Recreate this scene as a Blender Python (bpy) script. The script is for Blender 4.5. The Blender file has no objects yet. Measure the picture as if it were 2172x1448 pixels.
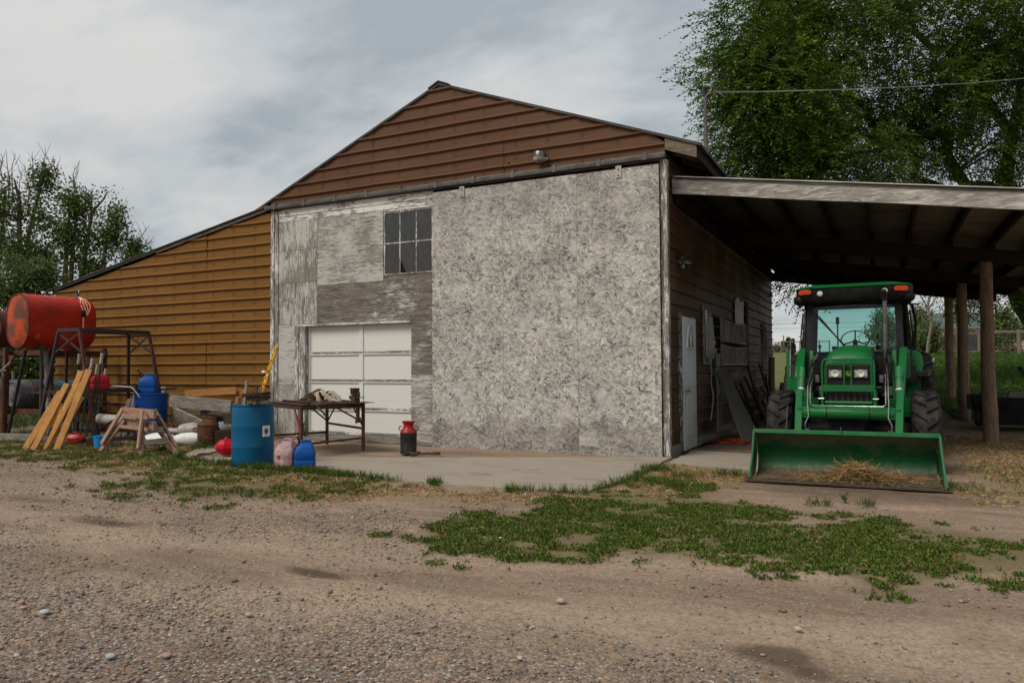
import bpy, math, random
import numpy as np
from mathutils import Vector, Matrix
random.seed(7); RNG = np.random.default_rng(11)
SC = bpy.context.scene
COL = SC.collection
# ------------------------------------------------------------ camera
YAW, PIT, ROL = math.radians(26.52), math.radians(1.923), math.radians(-0.332)
fw = Vector((-math.sin(YAW)*math.cos(PIT), math.cos(YAW)*math.cos(PIT), math.sin(PIT)))
r0 = Vector((math.cos(YAW), math.sin(YAW), 0)); u0 = r0.cross(fw)
cr = math.cos(ROL)*r0 + math.sin(ROL)*u0; cu = -math.sin(ROL)*r0 + math.cos(ROL)*u0
cam_d = bpy.data.cameras.new("camera"); cam = bpy.data.objects.new("camera", cam_d); COL.objects.link(cam)
cam.matrix_world = Matrix(((cr.x, cu.x, -fw.x, 0), (cr.y, cu.y, -fw.y, 0), (cr.z, cu.z, -fw.z, 1.45), (0, 0, 0, 1)))
cam_d.sensor_width = 36; cam_d.lens = 1563/2172*36; cam_d.clip_end = 3000; cam_d.clip_start = .05
SC.camera = cam
# ------------------------------------------------------------ light
SUN_EL, SUN_AZ = math.radians(50), math.radians(205)     # azimuth measured from +Y clockwise
sd = bpy.data.lights.new("sun", 'SUN'); sun = bpy.data.objects.new("sun", sd); COL.objects.link(sun)
sd.energy = 1.9; sd.angle = math.radians(28); sd.color = (1, .93, .84)
sdir = Vector((math.sin(SUN_AZ)*math.cos(SUN_EL), math.cos(SUN_AZ)*math.cos(SUN_EL), math.sin(SUN_EL)))
sun.rotation_euler = sdir.to_track_quat('Z', 'Y').to_euler()
W = bpy.data.worlds.new("World"); SC.world = W; W.use_nodes = True
wt = W.node_tree; wt.nodes.clear()
def wn(t, **k):
    n = wt.nodes.new(t)
    for a, b in k.items(): setattr(n, a, b)
    return n
wo = wn('ShaderNodeOutputWorld'); bg = wn('ShaderNodeBackground'); bg.inputs[1].default_value = 0.083
sky = wn('ShaderNodeTexSky', sky_type='NISHITA', sun_disc=False, sun_elevation=SUN_EL, sun_rotation=SUN_AZ)
tcw = wn('ShaderNodeTexCoord'); sep = wn('ShaderNodeSeparateXYZ'); wt.links.new(tcw.outputs['Generated'], sep.inputs[0])
def wm(op, a, b=None, clamp=False):
    n = wn('ShaderNodeMath', operation=op, use_clamp=clamp)
    for i, v in enumerate((a, b)):
        if v is None: continue
        if isinstance(v, (int, float)): n.inputs[i].default_value = v
        else: wt.links.new(v, n.inputs[i])
    return n.outputs[0]
zc = wm('MAXIMUM', sep.outputs[2], 0.0); den = wm('ADD', zc, .22)
cmb = wn('ShaderNodeCombineXYZ'); wt.links.new(wm('DIVIDE', sep.outputs[0], den), cmb.inputs[0]); wt.links.new(wm('DIVIDE', sep.outputs[1], den), cmb.inputs[1])
cmb.inputs[2].default_value = 3.7
def wnoise(sc, det, ro, off):
    mp = wn('ShaderNodeMapping'); wt.links.new(cmb.outputs[0], mp.inputs[0]); mp.inputs['Location'].default_value = off
    mp.inputs['Rotation'].default_value = (0, 0, math.radians(-26)); mp.inputs['Scale'].default_value = (1, 1.5, 1)
    n = wn('ShaderNodeTexNoise'); wt.links.new(mp.outputs[0], n.inputs['Vector'])
    n.inputs['Scale'].default_value = sc; n.inputs['Detail'].default_value = det; n.inputs['Roughness'].default_value = ro
    n.inputs['Distortion'].default_value = .3
    return n.outputs[0]
n1 = wnoise(.95, 6, .50, (2.9, 1.15, 0)); n2 = wnoise(2.6, 6, .55, (4.3, 2.4, 1))
nn = wm('ADD', wm('MULTIPLY', n1, .68), wm('MULTIPLY', n2, .32))
# the blue grey banks thin out towards the horizon
nn2 = wm('ADD', nn, wm('MULTIPLY', wm('SUBTRACT', .30, zc), .30))
cr_ = wn('ShaderNodeValToRGB'); wt.links.new(nn2, cr_.inputs[0])
e = cr_.color_ramp.elements; e[0].position = .41; e[0].color = (2.95, 3.28, 3.52, 1); e[1].position = .585; e[1].color = (5.35, 5.3, 5.2, 1)
m_ = e.new(.49); m_.color = (4.2, 4.45, 4.6, 1)
# zenith brighter than horizon as under real cloud
gain = wm('ADD', .93, wm('MULTIPLY', wm('POWER', zc, 1.5), .35))
vm = wn('ShaderNodeVectorMath', operation='SCALE'); wt.links.new(cr_.outputs[0], vm.inputs[0]); wt.links.new(gain, vm.inputs['Scale'])
mixw = wn('ShaderNodeMix', data_type='RGBA'); mixw.inputs[0].default_value = .96
wt.links.new(sky.outputs[0], mixw.inputs[6]); wt.links.new(vm.outputs[0], mixw.inputs[7])
wt.links.new(mixw.outputs[2], bg.inputs[0]); wt.links.new(bg.outputs[0], wo.inputs[0])
SC.view_settings.view_transform = 'Standard'; SC.view_settings.look = 'None'; SC.view_settings.exposure = 0.64; SC.view_settings.gamma = 1
SC.render.resolution_x = 1024; SC.render.resolution_y = 682
# ------------------------------------------------------------ mesh helpers
def rotz(a): return Matrix.Rotation(a, 3, 'Z')
class MB:
    def __init__(s): s.v = []; s.f = []; s.m = []
    def add(s, vs, fs, m=0):
        b = len(s.v); s.v += [tuple(p) for p in vs]; s.f += [tuple(i+b for i in f) for f in fs]; s.m += [m]*len(fs); return s
    def box(s, c, size, R=None, m=0):
        c = Vector(c); h = [x/2 for x in size]
        vs = [Vector((sx*h[0], sy*h[1], sz*h[2])) for sz in (-1, 1) for sy in (-1, 1) for sx in (-1, 1)]
        if R is not None: vs = [R @ p for p in vs]
        return s.add([c+p for p in vs], [(0, 2, 3, 1), (4, 5, 7, 6), (0, 1, 5, 4), (2, 6, 7, 3), (0, 4, 6, 2), (1, 3, 7, 5)], m)
    def b2(s, lo, hi, m=0):
        return s.box([(a+b)/2 for a, b in zip(lo, hi)], [b-a for a, b in zip(lo, hi)], None, m)
    def beam(s, p0, p1, w, t, side=(0, 0, 1), m=0):
        p0, p1 = Vector(p0), Vector(p1); d = p1-p0; L = d.length; y = d/L
        z = Vector(side); z = z-y*z.dot(y)
        if z.length < 1e-4: z = Vector((1, 0, 0)); z = z-y*z.dot(y)
        z.normalize(); x = y.cross(z)
        return s.box((p0+p1)/2, (w, L, t), Matrix((x, y, z)).transposed(), m)
    def tube(s, pts, r, n=8, m=0, cap=True):
        pts = [Vector(p) for p in pts]; K = len(pts); rr = r if isinstance(r, (list, tuple)) else [r]*K
        vs = []; ref = None
        for i, p in enumerate(pts):
            t = (pts[min(i+1, K-1)]-pts[max(i-1, 0)]).normalized()
            if ref is None:
                ref = Vector((0, 0, 1)) if abs(t.z) < .9 else Vector((1, 0, 0))
            a = ref-t*ref.dot(t)
            if a.length < 1e-5: a = t.orthogonal()
            a.normalize(); b = t.cross(a); ref = a
            for k in range(n):
                an = 2*math.pi*k/n; vs.append(p+(a*math.cos(an)+b*math.sin(an))*rr[i])
        fs = [(i*n+k, i*n+(k+1) % n, (i+1)*n+(k+1) % n, (i+1)*n+k) for i in range(K-1) for k in range(n)]
        if cap: fs += [tuple(range(n-1, -1, -1)), tuple(range((K-1)*n, K*n))]
        return s.add(vs, fs, m)
    def lathe(s, prof, c=(0, 0, 0), axis='Z', n=32, m=0, R=None):
        ringed = len(prof) > 3 and prof[0] == prof[-1]
        # prof: (radius, height along axis)
        vs = []; c = Vector(c)
        for r, h in prof:
            for k in range(n):
                a = 2*math.pi*k/n; x, y = r*math.cos(a), r*math.sin(a)
                p = {'Z': (x, y, h), 'X': (h, x, y), 'Y': (y, h, x)}[axis]
                p = Vector(p)
                if R is not None: p = R @ p
                vs.append(c+p)
        K = len(prof)
        fs = [(i*n+k, i*n+(k+1) % n, (i+1)*n+(k+1) % n, (i+1)*n+k) for i in range(K-1) for k in range(n)]
        if prof[0][0] > 1e-6 and not ringed: fs.append(tuple(range(n-1, -1, -1)))
        if prof[-1][0] > 1e-6 and not ringed: fs.append(tuple(range((K-1)*n, K*n)))
        return s.add(vs, fs, m)
    def loft(s, rings, m=0, cap=True, close=True):
        n = len(rings[0]); K = len(rings); vs = [p for r in rings for p in r]
        fs = [(i*n+k, i*n+(k+1) % n, (i+1)*n+(k+1) % n, (i+1)*n+k) for i in range(K-1) for k in range(n if close else n-1)]
        if cap: fs += [tuple(range(n-1, -1, -1)), tuple(range((K-1)*n, K*n))]
        return s.add(vs, fs, m)
    def prism(s, poly, ax, a, b, m=0):
        # poly of 2-D points extruded along axis ax from a to b
        def P(u, v, w): return {'X': (w, u, v), 'Y': (u, w, v), 'Z': (u, v, w)}[ax]
        return s.loft([[P(u, v, a) for u, v in poly], [P(u, v, b) for u, v in poly]], m)
    def ball(s, c, r, n=12, m=0, R=None):
        if not isinstance(r, (tuple, list)): r = (r, r, r)
        K = max(4, n//2); c = Vector(c); rings = []
        for i in range(K+1):
            th = math.pi*i/K; ring = []
            for k in range(n):
                a = 2*math.pi*k/n
                p = Vector((r[0]*math.sin(th)*math.cos(a), r[1]*math.sin(th)*math.sin(a), -r[2]*math.cos(th)))
                if R is not None: p = R @ p
                ring.append(c+p)
            rings.append(ring)
        return s.loft(rings, m, cap=False)
    def build(s, name, mats, parent=None, smooth=False, bevel=0, local=False, recalc=True):
        if not isinstance(mats, (list, tuple)): mats = [mats]
        off = Vector((0, 0, 0))
        if parent is not None and not local:
            q = parent
            while q is not None: off += q.location; q = q.parent
        me = bpy.data.meshes.new(name)
        me.from_pydata([(x-off.x, y-off.y, z-off.z) for x, y, z in s.v], [], s.f)
        for mt in mats: me.materials.append(mt)
        if len(mats) > 1: me.polygons.foreach_set('material_index', s.m)
        if recalc:
            import bmesh
            b = bmesh.new(); b.from_mesh(me); bmesh.ops.recalc_face_normals(b, faces=b.faces); b.to_mesh(me); b.free()
        if smooth or bevel:
            me.shade_smooth(); me.set_sharp_from_angle(angle=math.radians(38))
        me.update()
        o = bpy.data.objects.new(name, me); COL.objects.link(o)
        if parent is not None: o.parent = parent
        if bevel:
            bv = o.modifiers.new('bevel', 'BEVEL'); bv.width = bevel; bv.segments = 2; bv.limit_method = 'ANGLE'; bv.angle_limit = math.radians(40)
            bv.harden_normals = True
        return o
def raw(name, V, F, mats, parent=None, cols=None, midx=None, smooth=False):
    """numpy mesh: V (n,3), F (m,k) all faces with the same corner count"""
    me = bpy.data.meshes.new(name); n, m, k = len(V), len(F), F.shape[1]
    me.vertices.add(n); me.vertices.foreach_set('co', np.asarray(V, dtype=np.float32).ravel())
    me.loops.add(m*k); me.loops.foreach_set('vertex_index', np.asarray(F, dtype=np.int32).ravel())
    me.polygons.add(m); me.polygons.foreach_set('loop_start', np.arange(0, m*k, k, dtype=np.int32))
    me.polygons.foreach_set('loop_total', np.full(m, k, dtype=np.int32))
    me.update(calc_edges=True)
    for mt in (mats if isinstance(mats, (list, tuple)) else [mats]): me.materials.append(mt)
    if midx is not None: me.polygons.foreach_set('material_index', np.asarray(midx, dtype=np.int32))
    if cols is not None:
        a = me.color_attributes.new('col', 'FLOAT_COLOR', 'POINT')
        c4 = np.ones((n, 4), dtype=np.float32); c4[:, :cols.shape[1]] = cols; a.data.foreach_set('color', c4.ravel())
    if smooth: me.polygons.foreach_set('use_smooth', np.ones(m, dtype=bool))
    me.validate()
    o = bpy.data.objects.new(name, me); COL.objects.link(o)
    if parent is not None: o.parent = parent
    return o
def tag(o, label=None, cat=None, group=None, kind=None):
    if label: o['label'] = label
    if cat: o['category'] = cat
    if group: o['group'] = group
    if kind: o['kind'] = kind
    return o
def thing(name, loc, label, cat, group=None, rz=0):
    o = bpy.data.objects.new(name, None); COL.objects.link(o); o.location = loc; o.rotation_euler = (0, 0, rz)
    o.empty_display_size = .2
    return tag(o, label, cat, group)
# ------------------------------------------------------------ material helpers
class NM:
    def __init__(s, name, rough=.6, metal=0.0, spec=None):
        s.mat = bpy.data.materials.new(name); s.mat.use_nodes = True; s.t = s.mat.node_tree
        s.b = s.t.nodes['Principled BSDF']; s.b.inputs['Roughness'].default_value = rough; s.b.inputs['Metallic'].default_value = metal
        if spec is not None: s.b.inputs['Specular IOR Level'].default_value = spec
    def nd(s, t, **k):
        n = s.t.nodes.new(t)
        for a, b in k.items(): setattr(n, a, b)
        return n
    def L(s, a, b):
        if isinstance(a, (int, float)): b.default_value = a
        elif isinstance(a, (tuple, list)): b.default_value = tuple(a)+((1,) if len(a) == 3 and b.type == 'RGBA' else ())
        else: s.t.links.new(a, b)
    def oc(s): return s.nd('ShaderNodeTexCoord').outputs['Object']
    def pos(s): return s.nd('ShaderNodeNewGeometry').outputs['Position']
    def mapv(s, v, scale=(1, 1, 1), rot=(0, 0, 0), loc=(0, 0, 0)):
        n = s.nd('ShaderNodeMapping'); s.L(v, n.inputs[0]); n.inputs['Scale'].default_value = scale; n.inputs['Rotation'].default_value = rot; n.inputs['Location'].default_value = loc
        return n.outputs[0]
    def noise(s, v, sc, det=4, ro=.55, dist=0, out=0):
        n = s.nd('ShaderNodeTexNoise'); s.L(v, n.inputs['Vector']); n.inputs['Scale'].default_value = sc; n.inputs['Detail'].default_value = det
        n.inputs['Roughness'].default_value = ro; n.inputs['Distortion'].default_value = dist
        return n.outputs[out]
    def voro(s, v, sc, feat='F1', out='Color', rnd=1.0, dim='3D'):
        n = s.nd('ShaderNodeTexVoronoi', feature=feat, voronoi_dimensions=dim); s.L(v, n.inputs['Vector']); n.inputs['Scale'].default_value = sc
        n.inputs['Randomness'].default_value = rnd
        return n.outputs[out]
    def math(s, op, a, b=0.0, clamp=False):
        n = s.nd('ShaderNodeMath', operation=op, use_clamp=clamp); s.L(a, n.inputs[0]); s.L(b, n.inputs[1]); return n.outputs[0]
    def ramp(s, f, stops, interp='LINEAR'):
        n = s.nd('ShaderNodeValToRGB'); s.L(f, n.inputs[0]); cr = n.color_ramp; cr.interpolation = interp
        def c4(c): return (c, c, c, 1) if isinstance(c, (int, float)) else tuple(c)+(1,)
        cr.elements[0].position = stops[0][0]; cr.elements[0].color = c4(stops[0][1])
        cr.elements[1].position = stops[-1][0]; cr.elements[1].color = c4(stops[-1][1])
        for p, c in stops[1:-1]: cr.elements.new(p).color = c4(c)
        return n.outputs[0]
    def mix(s, f, a, b, mode='MIX'):
        n = s.nd('ShaderNodeMix', data_type='RGBA', blend_type=mode); s.L(f, n.inputs[0]); s.L(a, n.inputs[6]); s.L(b, n.inputs[7]); return n.outputs[2]
    def sep(s, v):
        n = s.nd('ShaderNodeSeparateXYZ'); s.L(v, n.inputs[0]); return n.outputs
    def comb(s, x=0., y=0., z=0.):
        n = s.nd('ShaderNodeCombineXYZ'); s.L(x, n.inputs[0]); s.L(y, n.inputs[1]); s.L(z, n.inputs[2]); return n.outputs[0]
    def vadd(s, a, b):
        n = s.nd('ShaderNodeVectorMath', operation='ADD'); s.L(a, n.inputs[0]); s.L(b, n.inputs[1]); return n.outputs[0]
    def attr(s, name='col'): return s.nd('ShaderNodeAttribute', attribute_name=name).outputs['Color']
    def rand(s): return s.nd('ShaderNodeObjectInfo').outputs['Random']
    def bump(s, h, st=.3, d=.01):
        n = s.nd('ShaderNodeBump'); n.inputs['Strength'].default_value = st; n.inputs['Distance'].default_value = d; s.L(h, n.inputs['Height']); s.t.links.new(n.outputs[0], s.b.inputs['Normal'])
    def col(s, c): s.L(c, s.b.inputs['Base Color']); return s.mat
    def rough(s, r): s.L(r, s.b.inputs['Roughness'])
def paint(name, c, c2=None, rough=.5, metal=0., sc=6, lo=.45, hi=.65, bsc=60, bst=.15, bd=.004, stretch=(1, 1, 1), c3=None, spec=None):
    """worn surface: colour c with patches of c2 and small flecks of c3"""
    n = NM(name, rough, metal, .22 if spec is None else spec); v = n.mapv(n.oc(), stretch)
    out = n.mix(n.noise(v, sc*.35, 3), tuple(x*.86 for x in c), tuple(min(1, x*1.12) for x in c))
    if c2: out = n.mix(n.ramp(n.noise(v, sc, 6, .65, .4), [(lo, 0.), (hi, 1.)]), out, c2)
    if c3: out = n.mix(n.ramp(n.noise(v, sc*6, 4, .7), [(.60, 0.), (.66, 1.)]), out, c3)
    n.bump(n.noise(v, bsc, 4), bst, bd)
    rr = n.ramp(n.noise(v, sc*1.7, 3), [(.3, max(.05, rough-.12)), (.7, min(1, rough+.15))]); n.rough(rr)
    return n.col(out)
# ------------------------------------------------------------ materials
def wood(name, c, dark, light=None, axis='x', sc=1.0, thr=(.48, .60), rough=.85):
    """weathered grain running along the given axis, optional peeling paint"""
    n = NM(name, rough, spec=.12); o = n.oc(); rd = n.rand()
    off = n.comb(n.math('MULTIPLY', rd, 17.), n.math('MULTIPLY', rd, 29.), n.math('MULTIPLY', rd, 11.))
    v0 = n.vadd(o, off); st = {'x': (1.1, 7, 7), 'y': (7, 1.1, 7), 'z': (7, 7, 1.1)}[axis]
    v = n.mapv(v0, tuple(a*sc for a in st))
    g = n.noise(v, 2.2, 8, .68, .9); g2 = n.noise(v, 9, 5, .7, .3)
    wcol = n.mix(n.ramp(g, [(.32, 0.), (.66, 1.)]), dark, c)
    wcol = n.mix(n.ramp(g2, [(.35, .6), (.6, 0.)]), wcol, dark)
    out = wcol; h = n.math('ADD', g, g2)
    if light:
        big = n.noise(v0, 1.3, 3, .5); p = n.noise(v, 3.4, 7, .72, 1.5)
        p = n.math('ADD', p, n.math('MULTIPLY', n.math('SUBTRACT', big, .5), .55))
        pm = n.ramp(p, [(thr[0], 0.), (thr[1], 1.)]); out = n.mix(pm, wcol, light)
        h = n.math('ADD', h, n.math('MULTIPLY', pm, 1.4))
    n.bump(h, .55, .006)
    return n.col(out)
ML = {}
def osb():
    n = NM('weathered_osb', .85, spec=.12); o = n.oc(); s = n.sep(o)
    rd = n.math('MULTIPLY', n.rand(), 37.)
    p = n.comb(n.math('ADD', s[0], rd), s[2], 0.)
    wob = n.noise(p, 5.5, 3, .6, 0, 1); wv = n.nd('ShaderNodeVectorMath', operation='SCALE'); n.L(wob, wv.inputs[0]); wv.inputs['Scale'].default_value = .030
    p = n.vadd(p, wv.outputs[0])
    def layer(rot, sx, sy, off):
        q = n.mapv(n.mapv(p, (1, 1, 1), (0, 0, math.radians(rot)), (off, off*.7, 0)), (sx, sy, 1))
        c = n.voro(q, 1, dim='2D'); return n.sep(c)
    a = layer(68, 8.5, 32, 0); b = layer(105, 9.5, 32, 3.1); c = layer(-38, 8.5, 34, 7.3); d = layer(35, 10, 36, 9.9); f_ = layer(0, 13, 46, 4.4)
    pick = n.ramp(a[1], [(.49, 0.), (.51, 1.)]); pick2 = n.ramp(b[1], [(.54, 0.), (.56, 1.)]); pick3 = n.ramp(c[1], [(.6, 0.), (.62, 1.)])
    v = n.mix(pick, a[0], b[0]); v = n.mix(pick2, v, c[0]); v = n.mix(pick3, v, d[0]); v = n.mix(n.ramp(d[1], [(.62, 0.), (.64, 1.)]), v, f_[0])
    fine = n.noise(p, 60, 4, .7); mid = n.noise(p, 11, 5, .65)
    base = n.ramp(v, [(0., (.075, .07, .06)), (.09, (.16, .15, .13)), (.28, (.28, .267, .24)), (.6, (.385, .37, .335)), (.85, (.47, .455, .42)), (1., (.60, .585, .55))])
    base = n.mix(n.ramp(fine, [(.36, .55), (.56, 0.)]), base, (.15, .14, .12))
    base = n.mix(n.ramp(mid, [(.48, 0.), (.70, .6)]), base, (.56, .55, .515))
    # weather: darker towards top and a splash band near the bottom, mottled
    big = n.noise(p, .9, 5, .6)
    top = n.ramp(n.math('ADD', n.math('MULTIPLY', s[2], .2), n.math('MULTIPLY', big, .25)), [(.80, 0.), (.98, .55)])
    base = n.mix(top, base, n.mix(v, (.17, .165, .155), (.36, .35, .33)))
    bot = n.ramp(n.math('ADD', s[2], n.math('MULTIPLY', n.noise(p, 3, 4), -.9)), [(-.30, .75), (.10, 0.)])
    base = n.mix(bot, base, n.mix(v, (.12, .105, .09), (.30, .275, .25)))
    mot = n.ramp(n.noise(p, 1.15, 5, .6), [(.34, .78), (.5, 1.0), (.66, 1.18)]); base = n.mix(1.0, base, mot, 'MULTIPLY')
    base = n.mix(n.ramp(n.noise(n.vadd(p, (5., 3., 0.)), 2.4, 5, .65, .5), [(.56, 0.), (.70, .55)]), base, (.55, .54, .505))
    warm = n.ramp(n.noise(p, 2.3, 4), [(.5, 0.), (.7, .28)]); base = n.mix(warm, base, (.44, .38, .30))
    n.bump(n.math('ADD', v, n.math('MULTIPLY', fine, .6)), .3, .003)
    return n.col(base)
def siding(name, c, dirt, horiz='x', amt=.5):
    n = NM(name, .55, spec=.16); o = n.oc(); s = n.sep(o)
    u = s[0] if horiz == 'x' else s[1]
    v = n.comb(n.math('MULTIPLY', u, .5), n.math('MULTIPLY', s[2], 14.), 0.)
    st = n.noise(v, 1.4, 6, .6, .2)
    big = n.noise(o, .9, 4, .55)
    out = n.mix(n.ramp(st, [(.3, 0.), (.7, 1.)]), tuple(x*.82 for x in c), tuple(x*1.15 for x in c))
    vs = n.noise(n.comb(n.math('MULTIPLY', u, 6.), n.math('MULTIPLY', s[2], .8), 0.), 1.5, 5, .65)
    wearf = n.ramp(n.math('ADD', n.math('MULTIPLY', s[1], .1), .5), [(.05, .45), (.35, 1.)]) if horiz == 'y' else 1.0
    out = n.mix(n.math('MULTIPLY', wearf, n.ramp(n.math('ADD', n.math('MULTIPLY', big, .6), n.math('MULTIPLY', vs, .4)), [(.46 if horiz == 'y' else .5, 0.), (.62 if horiz == 'y' else .66, amt)])), out, dirt)
    lines = n.math('SINE', n.math('MULTIPLY', s[2], 2*math.pi/.0229))
    n.bump(n.math('ADD', n.math('MULTIPLY', st, .5), n.math('MULTIPLY', lines, .12)), .22, .004)
    # dents: very large soft bump is in the mesh; screws as tiny dark dots
    g = n.comb(n.math('MULTIPLY', u, 1/.62), n.math('MULTIPLY', s[2], 1/.2286), 0.)
    f = n.nd('ShaderNodeVectorMath', operation='FRACTION'); n.L(g, f.inputs[0]); fs = n.sep(f.outputs[0])
    dx = n.math('MULTIPLY', n.math('SUBTRACT', fs[0], .5), .62); dz = n.math('MULTIPLY', n.math('SUBTRACT', fs[1], .32), .2286)
    dd = n.math('ADD', n.math('MULTIPLY', dx, dx), n.math('MULTIPLY', dz, dz))
    out = n.mix(n.ramp(dd, [(.000012, .4), (.000022, 0.)]), out, (.02, .015, .01))
    return n.col(out)
ML['osb'] = osb()
ML['gable'] = siding('brown_gable_siding', (.108, .050, .024), (.066, .034, .019), 'x', .35)
ML['orange'] = siding('ochre_siding', (.172, .080, .0165), (.10, .049, .016), 'x', .3)
ML['side'] = siding('brown_side_siding', (.090, .042, .024), (.21, .172, .132), 'y', .9)
ML['ply'] = wood('weathered_plywood', (.31, .285, .25), (.125, .11, .092), (.43, .415, .38), 'x', 1.0, (.42, .54))
ML['plydark'] = wood('dark_weathered_plywood', (.25, .222, .19), (.07, .06, .05), (.43, .415, .375), 'x', 1.0, (.55, .66))
ML['plyv'] = wood('vertical_weathered_plywood', (.30, .275, .24), (.12, .105, .088), (.43, .415, .38), 'z', .8, (.48, .56))
ML['plyspeck'] = wood('speckled_plywood', (.36, .335, .29), (.15, .13, .105), (.52, .50, .455), 'z', 2.2, (.44, .56))
ML['trimw'] = wood('peeling_white_trim', (.30, .27, .235), (.12, .10, .085), (.66, .655, .62), 'x', 1.0, (.40, .50))
ML['trimz'] = wood('peeling_post_trim', (.30, .27, .24), (.10, .09, .078), (.60, .59, .56), 'z', 1.0, (.50, .58))
ML['grayboard'] = wood('grey_weathered_board', (.38, .36, .33), (.15, .135, .12), None, 'x', 1.0)
ML['fascia'] = wood('grey_fascia_paint', (.33, .305, .265), (.15, .135, .115), (.47, .445, .395), 'x', .7, (.42, .58))
ML['whitewood'] = wood('white_door_paint', (.42, .40, .365), (.28, .26, .23), (.60, .59, .555), 'x', .5, (.12, .22))
ML['railwood'] = wood('worn_door_rail', (.26, .24, .215), (.11, .10, .09), (.66, .65, .62), 'x', 1.6, (.50, .56))
ML['post'] = wood('round_post_wood', (.36, .25, .175), (.12, .078, .052), None, 'z', 1.2)
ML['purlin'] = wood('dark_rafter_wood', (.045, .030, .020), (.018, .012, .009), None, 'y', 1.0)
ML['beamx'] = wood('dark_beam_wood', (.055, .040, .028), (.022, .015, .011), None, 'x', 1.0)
ML['oldwood'] = wood('old_brown_wood', (.26, .20, .15), (.09, .065, .045), None, 'x', 1.5)
ML['saw'] = wood('sawhorse_wood', (.42, .27, .19), (.24, .14, .095), None, 'z', 1.2)
ML['sawx'] = wood('sawhorse_rail_wood', (.40, .25, .175), (.22, .13, .09), None, 'x', 1.2)
ML['fresh'] = wood('fresh_lumber', (.52, .27, .085), (.33, .15, .045), None, 'z', .9, rough=.7)
ML['freshx'] = wood('fresh_plank', (.42, .20, .065), (.22, .095, .032), None, 'x', .9, rough=.7)
ML['greylog'] = wood('grey_timber', (.32, .29, .25), (.10, .085, .07), None, 'x', 1.0)
ML['slat'] = wood('dirty_white_slat', (.33, .31, .28), (.16, .15, .13), (.48, .47, .44), 'z', 1.0, (.45, .6))
ML['galv'] = paint('galvanised_track', (.12, .125, .12), (.08, .07, .06), .45, .6, 5)
ML['steel'] = paint('dull_steel', (.16, .155, .15), (.10, .09, .08), .35, .8, 8)
ML['chrome'] = paint('bright_steel', (.50, .50, .49), (.3, .29, .28), .3, .9, 8)
ML['tin'] = paint('roof_tin', (.20, .19, .165), (.13, .11, .085), .5, .35, 2)
ML['tinbright'] = paint('roof_tin_edge', (.55, .54, .50), (.35, .33, .29), .5, .2, 2)
ML['roofdark'] = paint('dark_roofing', (.05, .048, .045), (.09, .08, .07), .8, 0, 3)
ML['white'] = paint('white_enamel', (.70, .70, .68), (.5, .48, .44), .45, 0, 4, .55, .8)
ML['doorwhite'] = paint('white_metal_door', (.66, .67, .68), (.42, .40, .38), .45, 0, 3, .55, .8)
ML['rust'] = paint('rusty_steel', (.13, .05, .028), (.055, .03, .022), .8, .2, 9, .4, .6, c3=(.25, .10, .045))
ML['rustdark'] = paint('dark_rusty_iron', (.06, .040, .030), (.11, .055, .035), .7, .4, 10)
ML['iron'] = paint('dark_iron', (.045, .042, .040), (.10, .06, .042), .55, .6, 12, .5, .62)
ML['standm'] = paint('grey_stand_steel', (.036, .041, .050), (.055, .034, .028), .5, .5, 5, .48, .56)
ML['standr'] = paint('red_rusted_stand_leg', (.11, .040, .028), (.04, .042, .045), .6, .3, 6, .5, .58)
ML['redtank'] = paint('red_tank_paint', (.42, .020, .008), (.26, .018, .009), .45, 0, 2.2, .42, .62, c3=(.12, .03, .02))
ML['tankend'] = paint('rust_streaked_tank_end', (.42, .050, .014), (.11, .04, .018), .5, 0, 2.6, .46, .58)
ML['maroon'] = paint('dark_maroon_tank', (.10, .022, .018), (.05, .02, .018), .5, .1, 3)
ML['bluedrum'] = paint('teal_blue_plastic', (.002, .080, .175), (.004, .055, .12), .42, 0, 3, .5, .8, bst=.05)
ML['bluesteel'] = paint('blue_drum_steel', (.006, .055, .26), (.012, .04, .15), .4, .1, 4, .5, .75)
ML['bluecan'] = paint('blue_plastic', (.003, .065, .27), (.006, .045, .18), .4, 0, 4, .5, .75, bst=.05)
ML['bluepail'] = paint('pale_blue_plastic', (.02, .19, .52), (.02, .13, .36), .4, 0, 4, .5, .75, bst=.05)
ML['redcan'] = paint('red_plastic', (.42, .004, .018), (.28, .004, .014), .38, 0, 3, .5, .8, bst=.05)
ML['fadedcan'] = paint('sun_bleached_red_plastic', (.42, .31, .32), (.22, .085, .10), .6, 0, 5, .40, .62, c3=(.14, .07, .07), bst=.1)
ML['redpaint'] = paint('red_enamel', (.30, .012, .014), (.16, .03, .02), .4, 0, 6, .5, .62)
ML['blackpaint'] = paint('worn_black_paint', (.022, .022, .022), (.07, .05, .04), .5, .2, 7, .5, .7)
ML['green'] = paint('green_tractor_paint', (.007, .112, .028), (.035, .085, .035), .38, 0, 4, .52, .74, bst=.04)
def bucketm():
    n = NM('worn_green_bucket_paint', .5, spec=.25); o = n.oc(); s = n.sep(o)
    v = n.mapv(o, (1, 1, 1)); g = n.mix(n.noise(v, 2.5, 3), (.005, .062, .018), (.007, .095, .026))
    edge = n.math('ADD', n.math('MULTIPLY', n.math('ABSOLUTE', n.math('SUBTRACT', s[2], .28)), 1.3), n.math('MULTIPLY', n.noise(v, 5, 6, .65), .85))
    out = n.mix(n.ramp(edge, [(.52, 0.), (.76, .8)]), g, (.12, .11, .078))
    out = n.mix(n.ramp(n.noise(n.mapv(o, (3, 3, 1)), 7, 5, .7), [(.56, 0.), (.68, .6)]), out, (.07, .10, .06))
    n.bump(n.noise(v, 30, 4), .15, .004); return n.col(out)
ML['bucket'] = bucketm()
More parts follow.
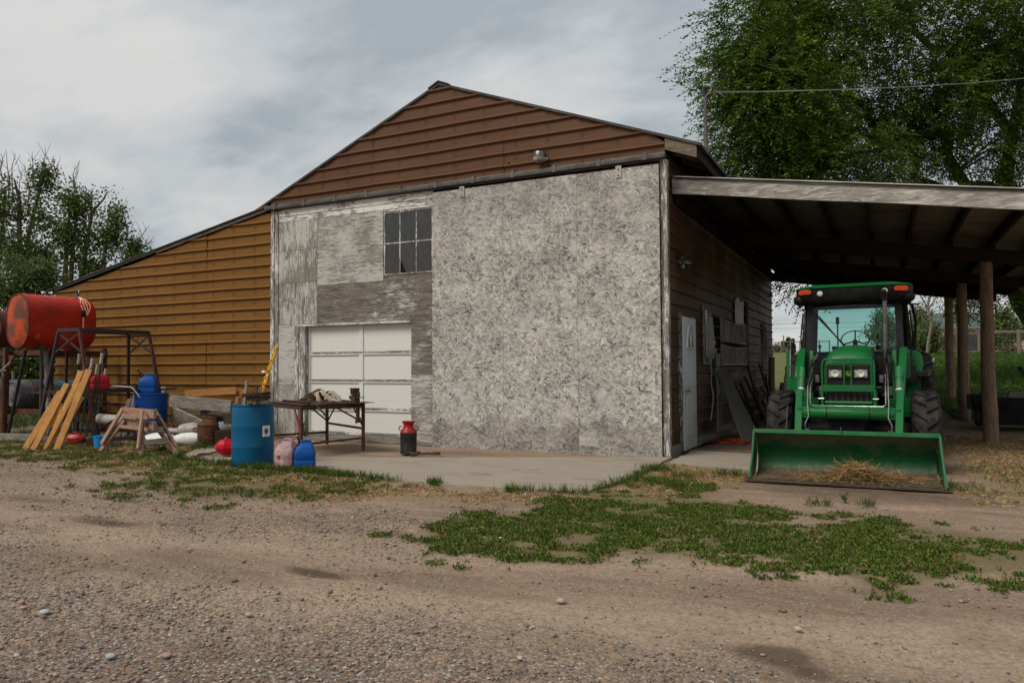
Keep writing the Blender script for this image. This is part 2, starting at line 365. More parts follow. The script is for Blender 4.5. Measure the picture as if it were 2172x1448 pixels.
ML['greendust'] = paint('dusty_green_paint', (.016, .14, .045), (.06, .15, .075), .45, 0, 4, .42, .7)
ML['black'] = paint('black_plastic', (.007, .007, .007), (.018, .017, .015), .5, 0, 5)
ML['matte'] = paint('dull_black_metal', (.010, .0095, .009), (.022, .019, .016), .7, .2, 6)
ML['cable'] = paint('black_rubber_hose', (.012, .012, .012), None, .5)
def tyre():
    n = NM('tyre_rubber', .85, spec=.15); o = n.oc()
    n.bump(n.noise(o, 30, 4), .2, .004)
    return n.col(n.mix(n.ramp(n.noise(o, 6, 6, .65), [(.42, 0.), (.7, 1.)]), (.014, .0135, .013), (.055, .047, .038)))
ML['tyre'] = tyre()
ML['amber'] = paint('amber_lens', (.46, .05, .006), (.25, .025, .005), .2, 0, 20)
ML['lens'] = paint('frosted_lamp_lens', (.62, .60, .54), (.35, .34, .30), .12, 0, 40, .45, .6)
ML['reflector'] = paint('lamp_reflector', (.55, .54, .50), (.25, .24, .22), .25, .7, 25, .4, .6)
ML['badge'] = paint('yellow_badge_lines', (.55, .50, .03), None, .4)
ML['badgegreen'] = paint('dark_green_badge', (.006, .09, .02), None, .4)
def glass(name, tint, gl=.06, rough=.03):
    m = bpy.data.materials.new(name); m.use_nodes = True; t = m.node_tree; t.nodes.clear()
    o = t.nodes.new('ShaderNodeOutputMaterial'); tr = t.nodes.new('ShaderNodeBsdfTransparent'); g = t.nodes.new('ShaderNodeBsdfGlossy'); mx = t.nodes.new('ShaderNodeMixShader')
    tr.inputs[0].default_value = tint+(1,); g.inputs['Roughness'].default_value = rough
    f = t.nodes.new('ShaderNodeFresnel'); f.inputs[0].default_value = 1.45
    t.links.new(f.outputs[0], mx.inputs[0]); t.links.new(tr.outputs[0], mx.inputs[1]); t.links.new(g.outputs[0], mx.inputs[2]); t.links.new(mx.outputs[0], o.inputs[0])
    return m
ML['cabglass'] = glass('teal_cab_glass', (.58, .82, .78))
def dirtyglass():
    n = NM('dirty_window_glass', .28, spec=.6); o = n.oc()
    v = n.mapv(o, (6, 6, 1)); n.rough(n.ramp(n.noise(v, 3, 5), [(.35, .12), (.7, .5)]))
    return n.col(n.mix(n.ramp(n.noise(v, 4, 6, .7), [(.4, 0.), (.75, 1.)]), (.018, .019, .018), (.045, .044, .04)))
ML['winglass'] = dirtyglass()
ML['mirror_glass'] = paint('grey_wall_window_glass', (.26, .29, .31), (.16, .18, .19), .15, .3, 3)
ML['void'] = paint('dark_interior', (.006, .006, .006), None, .9)
def concrete():
    n = NM('worn_concrete', .9, spec=.1); o = n.pos()
    c = n.mix(n.noise(o, 1.2, 6, .6), (.25, .212, .168), (.335, .288, .232))
    c = n.mix(n.ramp(n.noise(o, 26, 4, .7), [(.42, .25), (.6, 0.)]), c, (.22, .19, .16))
    st = n.noise(n.mapv(o, (.8, 2.6, 1)), 1.5, 6, .65, .6); c = n.mix(n.ramp(st, [(.54, 0.), (.68, .6)]), c, (.155, .112, .078))
    cr = n.voro(n.mapv(o, (1, 1, 1)), .55, 'DISTANCE_TO_EDGE', 'Distance'); c = n.mix(n.ramp(cr, [(.003, .0), (.006, 0.)]), c, (.1, .09, .08))
    n.bump(n.noise(o, 60, 5, .7), .25, .004); return n.col(c)
ML['concrete'] = concrete()
def groundm():
    n = NM('yard_ground', .95, spec=.05); o = n.pos(); a = n.sep(n.attr('col'))
    # a[0] dry straw, a[1] green soil, a[2] dark stains plus painted shade under the carport ; second attribute for coarse gravel
    g = n.sep(n.attr('col2'))
    warp = n.mapv(o, (.35, 1.6, 1), (0, 0, math.radians(-12)))
    dirt = n.mix(n.ramp(n.noise(warp, 1.3, 7, .6, .5), [(.38, 0.), (.64, 1.)]), (.205, .140, .094), (.40, .285, .20))
    fine = n.noise(o, 55, 5, .75)
    dirt = n.mix(n.ramp(fine, [(.36, .55), (.58, 0.)]), dirt, (.10, .074, .057))
    dirt = n.mix(n.ramp(n.noise(o, 90, 3, .7), [(.58, 0.), (.70, .45)]), dirt, (.33, .265, .21))
    rut = n.sep(n.mapv(n.vadd(o, n.mapv(n.noise(o, .7, 3, .5, 0, 1), (.5, .5, 0))), (1, 1, 1), (0, 0, math.radians(-15))))
    band = n.ramp(n.math('MULTIPLY', rut[1], .1), [(.36, 0.), (.415, .6), (.455, 1.), (.49, .15), (.53, 0.), (.56, .75), (.60, .9), (.64, 0.), (.70, .3), (.80, 0.)])
    dirt = n.mix(n.math('MULTIPLY', band, n.ramp(n.noise(o, 3, 4), [(.3, .25), (.65, .75)])), dirt, (.42, .315, .222))
    dirt = n.mix(n.ramp(n.noise(o, 22, 5, .75), [(.36, .5), (.52, 0.)]), dirt, (.125, .090, .066))
    # pebbles
    vc = n.voro(o, 46, 'F1', 'Color'); vd = n.voro(o, 46, 'F1', 'Distance'); vs = n.sep(vc)
    peb = n.ramp(vs[0], [(0., (.17, .135, .115)), (.35, (.25, .19, .15)), (.6, (.31, .23, .18)), (.8, (.28, .26, .23)), (1., (.46, .40, .33))])
    peb = n.mix(n.ramp(vd, [(.35, 0.), (.62, .8)]), peb, (.09, .068, .052))
    pm = n.math('MULTIPLY', n.ramp(vs[1], [(.30, 0.), (.34, 1.)]), n.math('ADD', n.math('MULTIPLY', g[0], .8), .30), True)
    out = n.mix(pm, dirt, peb)
    straw = n.mix(n.noise(n.mapv(o, (6, 14, 1)), 4, 6, .7), (.125, .082, .043), (.34, .24, .135))
    nb = n.noise(o, 6, 6, .7)
    out = n.mix(n.ramp(n.math('ADD', a[0], n.math('MULTIPLY', n.math('SUBTRACT', nb, .5), 1.2)), [(.35, 0.), (.75, .85)]), out, straw)
    grn = n.mix(n.noise(o, 18, 5, .7), (.10, .085, .042), (.16, .135, .065))
    mead = n.mix(n.noise(o, 5, 6, .7), (.05, .075, .018), (.13, .145, .05)); py_ = n.sep(o)[1]
    grn = n.mix(n.ramp(n.math('MULTIPLY', py_, .01), [(.16, 0.), (.21, 1.)]), grn, mead)
    out = n.mix(n.ramp(n.math('ADD', a[1], n.math('MULTIPLY', n.math('SUBTRACT', nb, .5), 1.0)), [(.35, 0.), (.75, .8)]), out, grn)
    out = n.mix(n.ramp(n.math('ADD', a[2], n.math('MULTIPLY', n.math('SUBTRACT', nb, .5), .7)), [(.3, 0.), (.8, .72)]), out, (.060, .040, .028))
    h = n.math('ADD', fine, n.math('MULTIPLY', n.math('MULTIPLY', n.math('SUBTRACT', .6, vd), g[0]), 1.2))
    n.bump(h, .6, .012); return n.col(out)
ML['ground'] = groundm()
def vcol(name, rough=.8, trans=0., spec=.3):
    n = NM(name, rough, spec=spec); 
    if trans:
        c = n.attr('col'); t = n.t; tr = n.nd('ShaderNodeBsdfTranslucent'); mx = n.nd('ShaderNodeMixShader'); mx.inputs[0].default_value = trans
        n.L(c, tr.inputs[0]); out = t.nodes['Material Output']; t.links.new(n.b.outputs[0], mx.inputs[1]); t.links.new(tr.outputs[0], mx.inputs[2]); t.links.new(mx.outputs[0], out.inputs[0])
        return n.col(c)
    return n.col(n.attr('col'))
ML['leaf'] = vcol('foliage', .55, .35, .18)
ML['grass'] = vcol('grass_blades', .65, .28, .12)
ML['stone'] = vcol('stones', .8, 0, .15)
ML['straw'] = vcol('straw', .7, .15, .15)
ML['bark'] = paint('tree_bark', (.085, .062, .048), (.14, .11, .085), .9, 0, 5, .4, .7, bst=.6, bd=.03, stretch=(1, 1, .3))
ML['barklight'] = paint('bare_twig_bark', (.22, .18, .15), (.13, .10, .08), .9, 0, 5)
ML['canvas'] = paint('tan_canvas_strap', (.36, .29, .215), (.24, .19, .14), .9, 0, 9, bst=.3)
ML['sack'] = paint('white_sack_plastic', (.66, .66, .65), (.48, .46, .44), .5, 0, 5, .5, .75, bst=.5, bd=.02, bsc=12)
ML['pvc'] = paint('dirty_white_pipe', (.38, .36, .32), (.24, .22, .18), .5, 0, 4)
ML['grid'] = paint('dark_brown_panel', (.11, .105, .098), (.15, .14, .13), .35, 0, 3, stretch=(6, 6, .4))
ML['netting'] = paint('orange_netting', (.40, .045, .012), (.2, .03, .01), .6)
ML['yellow'] = paint('chipped_yellow_paint', (.62, .36, .02), (.14, .06, .02), .5, 0, 14, .50, .58)
ML['orangestrap'] = paint('orange_strap', (.85, .32, .14), (.8, .6, .45), .6, 0, 12, .4, .6)
ML['hose'] = paint('grey_hose', (.45, .43, .39), None, .6)
ML['barrelgrey'] = paint('grey_barrel', (.13, .135, .14), (.07, .07, .07), .6, 0, 3)
ML['barrelblue'] = paint('faded_blue_barrel', (.05, .12, .18), (.04, .08, .12), .5, 0, 3)
ML['cream'] = paint('cream_house_wall', (.62, .52, .36), (.5, .42, .3), .8, 0, 1)
ML['shingle'] = paint('grey_green_shingles', (.10, .13, .12), (.07, .085, .08), .9, 0, 3)
ML['fencewood'] = wood('fence_rail_wood', (.26, .21, .16), (.12, .09, .07), None, 'x', 1.0)
ML['wire'] = paint('fence_wire', (.16, .15, .14), None, .6, .5)
ML['greenpost'] = paint('green_post_paint', (.02, .07, .035), (.08, .04, .02), .6, .2, 6)
ML['text'] = paint('white_lettering', (.55, .55, .55), None, .5)
# ------------------------------------------------------------ ground
def lerp(a, b, t): return a+(b-a)*t
def gzn(x, y):
    x = np.asarray(x, float); y = np.asarray(y, float)
    z = np.where(y < 16, 0, np.where(y < 24, .03*(y-16), np.where(y < 60, .24+.06*(y-24), 2.4+.010*(np.minimum(y, 700)-60))))
    z = z + .012*np.sin(x*1.7+y*.6)*np.sin(y*1.3-x*.4) + .006*np.sin(x*5.1+1)*np.sin(y*4.3)
    # slightly lower where the slab and the tractor stand so nothing is buried
    near = np.exp(-(((x+5)/4.5)**4+((y-9.8)/2.2)**4))
    return z*(1-near)
def gz(x, y): return float(gzn(x, y))
def polymask(x, y, poly, soft=.25):
    P = np.array(poly, float); inside = np.zeros(x.shape, bool); d2 = np.full(x.shape, 1e9)
    n = len(P)
    for i in range(n):
        x1, y1 = P[i]; x2, y2 = P[(i+1) % n]
        c = ((y1 > y) != (y2 > y)) & (x < (x2-x1)*(y-y1)/(y2-y1+1e-12)+x1); inside ^= c
        dx, dy = x2-x1, y2-y1; t = np.clip(((x-x1)*dx+(y-y1)*dy)/(dx*dx+dy*dy+1e-12), 0, 1)
        d2 = np.minimum(d2, (x-x1-t*dx)**2+(y-y1-t*dy)**2)
    d = np.sqrt(d2); d = np.where(inside, d, -d)
    return np.clip(d/soft*.5+.5, 0, 1)
def hsh(i, j, s=0):
    v = np.sin(i*127.1+j*311.7+s*74.7)*43758.5453; return v-np.floor(v)
def vnoise(x, y, s=0):
    i, j = np.floor(x), np.floor(y); fx, fy = x-i, y-j; fx = fx*fx*(3-2*fx); fy = fy*fy*(3-2*fy)
    return lerp(lerp(hsh(i, j, s), hsh(i+1, j, s), fx), lerp(hsh(i, j+1, s), hsh(i+1, j+1, s), fx), fy)
def fbm(x, y, s=0, o=4):
    t = 0; a = .5
    for k in range(o): t = t+a*vnoise(x*2**k, y*2**k, s+k*3); a *= .5
    return t/(1-.5**o)
SLAB = [(-10.15, 8.28), (-9.4, 8.12), (-8.8, 8.04), (-7.9, 8.03), (-6.8, 7.98), (-5.5, 7.79), (-4.69, 7.76), (-3.9, 7.79), (-3.05, 7.98), (-2.90, 8.9), (-2.9, 10.2), (-2.95, 11.50), (-11.25, 11.50), (-11.0, 9.4)]
GREEN_R = [(-3.62, 5.49), (-3.6, 6.41), (-3.08, 6.73), (-3.24, 7.86), (-2.16, 8.52), (-1.98, 8.43), (-1.1, 8.30), (-0.87, 7.75), (-0.68, 7.35), (-0.02, 7.66), (0.33, 7.6), (0.63, 7.43), (1.3, 7.4), (1.6, 6.5), (0.95, 6.0), (0.52, 5.86), (0.31, 5.62), (0.01, 5.62), (-0.13, 5.35), (-0.4, 5.63), (-0.72, 5.64), (-1.52, 5.4), (-1.97, 5.42), (-2.18, 5.09), (-2.68, 4.83), (-2.79, 5.19), (-3.21, 5.08)]
GREEN_L = [(-14.5, 7.2), (-12.0, 6.75), (-10.4, 6.9), (-9.4, 7.1), (-9.3, 6.4), (-8.2, 5.9), (-7.3, 5.55), (-6.5, 5.6), (-5.9, 6.3), (-5.2, 6.9), (-5.6, 7.7), (-7.0, 7.9), (-8.6, 7.95), (-10.2, 8.2), (-10.9, 8.9), (-12.5, 8.6), (-14.0, 9.0), (-16.5, 9.3), (-17, 8.6)]
GREEN_S = [(-3.2, 7.3), (-2.95, 8.0), (-2.85, 10.4), (-2.5, 10.3), (-2.3, 9.4), (-1.9, 9.3), (-1.6, 8.7), (-2.4, 8.2)]
STRAW = [(-3.9, 7.85), (-2.95, 8.2), (-2.9, 11.4), (-1.3, 10.3), (-1.5, 8.6), (-3.0, 7.4), (-3.9, 6.9), (-5.8, 6.3), (-8.5, 6.9), (-10.4, 6.9), (-12.5, 7.3), (-15, 8.2), (-13, 9.6), (-10.5, 9.2), (-10.1, 8.3), (-8, 8.0), (-5.5, 7.75)]
CARP = [(.9, 9.2), (4.5, 9.6), (5, 17), (2.2, 26), (.2, 25), (.7, 14)]
COARSE = [(-7.5, 4.2), (-5.45, 3.15), (-4.03, 3.56), (-3.35, 3.40), (-2.46, 3.7), (-1.9, 3.6), (-.8, 3.75), (.1, 2.6), (-3, .2), (-9, 2)]
COARSE2 = [(-12.5, 6.4), (-10, 6.2), (-8, 5.8), (-6.2, 5.4), (-4.6, 6.2), (-3.4, 6.0), (-3.6, 5.0), (-5.5, 4.9), (-8, 5.3), (-13, 5.4)]
def masks(x, y):
    wx = x+(fbm(x*1.3, y*1.3, 5)-.5)*1.1; wy = y+(fbm(x*1.3, y*1.3, 9)-.5)*.8
    straw = np.maximum(polymask(wx, wy, STRAW, .5), polymask(wx, wy, CARP, 1.0)*.85)
    gr = np.maximum.reduce([polymask(wx, wy, GREEN_R, .35), polymask(wx, wy, GREEN_L, .5)*.8, polymask(wx, wy, GREEN_S, .35)*.7])
    far = np.clip((y-15.5-(x > 0)*1.0)/3, 0, 1)*(1-np.clip((y-58)/12, 0, 1)); far = np.where((x > -3) & (x < 1.2) & (y < 24), far*.25, far)
    gr = np.maximum(gr, far*.9); straw = np.maximum(straw, np.clip((y-57)/10, 0, 1))
    gleft = np.clip((-13.5-x)/1.5, 0, 1)*np.clip((y-7.5)/1, 0, 1); gr = np.maximum(gr, gleft*.8)
    dark = np.zeros(x.shape)
    for cx, cy, rx, ry, s in ((-6.66, 4.62, .55, .16, .9), (-8.6, 5.1, .9, .22, .6), (-3.63, 4.14, .24, .09, 1.1), (-.52, 3.98, .20, .15, 1.25), (-.36, 3.85, .12, .12, .9), (-.3, 9.3, 1.6, .8, .75), (-1.0, 13, 2.2, 4, .8), (2.2, 14.5, 2.4, 4.0, .55), (1.6, 19, 2.5, 4, .5), (-6.2, 5.4, .3, .1, .3), (0.9, 8.4, 1.6, .45, .25)):  # dirt stains, plus shade under carport and tractor painted into the soil colour
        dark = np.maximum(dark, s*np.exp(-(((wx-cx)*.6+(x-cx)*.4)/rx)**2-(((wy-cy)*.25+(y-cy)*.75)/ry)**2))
    co = np.maximum(polymask(wx, wy, COARSE, .5), polymask(wx, wy, COARSE2, 1.2)*.55)
    co = np.maximum(co, np.clip(.9-np.abs(y-3.0)*.9, 0, .3))
    return straw, gr, dark, co
def axis_pts(a, b, st, lo, hi):
    mid = list(np.arange(a, b, st)); g = st; out = []; p = a
    while p > lo: g *= 1.18; p -= g; out.append(p)
    out = out[::-1]+mid; p = mid[-1]; g = st
    while p < hi: g *= 1.18; p += g; out.append(p)
    return np.array(out)
gxs = axis_pts(-16, 4, .055, -900, 900); gys = axis_pts(1.5, 13, .05, -400, 1300)
GX, GY = np.meshgrid(gxs, gys); nx, ny = len(gxs), len(gys)
fx, fy = GX.ravel(), GY.ravel()
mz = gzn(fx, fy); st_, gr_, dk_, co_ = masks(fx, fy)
fade = np.exp(-np.maximum(0, fy-12)/5)
mz = mz+fade*((fbm(fx*3, fy*3, 21)-.5)*.022*(1-np.exp(-(((fx+6.5)/4.0)**6+((fy-9.9)/1.75)**6)))) - .012
idx = np.arange(nx*ny).reshape(ny, nx)
FQ = np.stack([idx[:-1, :-1].ravel(), idx[:-1, 1:].ravel(), idx[1:, 1:].ravel(), idx[1:, :-1].ravel()], 1)
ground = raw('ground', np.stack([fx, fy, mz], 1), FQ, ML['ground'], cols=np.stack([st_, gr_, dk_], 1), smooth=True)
a2 = ground.data.color_attributes.new('col2', 'FLOAT_COLOR', 'POINT'); c4 = np.ones((len(fx), 4), dtype=np.float32); c4[:, 0] = co_; a2.data.foreach_set('color', c4.ravel())
tag(ground, kind='structure')
def resample(poly, st, amp, seed):
    out = []; rnd = random.Random(seed)
    for i in range(len(poly)):
        a, b = poly[i], poly[(i+1) % len(poly)]; L = math.dist(a, b); k = max(1, int(L/st))
        for j in range(k):
            t = j/k; out.append((lerp(a[0], b[0], t)+rnd.uniform(-amp, amp), lerp(a[1], b[1], t)+rnd.uniform(-amp, amp)))
    return out
m = MB(); m.prism(resample(SLAB[:-2], .16, .022, 3)+[(-11.25, 11.49), (-11.0, 9.4)], 'Z', -.12, .016)
tag(m.build('concrete_slab', ML['concrete'], recalc=True), kind='structure')
m = MB(); m.prism(resample([(-2.80, 10.75), (-1.25, 10.55), (-1.3, 12.4), (-2.88, 12.6)], .18, .03, 5), 'Z', -.1, .013)
tag(m.build('concrete_path', ML['concrete']), kind='structure')

# ------------------------------------------------------------ barn
YF, XS, XL, YB = 11.53, -3.01, -11.38, 24.3
XO = -18.66
PK = (-7.22, 6.68)
def zl(x): return PK[1]-(PK[0]-x)*.418           # left slope of the main roof
def zr(x): return PK[1]-(x-PK[0])*.376
def zo(x): return 4.74-(-11.45-x)*.187           # lean-to roof
barn = thing('barn', (-7.2, 17.5, 0), 'large weathered barn with brown metal gable, peeling wood front and ochre metal lean-to', 'barn')
def ribs(z0, z1, pitch=.2286, rib=.038):
    """(z, out) profile of ribbed sheet from z0 up to z1"""
    out = [(z0, 0.)]; k = math.floor(z0/pitch)
    while k*pitch < z1+pitch:
        b = k*pitch
        for dz, o in ((.150, .0), (.162, rib*.85), (.170, rib), (.190, rib), (.198, rib*.85), (.2105, 0.)):
            if z0 < b+dz < z1: out.append((b+dz, o))
        k += 1
    out.append((z1, 0.)); return out
def with_z(prof, zs):
    zz = [p[0] for p in prof]; oo = [p[1] for p in prof]
    return sorted(set(prof) | {(z, float(np.interp(z, zz, oo))) for z in zs if zz[0] < z < zz[-1]})
def rib_sheet(prof, left, right, plane, seg=.6, off=0., wob=.007, seed=0, col='m'):
    """left(z), right(z): limits along the wall; plane(u, out, z) -> world"""
    m = MB(); rows = []
    rnd = random.Random(seed); ph = [rnd.uniform(0, 6) for _ in range(6)]
    umin = min(left(z) for z, _ in prof); umax = max(right(z) for z, _ in prof); K = max(2, int((umax-umin)/seg))
    for z, o in prof:
        a, b = left(z), right(z)
        if b < a: a = b = {'m': (a+b)/2, 'l': a, 'r': b}[col]
        row = []
        for i in range(K+1):
            u = lerp(a, b, i/K)
            w = wob*(math.sin(u*1.9+z*2.3+ph[0])+math.sin(u*4.7-z*5+ph[1])*.5)
            dzz = .004*math.sin(u*1.3+ph[2]+z*.7)
            row.append(plane(u, o+off+w, z+(dzz if 0 < i < K else 0)))
        rows.append(row)
    m.loft(rows, cap=False, close=False); return m
PFr = lambda u, o, z: (u, YF-o, z)
PSd = lambda u, o, z: (XS+o, u, z)
# gable
prof = ribs(4.85, 6.66)
for i, (a, b) in enumerate(((-11.38, -8.75), (-8.75, -5.9), (-5.9, -3.02))):
    mm = rib_sheet(with_z(prof, [PK[1]-(PK[0]-(b+.012))*.418 if i == 0 else 4.9, PK[1]-(PK[0]-(a-.012))*.418 if i == 1 else 4.91, PK[1]-((a-.012)-PK[0])*.376 if i == 2 else 4.92, PK[1]-((b+.012)-PK[0])*.376 if i == 1 else 4.93]), lambda z, a=a: max(a-.012, PK[0]-(PK[1]-z)/.418), lambda z, b=b: min(b+.012, PK[0]+(PK[1]-z)/.376), PFr, off=.012+.004*(i % 2), seed=i, col='rml'[i])
    # keep only rows that exist inside this sheet
    rows_ok = []
    mm.build('gable_siding', ML['gable'], barn, smooth=True, recalc=False)
# ochre lean-to wall
prof = ribs(.12, 4.70)
for i, (a, b) in enumerate(((XO, -15.35), (-15.35, -13.3), (-13.3, XL))):
    mm = rib_sheet(with_z(prof, [4.72-(-11.45-a+.012)*.187, 4.72-(-11.45-b)*.187]), lambda z, a=a: max(a-.012, -11.45-(4.72-z)/.187), lambda z, b=b: b+.01 if z < 9 else b, PFr, off=.004*(i % 2), seed=i+5, col='r')
    mm.build('leanto_siding', ML['orange'], barn, smooth=True, recalc=False)
# side wall
prof = ribs(.18, 4.86)
cuts = (YF+.06, 14.2, 17.1, 20.4, YB)
for i in range(4):
    a, b = cuts[i], cuts[i+1]
    mm = rib_sheet(prof, lambda z, a=a: a-.012*(a > 12), lambda z, b=b: b+.012*(b < 24), PSd, off=.004*(i % 2), wob=.007, seed=i+9, seg=.35)
    mm.build('side_siding', ML['side'], barn, smooth=True, recalc=False)
# plain core behind the sheets, back and outer walls
m = MB(); t = .06
m.b2((XL, YF+.02, 4.60), (XS-.02, YF+.02+t, 4.86)); m.b2((XS-.02-t, YF+.1, 0), (XS-.02, YB, 4.8))
m.b2((XL, YB-t, 0), (XS, YB, 4.75)); m.b2((XO, YB-t, 0), (XL, YB, 3.3)); m.b2((XO+.02, YF+.03, 0), (XO+.02+t, YB, 3.3))
m.b2((XO, YF+.02, 0), (XL, YF+.02+t, 3.28))
m.prism([(XL, 4.75), (XS-.02, 4.75), (PK[0], 6.6)], 'Y', YB-t, YB); m.prism([(XL, 4.86), (XS-.02, 4.86), (PK[0], 6.6)], 'Y', YF+.02, YF+.02+t)
m.prism([(XO, 3.28), (XL, 3.28), (XL, 4.6)], 'Y', YF+.02, YF+.02+t)
m.build('inner_wall', ML['matte'], barn)
m = MB(); m.b2((XL+.05, YF+.015, 3.0), (-7.0, YF+.07, 4.6)); m.b2((-7.36, YF+.015, .02), (-3.05, YF+.07, 4.6)); m.build('backing_board', ML['void'], barn)
# foundation strip
for lo_, hi_ in (((XL-.02, YF-.03, -.05), (-10.6, YF+.04, .10)), ((XS-.03, YF+.08, -.05), (XS+.035, 12.24, .17)), ((XS-.03, 13.28, -.05), (XS+.035, YB, .17)), ((XO, YF-.03, -.05), (XL-.02, YF+.03, .13))):
    m = MB(); m.b2(lo_, hi_); m.build('foundation', ML['concrete'], barn)
# roofs
def roof_slab(m, pts, y0, y1, th):
    m.loft([[(x, y0, z) for x, z in pts]+[(x, y0, z-th) for x, z in reversed(pts)], [(x, y1, z) for x, z in pts]+[(x, y1, z-th) for x, z in reversed(pts)]])
m = MB(); roof_slab(m, [(-11.90, zl(-11.90)+.03), (PK[0], PK[1]+.03)], YF-.055, YB+.2, .045); m.build('roof', ML['roofdark'], barn)
m = MB(); roof_slab(m, [(PK[0], PK[1]+.03), (-2.42, zr(-2.42)+.03)], YF-.055, YB+.2, .045); m.build('roof', ML['roofdark'], barn)
m = MB(); roof_slab(m, [(PK[0]-.22, zl(PK[0]-.22)+.055), (PK[0], PK[1]+.065), (PK[0]+.22, zr(PK[0]+.22)+.055)], YF-.075, YB+.2, .02); m.build('ridge_cap', ML['roofdark'], barn)
m = MB(); roof_slab(m, [(XO-.25, zo(XO-.25)+.10), (-11.42, zo(-11.42)+.10)], YF-.09, YB+.1, .022); m.build('leanto_roof', ML['roofdark'], barn)
m = MB(); roof_slab(m, [(-14.9, zo(-14.9)+.065), (-11.45, zo(-11.45)+.065)], YF-.045, YF-.002, .055); m.build('leanto_trim', ML['greylog'], barn)
m = MB(); roof_slab(m, [(XO, zo(XO)+.075), (-14.9, zo(-14.9)+.075)], YF-.06, YF-.002, .04); m.build('leanto_trim', ML['galv'], barn)
# gable rake on the right: short bare board under the roof edge, rafters behind
m = MB(); roof_slab(m, [(-3.0, zr(-3.0)-.02), (-2.50, zr(-2.50)-.02)], YF-.03, YF+.01, .19); m.build('rake_board', ML['oldwood'], barn)
m = MB(); m.b2((-2.53, YF+.01, zr(-2.5)-.20), (-2.49, YB+.1, zr(-2.5)-.05)); m.build('eave_fascia', ML['purlin'], barn)
for k in range(20):
    y = YF+.5+k*.62; m = MB(); roof_slab(m, [(-3.0, zr(-3.0)-.02), (-2.54, zr(-2.54)-.02)], y, y+.045, .15); m.build('rafter_tail', ML['oldwood'], barn)
# ---- front boards
Y0 = YF
def board(x0, x1, z0, z1, mt, name='plywood_panel', y=.0, th=.018, bev=.002, par=None):
    m = MB(); m.b2((x0, Y0-y-th, z0), (x1, Y0-y, z1)); return m.build(name, ML[mt], par or barn, bevel=bev)
board(-11.36, -11.27, .10, 4.72, 'trimz', 'corner_trim', .0, .05, .004)
board(-11.265, -11.17, .10, 4.70, 'trimz', 'corner_trim', .0, .032, .004)
board(-11.16, -7.36, 4.58, 4.715, 'trimw', 'top_trim', .004, .024)
board(-11.16, -7.36, 4.47, 4.576, 'trimw', 'top_trim', .002, .016)
board(-11.16, -10.135, 3.86, 4.465, 'plyv'); board(-11.16, -10.135, 3.19, 3.856, 'plyv', y=.002); board(-11.16, -10.135, 2.33, 3.186, 'plyv')
board(-10.13, -8.50, 3.10, 4.465, 'ply', y=.001)
board(-10.13, -7.36, 2.325, 3.096, 'plydark', y=.003)
board(-8.495, -7.36, 3.10, 3.185, 'plydark', y=.001)
board(-8.495, -7.36, 4.425, 4.465, 'trimw', y=.002)
board(-11.16, -10.70, 1.10, 2.326, 'ply'); board(-11.16, -10.70, .06, 1.096, 'plyspeck', y=.002)
board(-7.855, -7.36, 1.30, 2.321, 'plydark', y=.001); board(-7.855, -7.36, .06, 1.297, 'ply', y=.003)
# window of six panes
wx0, wx1, wz0, wz1 = -8.49, -7.375, 3.20, 4.42
def bars(parent, mt, wx0, wx1, wz0, wz1, y0, y1, t, nx_, nz_):
    m = MB()
    m.b2((wx0, y0, wz0), (wx0+t, y1, wz1)); m.b2((wx1-t, y0, wz0), (wx1, y1, wz1)); m.b2((wx0+t, y0, wz0), (wx1-t, y1, wz0+t)); m.b2((wx0+t, y0, wz1-t), (wx1-t, y1, wz1))
    for i in range(1, nx_): x = lerp(wx0, wx1, i/nx_); m.b2((x-t*.4, y0+.004, wz0+t), (x+t*.4, y1-.004, wz1-t))
    for i in range(1, nz_): z = lerp(wz0, wz1, i/nz_); m.b2((wx0+t, y0+.006, z-t*.35), (wx1-t, y1-.006, z+t*.35))
    return m
m = bars(None, None, wx0, wx1, wz0, wz1, Y0-.012, Y0+.012, .03, 3, 2)
win = m.build('window', ML['trimz'], barn)
for i in range(3):
    for j in range(2):
        a, b = lerp(wx0, wx1, i/3)+.01, lerp(wx0, wx1, (i+1)/3)-.01; c, d = lerp(wz0, wz1, j/2)+.01, lerp(wz0, wz1, (j+1)/2)-.01
        m = MB()
        if (i, j) == (1, 0): m.prism([(a+.15, c), (b, c), (b, d), (a, d), (a, c+.26), (a+.05, c+.20), (a+.08, c+.12)], 'Y', Y0-.002, Y0+.002)
        else: m.b2((a, Y0-.002, c), (b, Y0+.002, d))
        m.build('pane', ML['winglass'], win)
# garage door in its recess
gx0, gx1, gz1_ = -10.44, -7.87, 2.285
for a, b, z0, z1, nm in ((-10.70, -10.60, .06, 2.30, 'door_jamb'), (-10.595, -10.44, .06, 2.30, 'door_jamb')): board(a, b, z0, z1, 'trimz', nm, .0 if a > -10.65 else .012, .03, .003)
m = MB(); m.b2((-10.70, Y0-.035, 2.287), (-7.86, Y0+.10, 2.322)); m.build('door_lintel', ML['trimw'], barn)
m = MB(); m.b2((gx0-.02, Y0, .06), (gx0, Y0+.10, 2.287)); m.b2((gx1, Y0, .06), (gx1+.02, Y0+.10, 2.287)); m.build('door_jamb', ML['trimz'], barn)
gd_me = MB(); gd_me.b2((gx0, Y0+.10, .08), (gx1, Y0+.125, gz1_)); gd = gd_me.build('garage_door', ML['void'], barn)
rows = [.13, .615, 1.165, 1.715, 2.285]; midx = -9.10
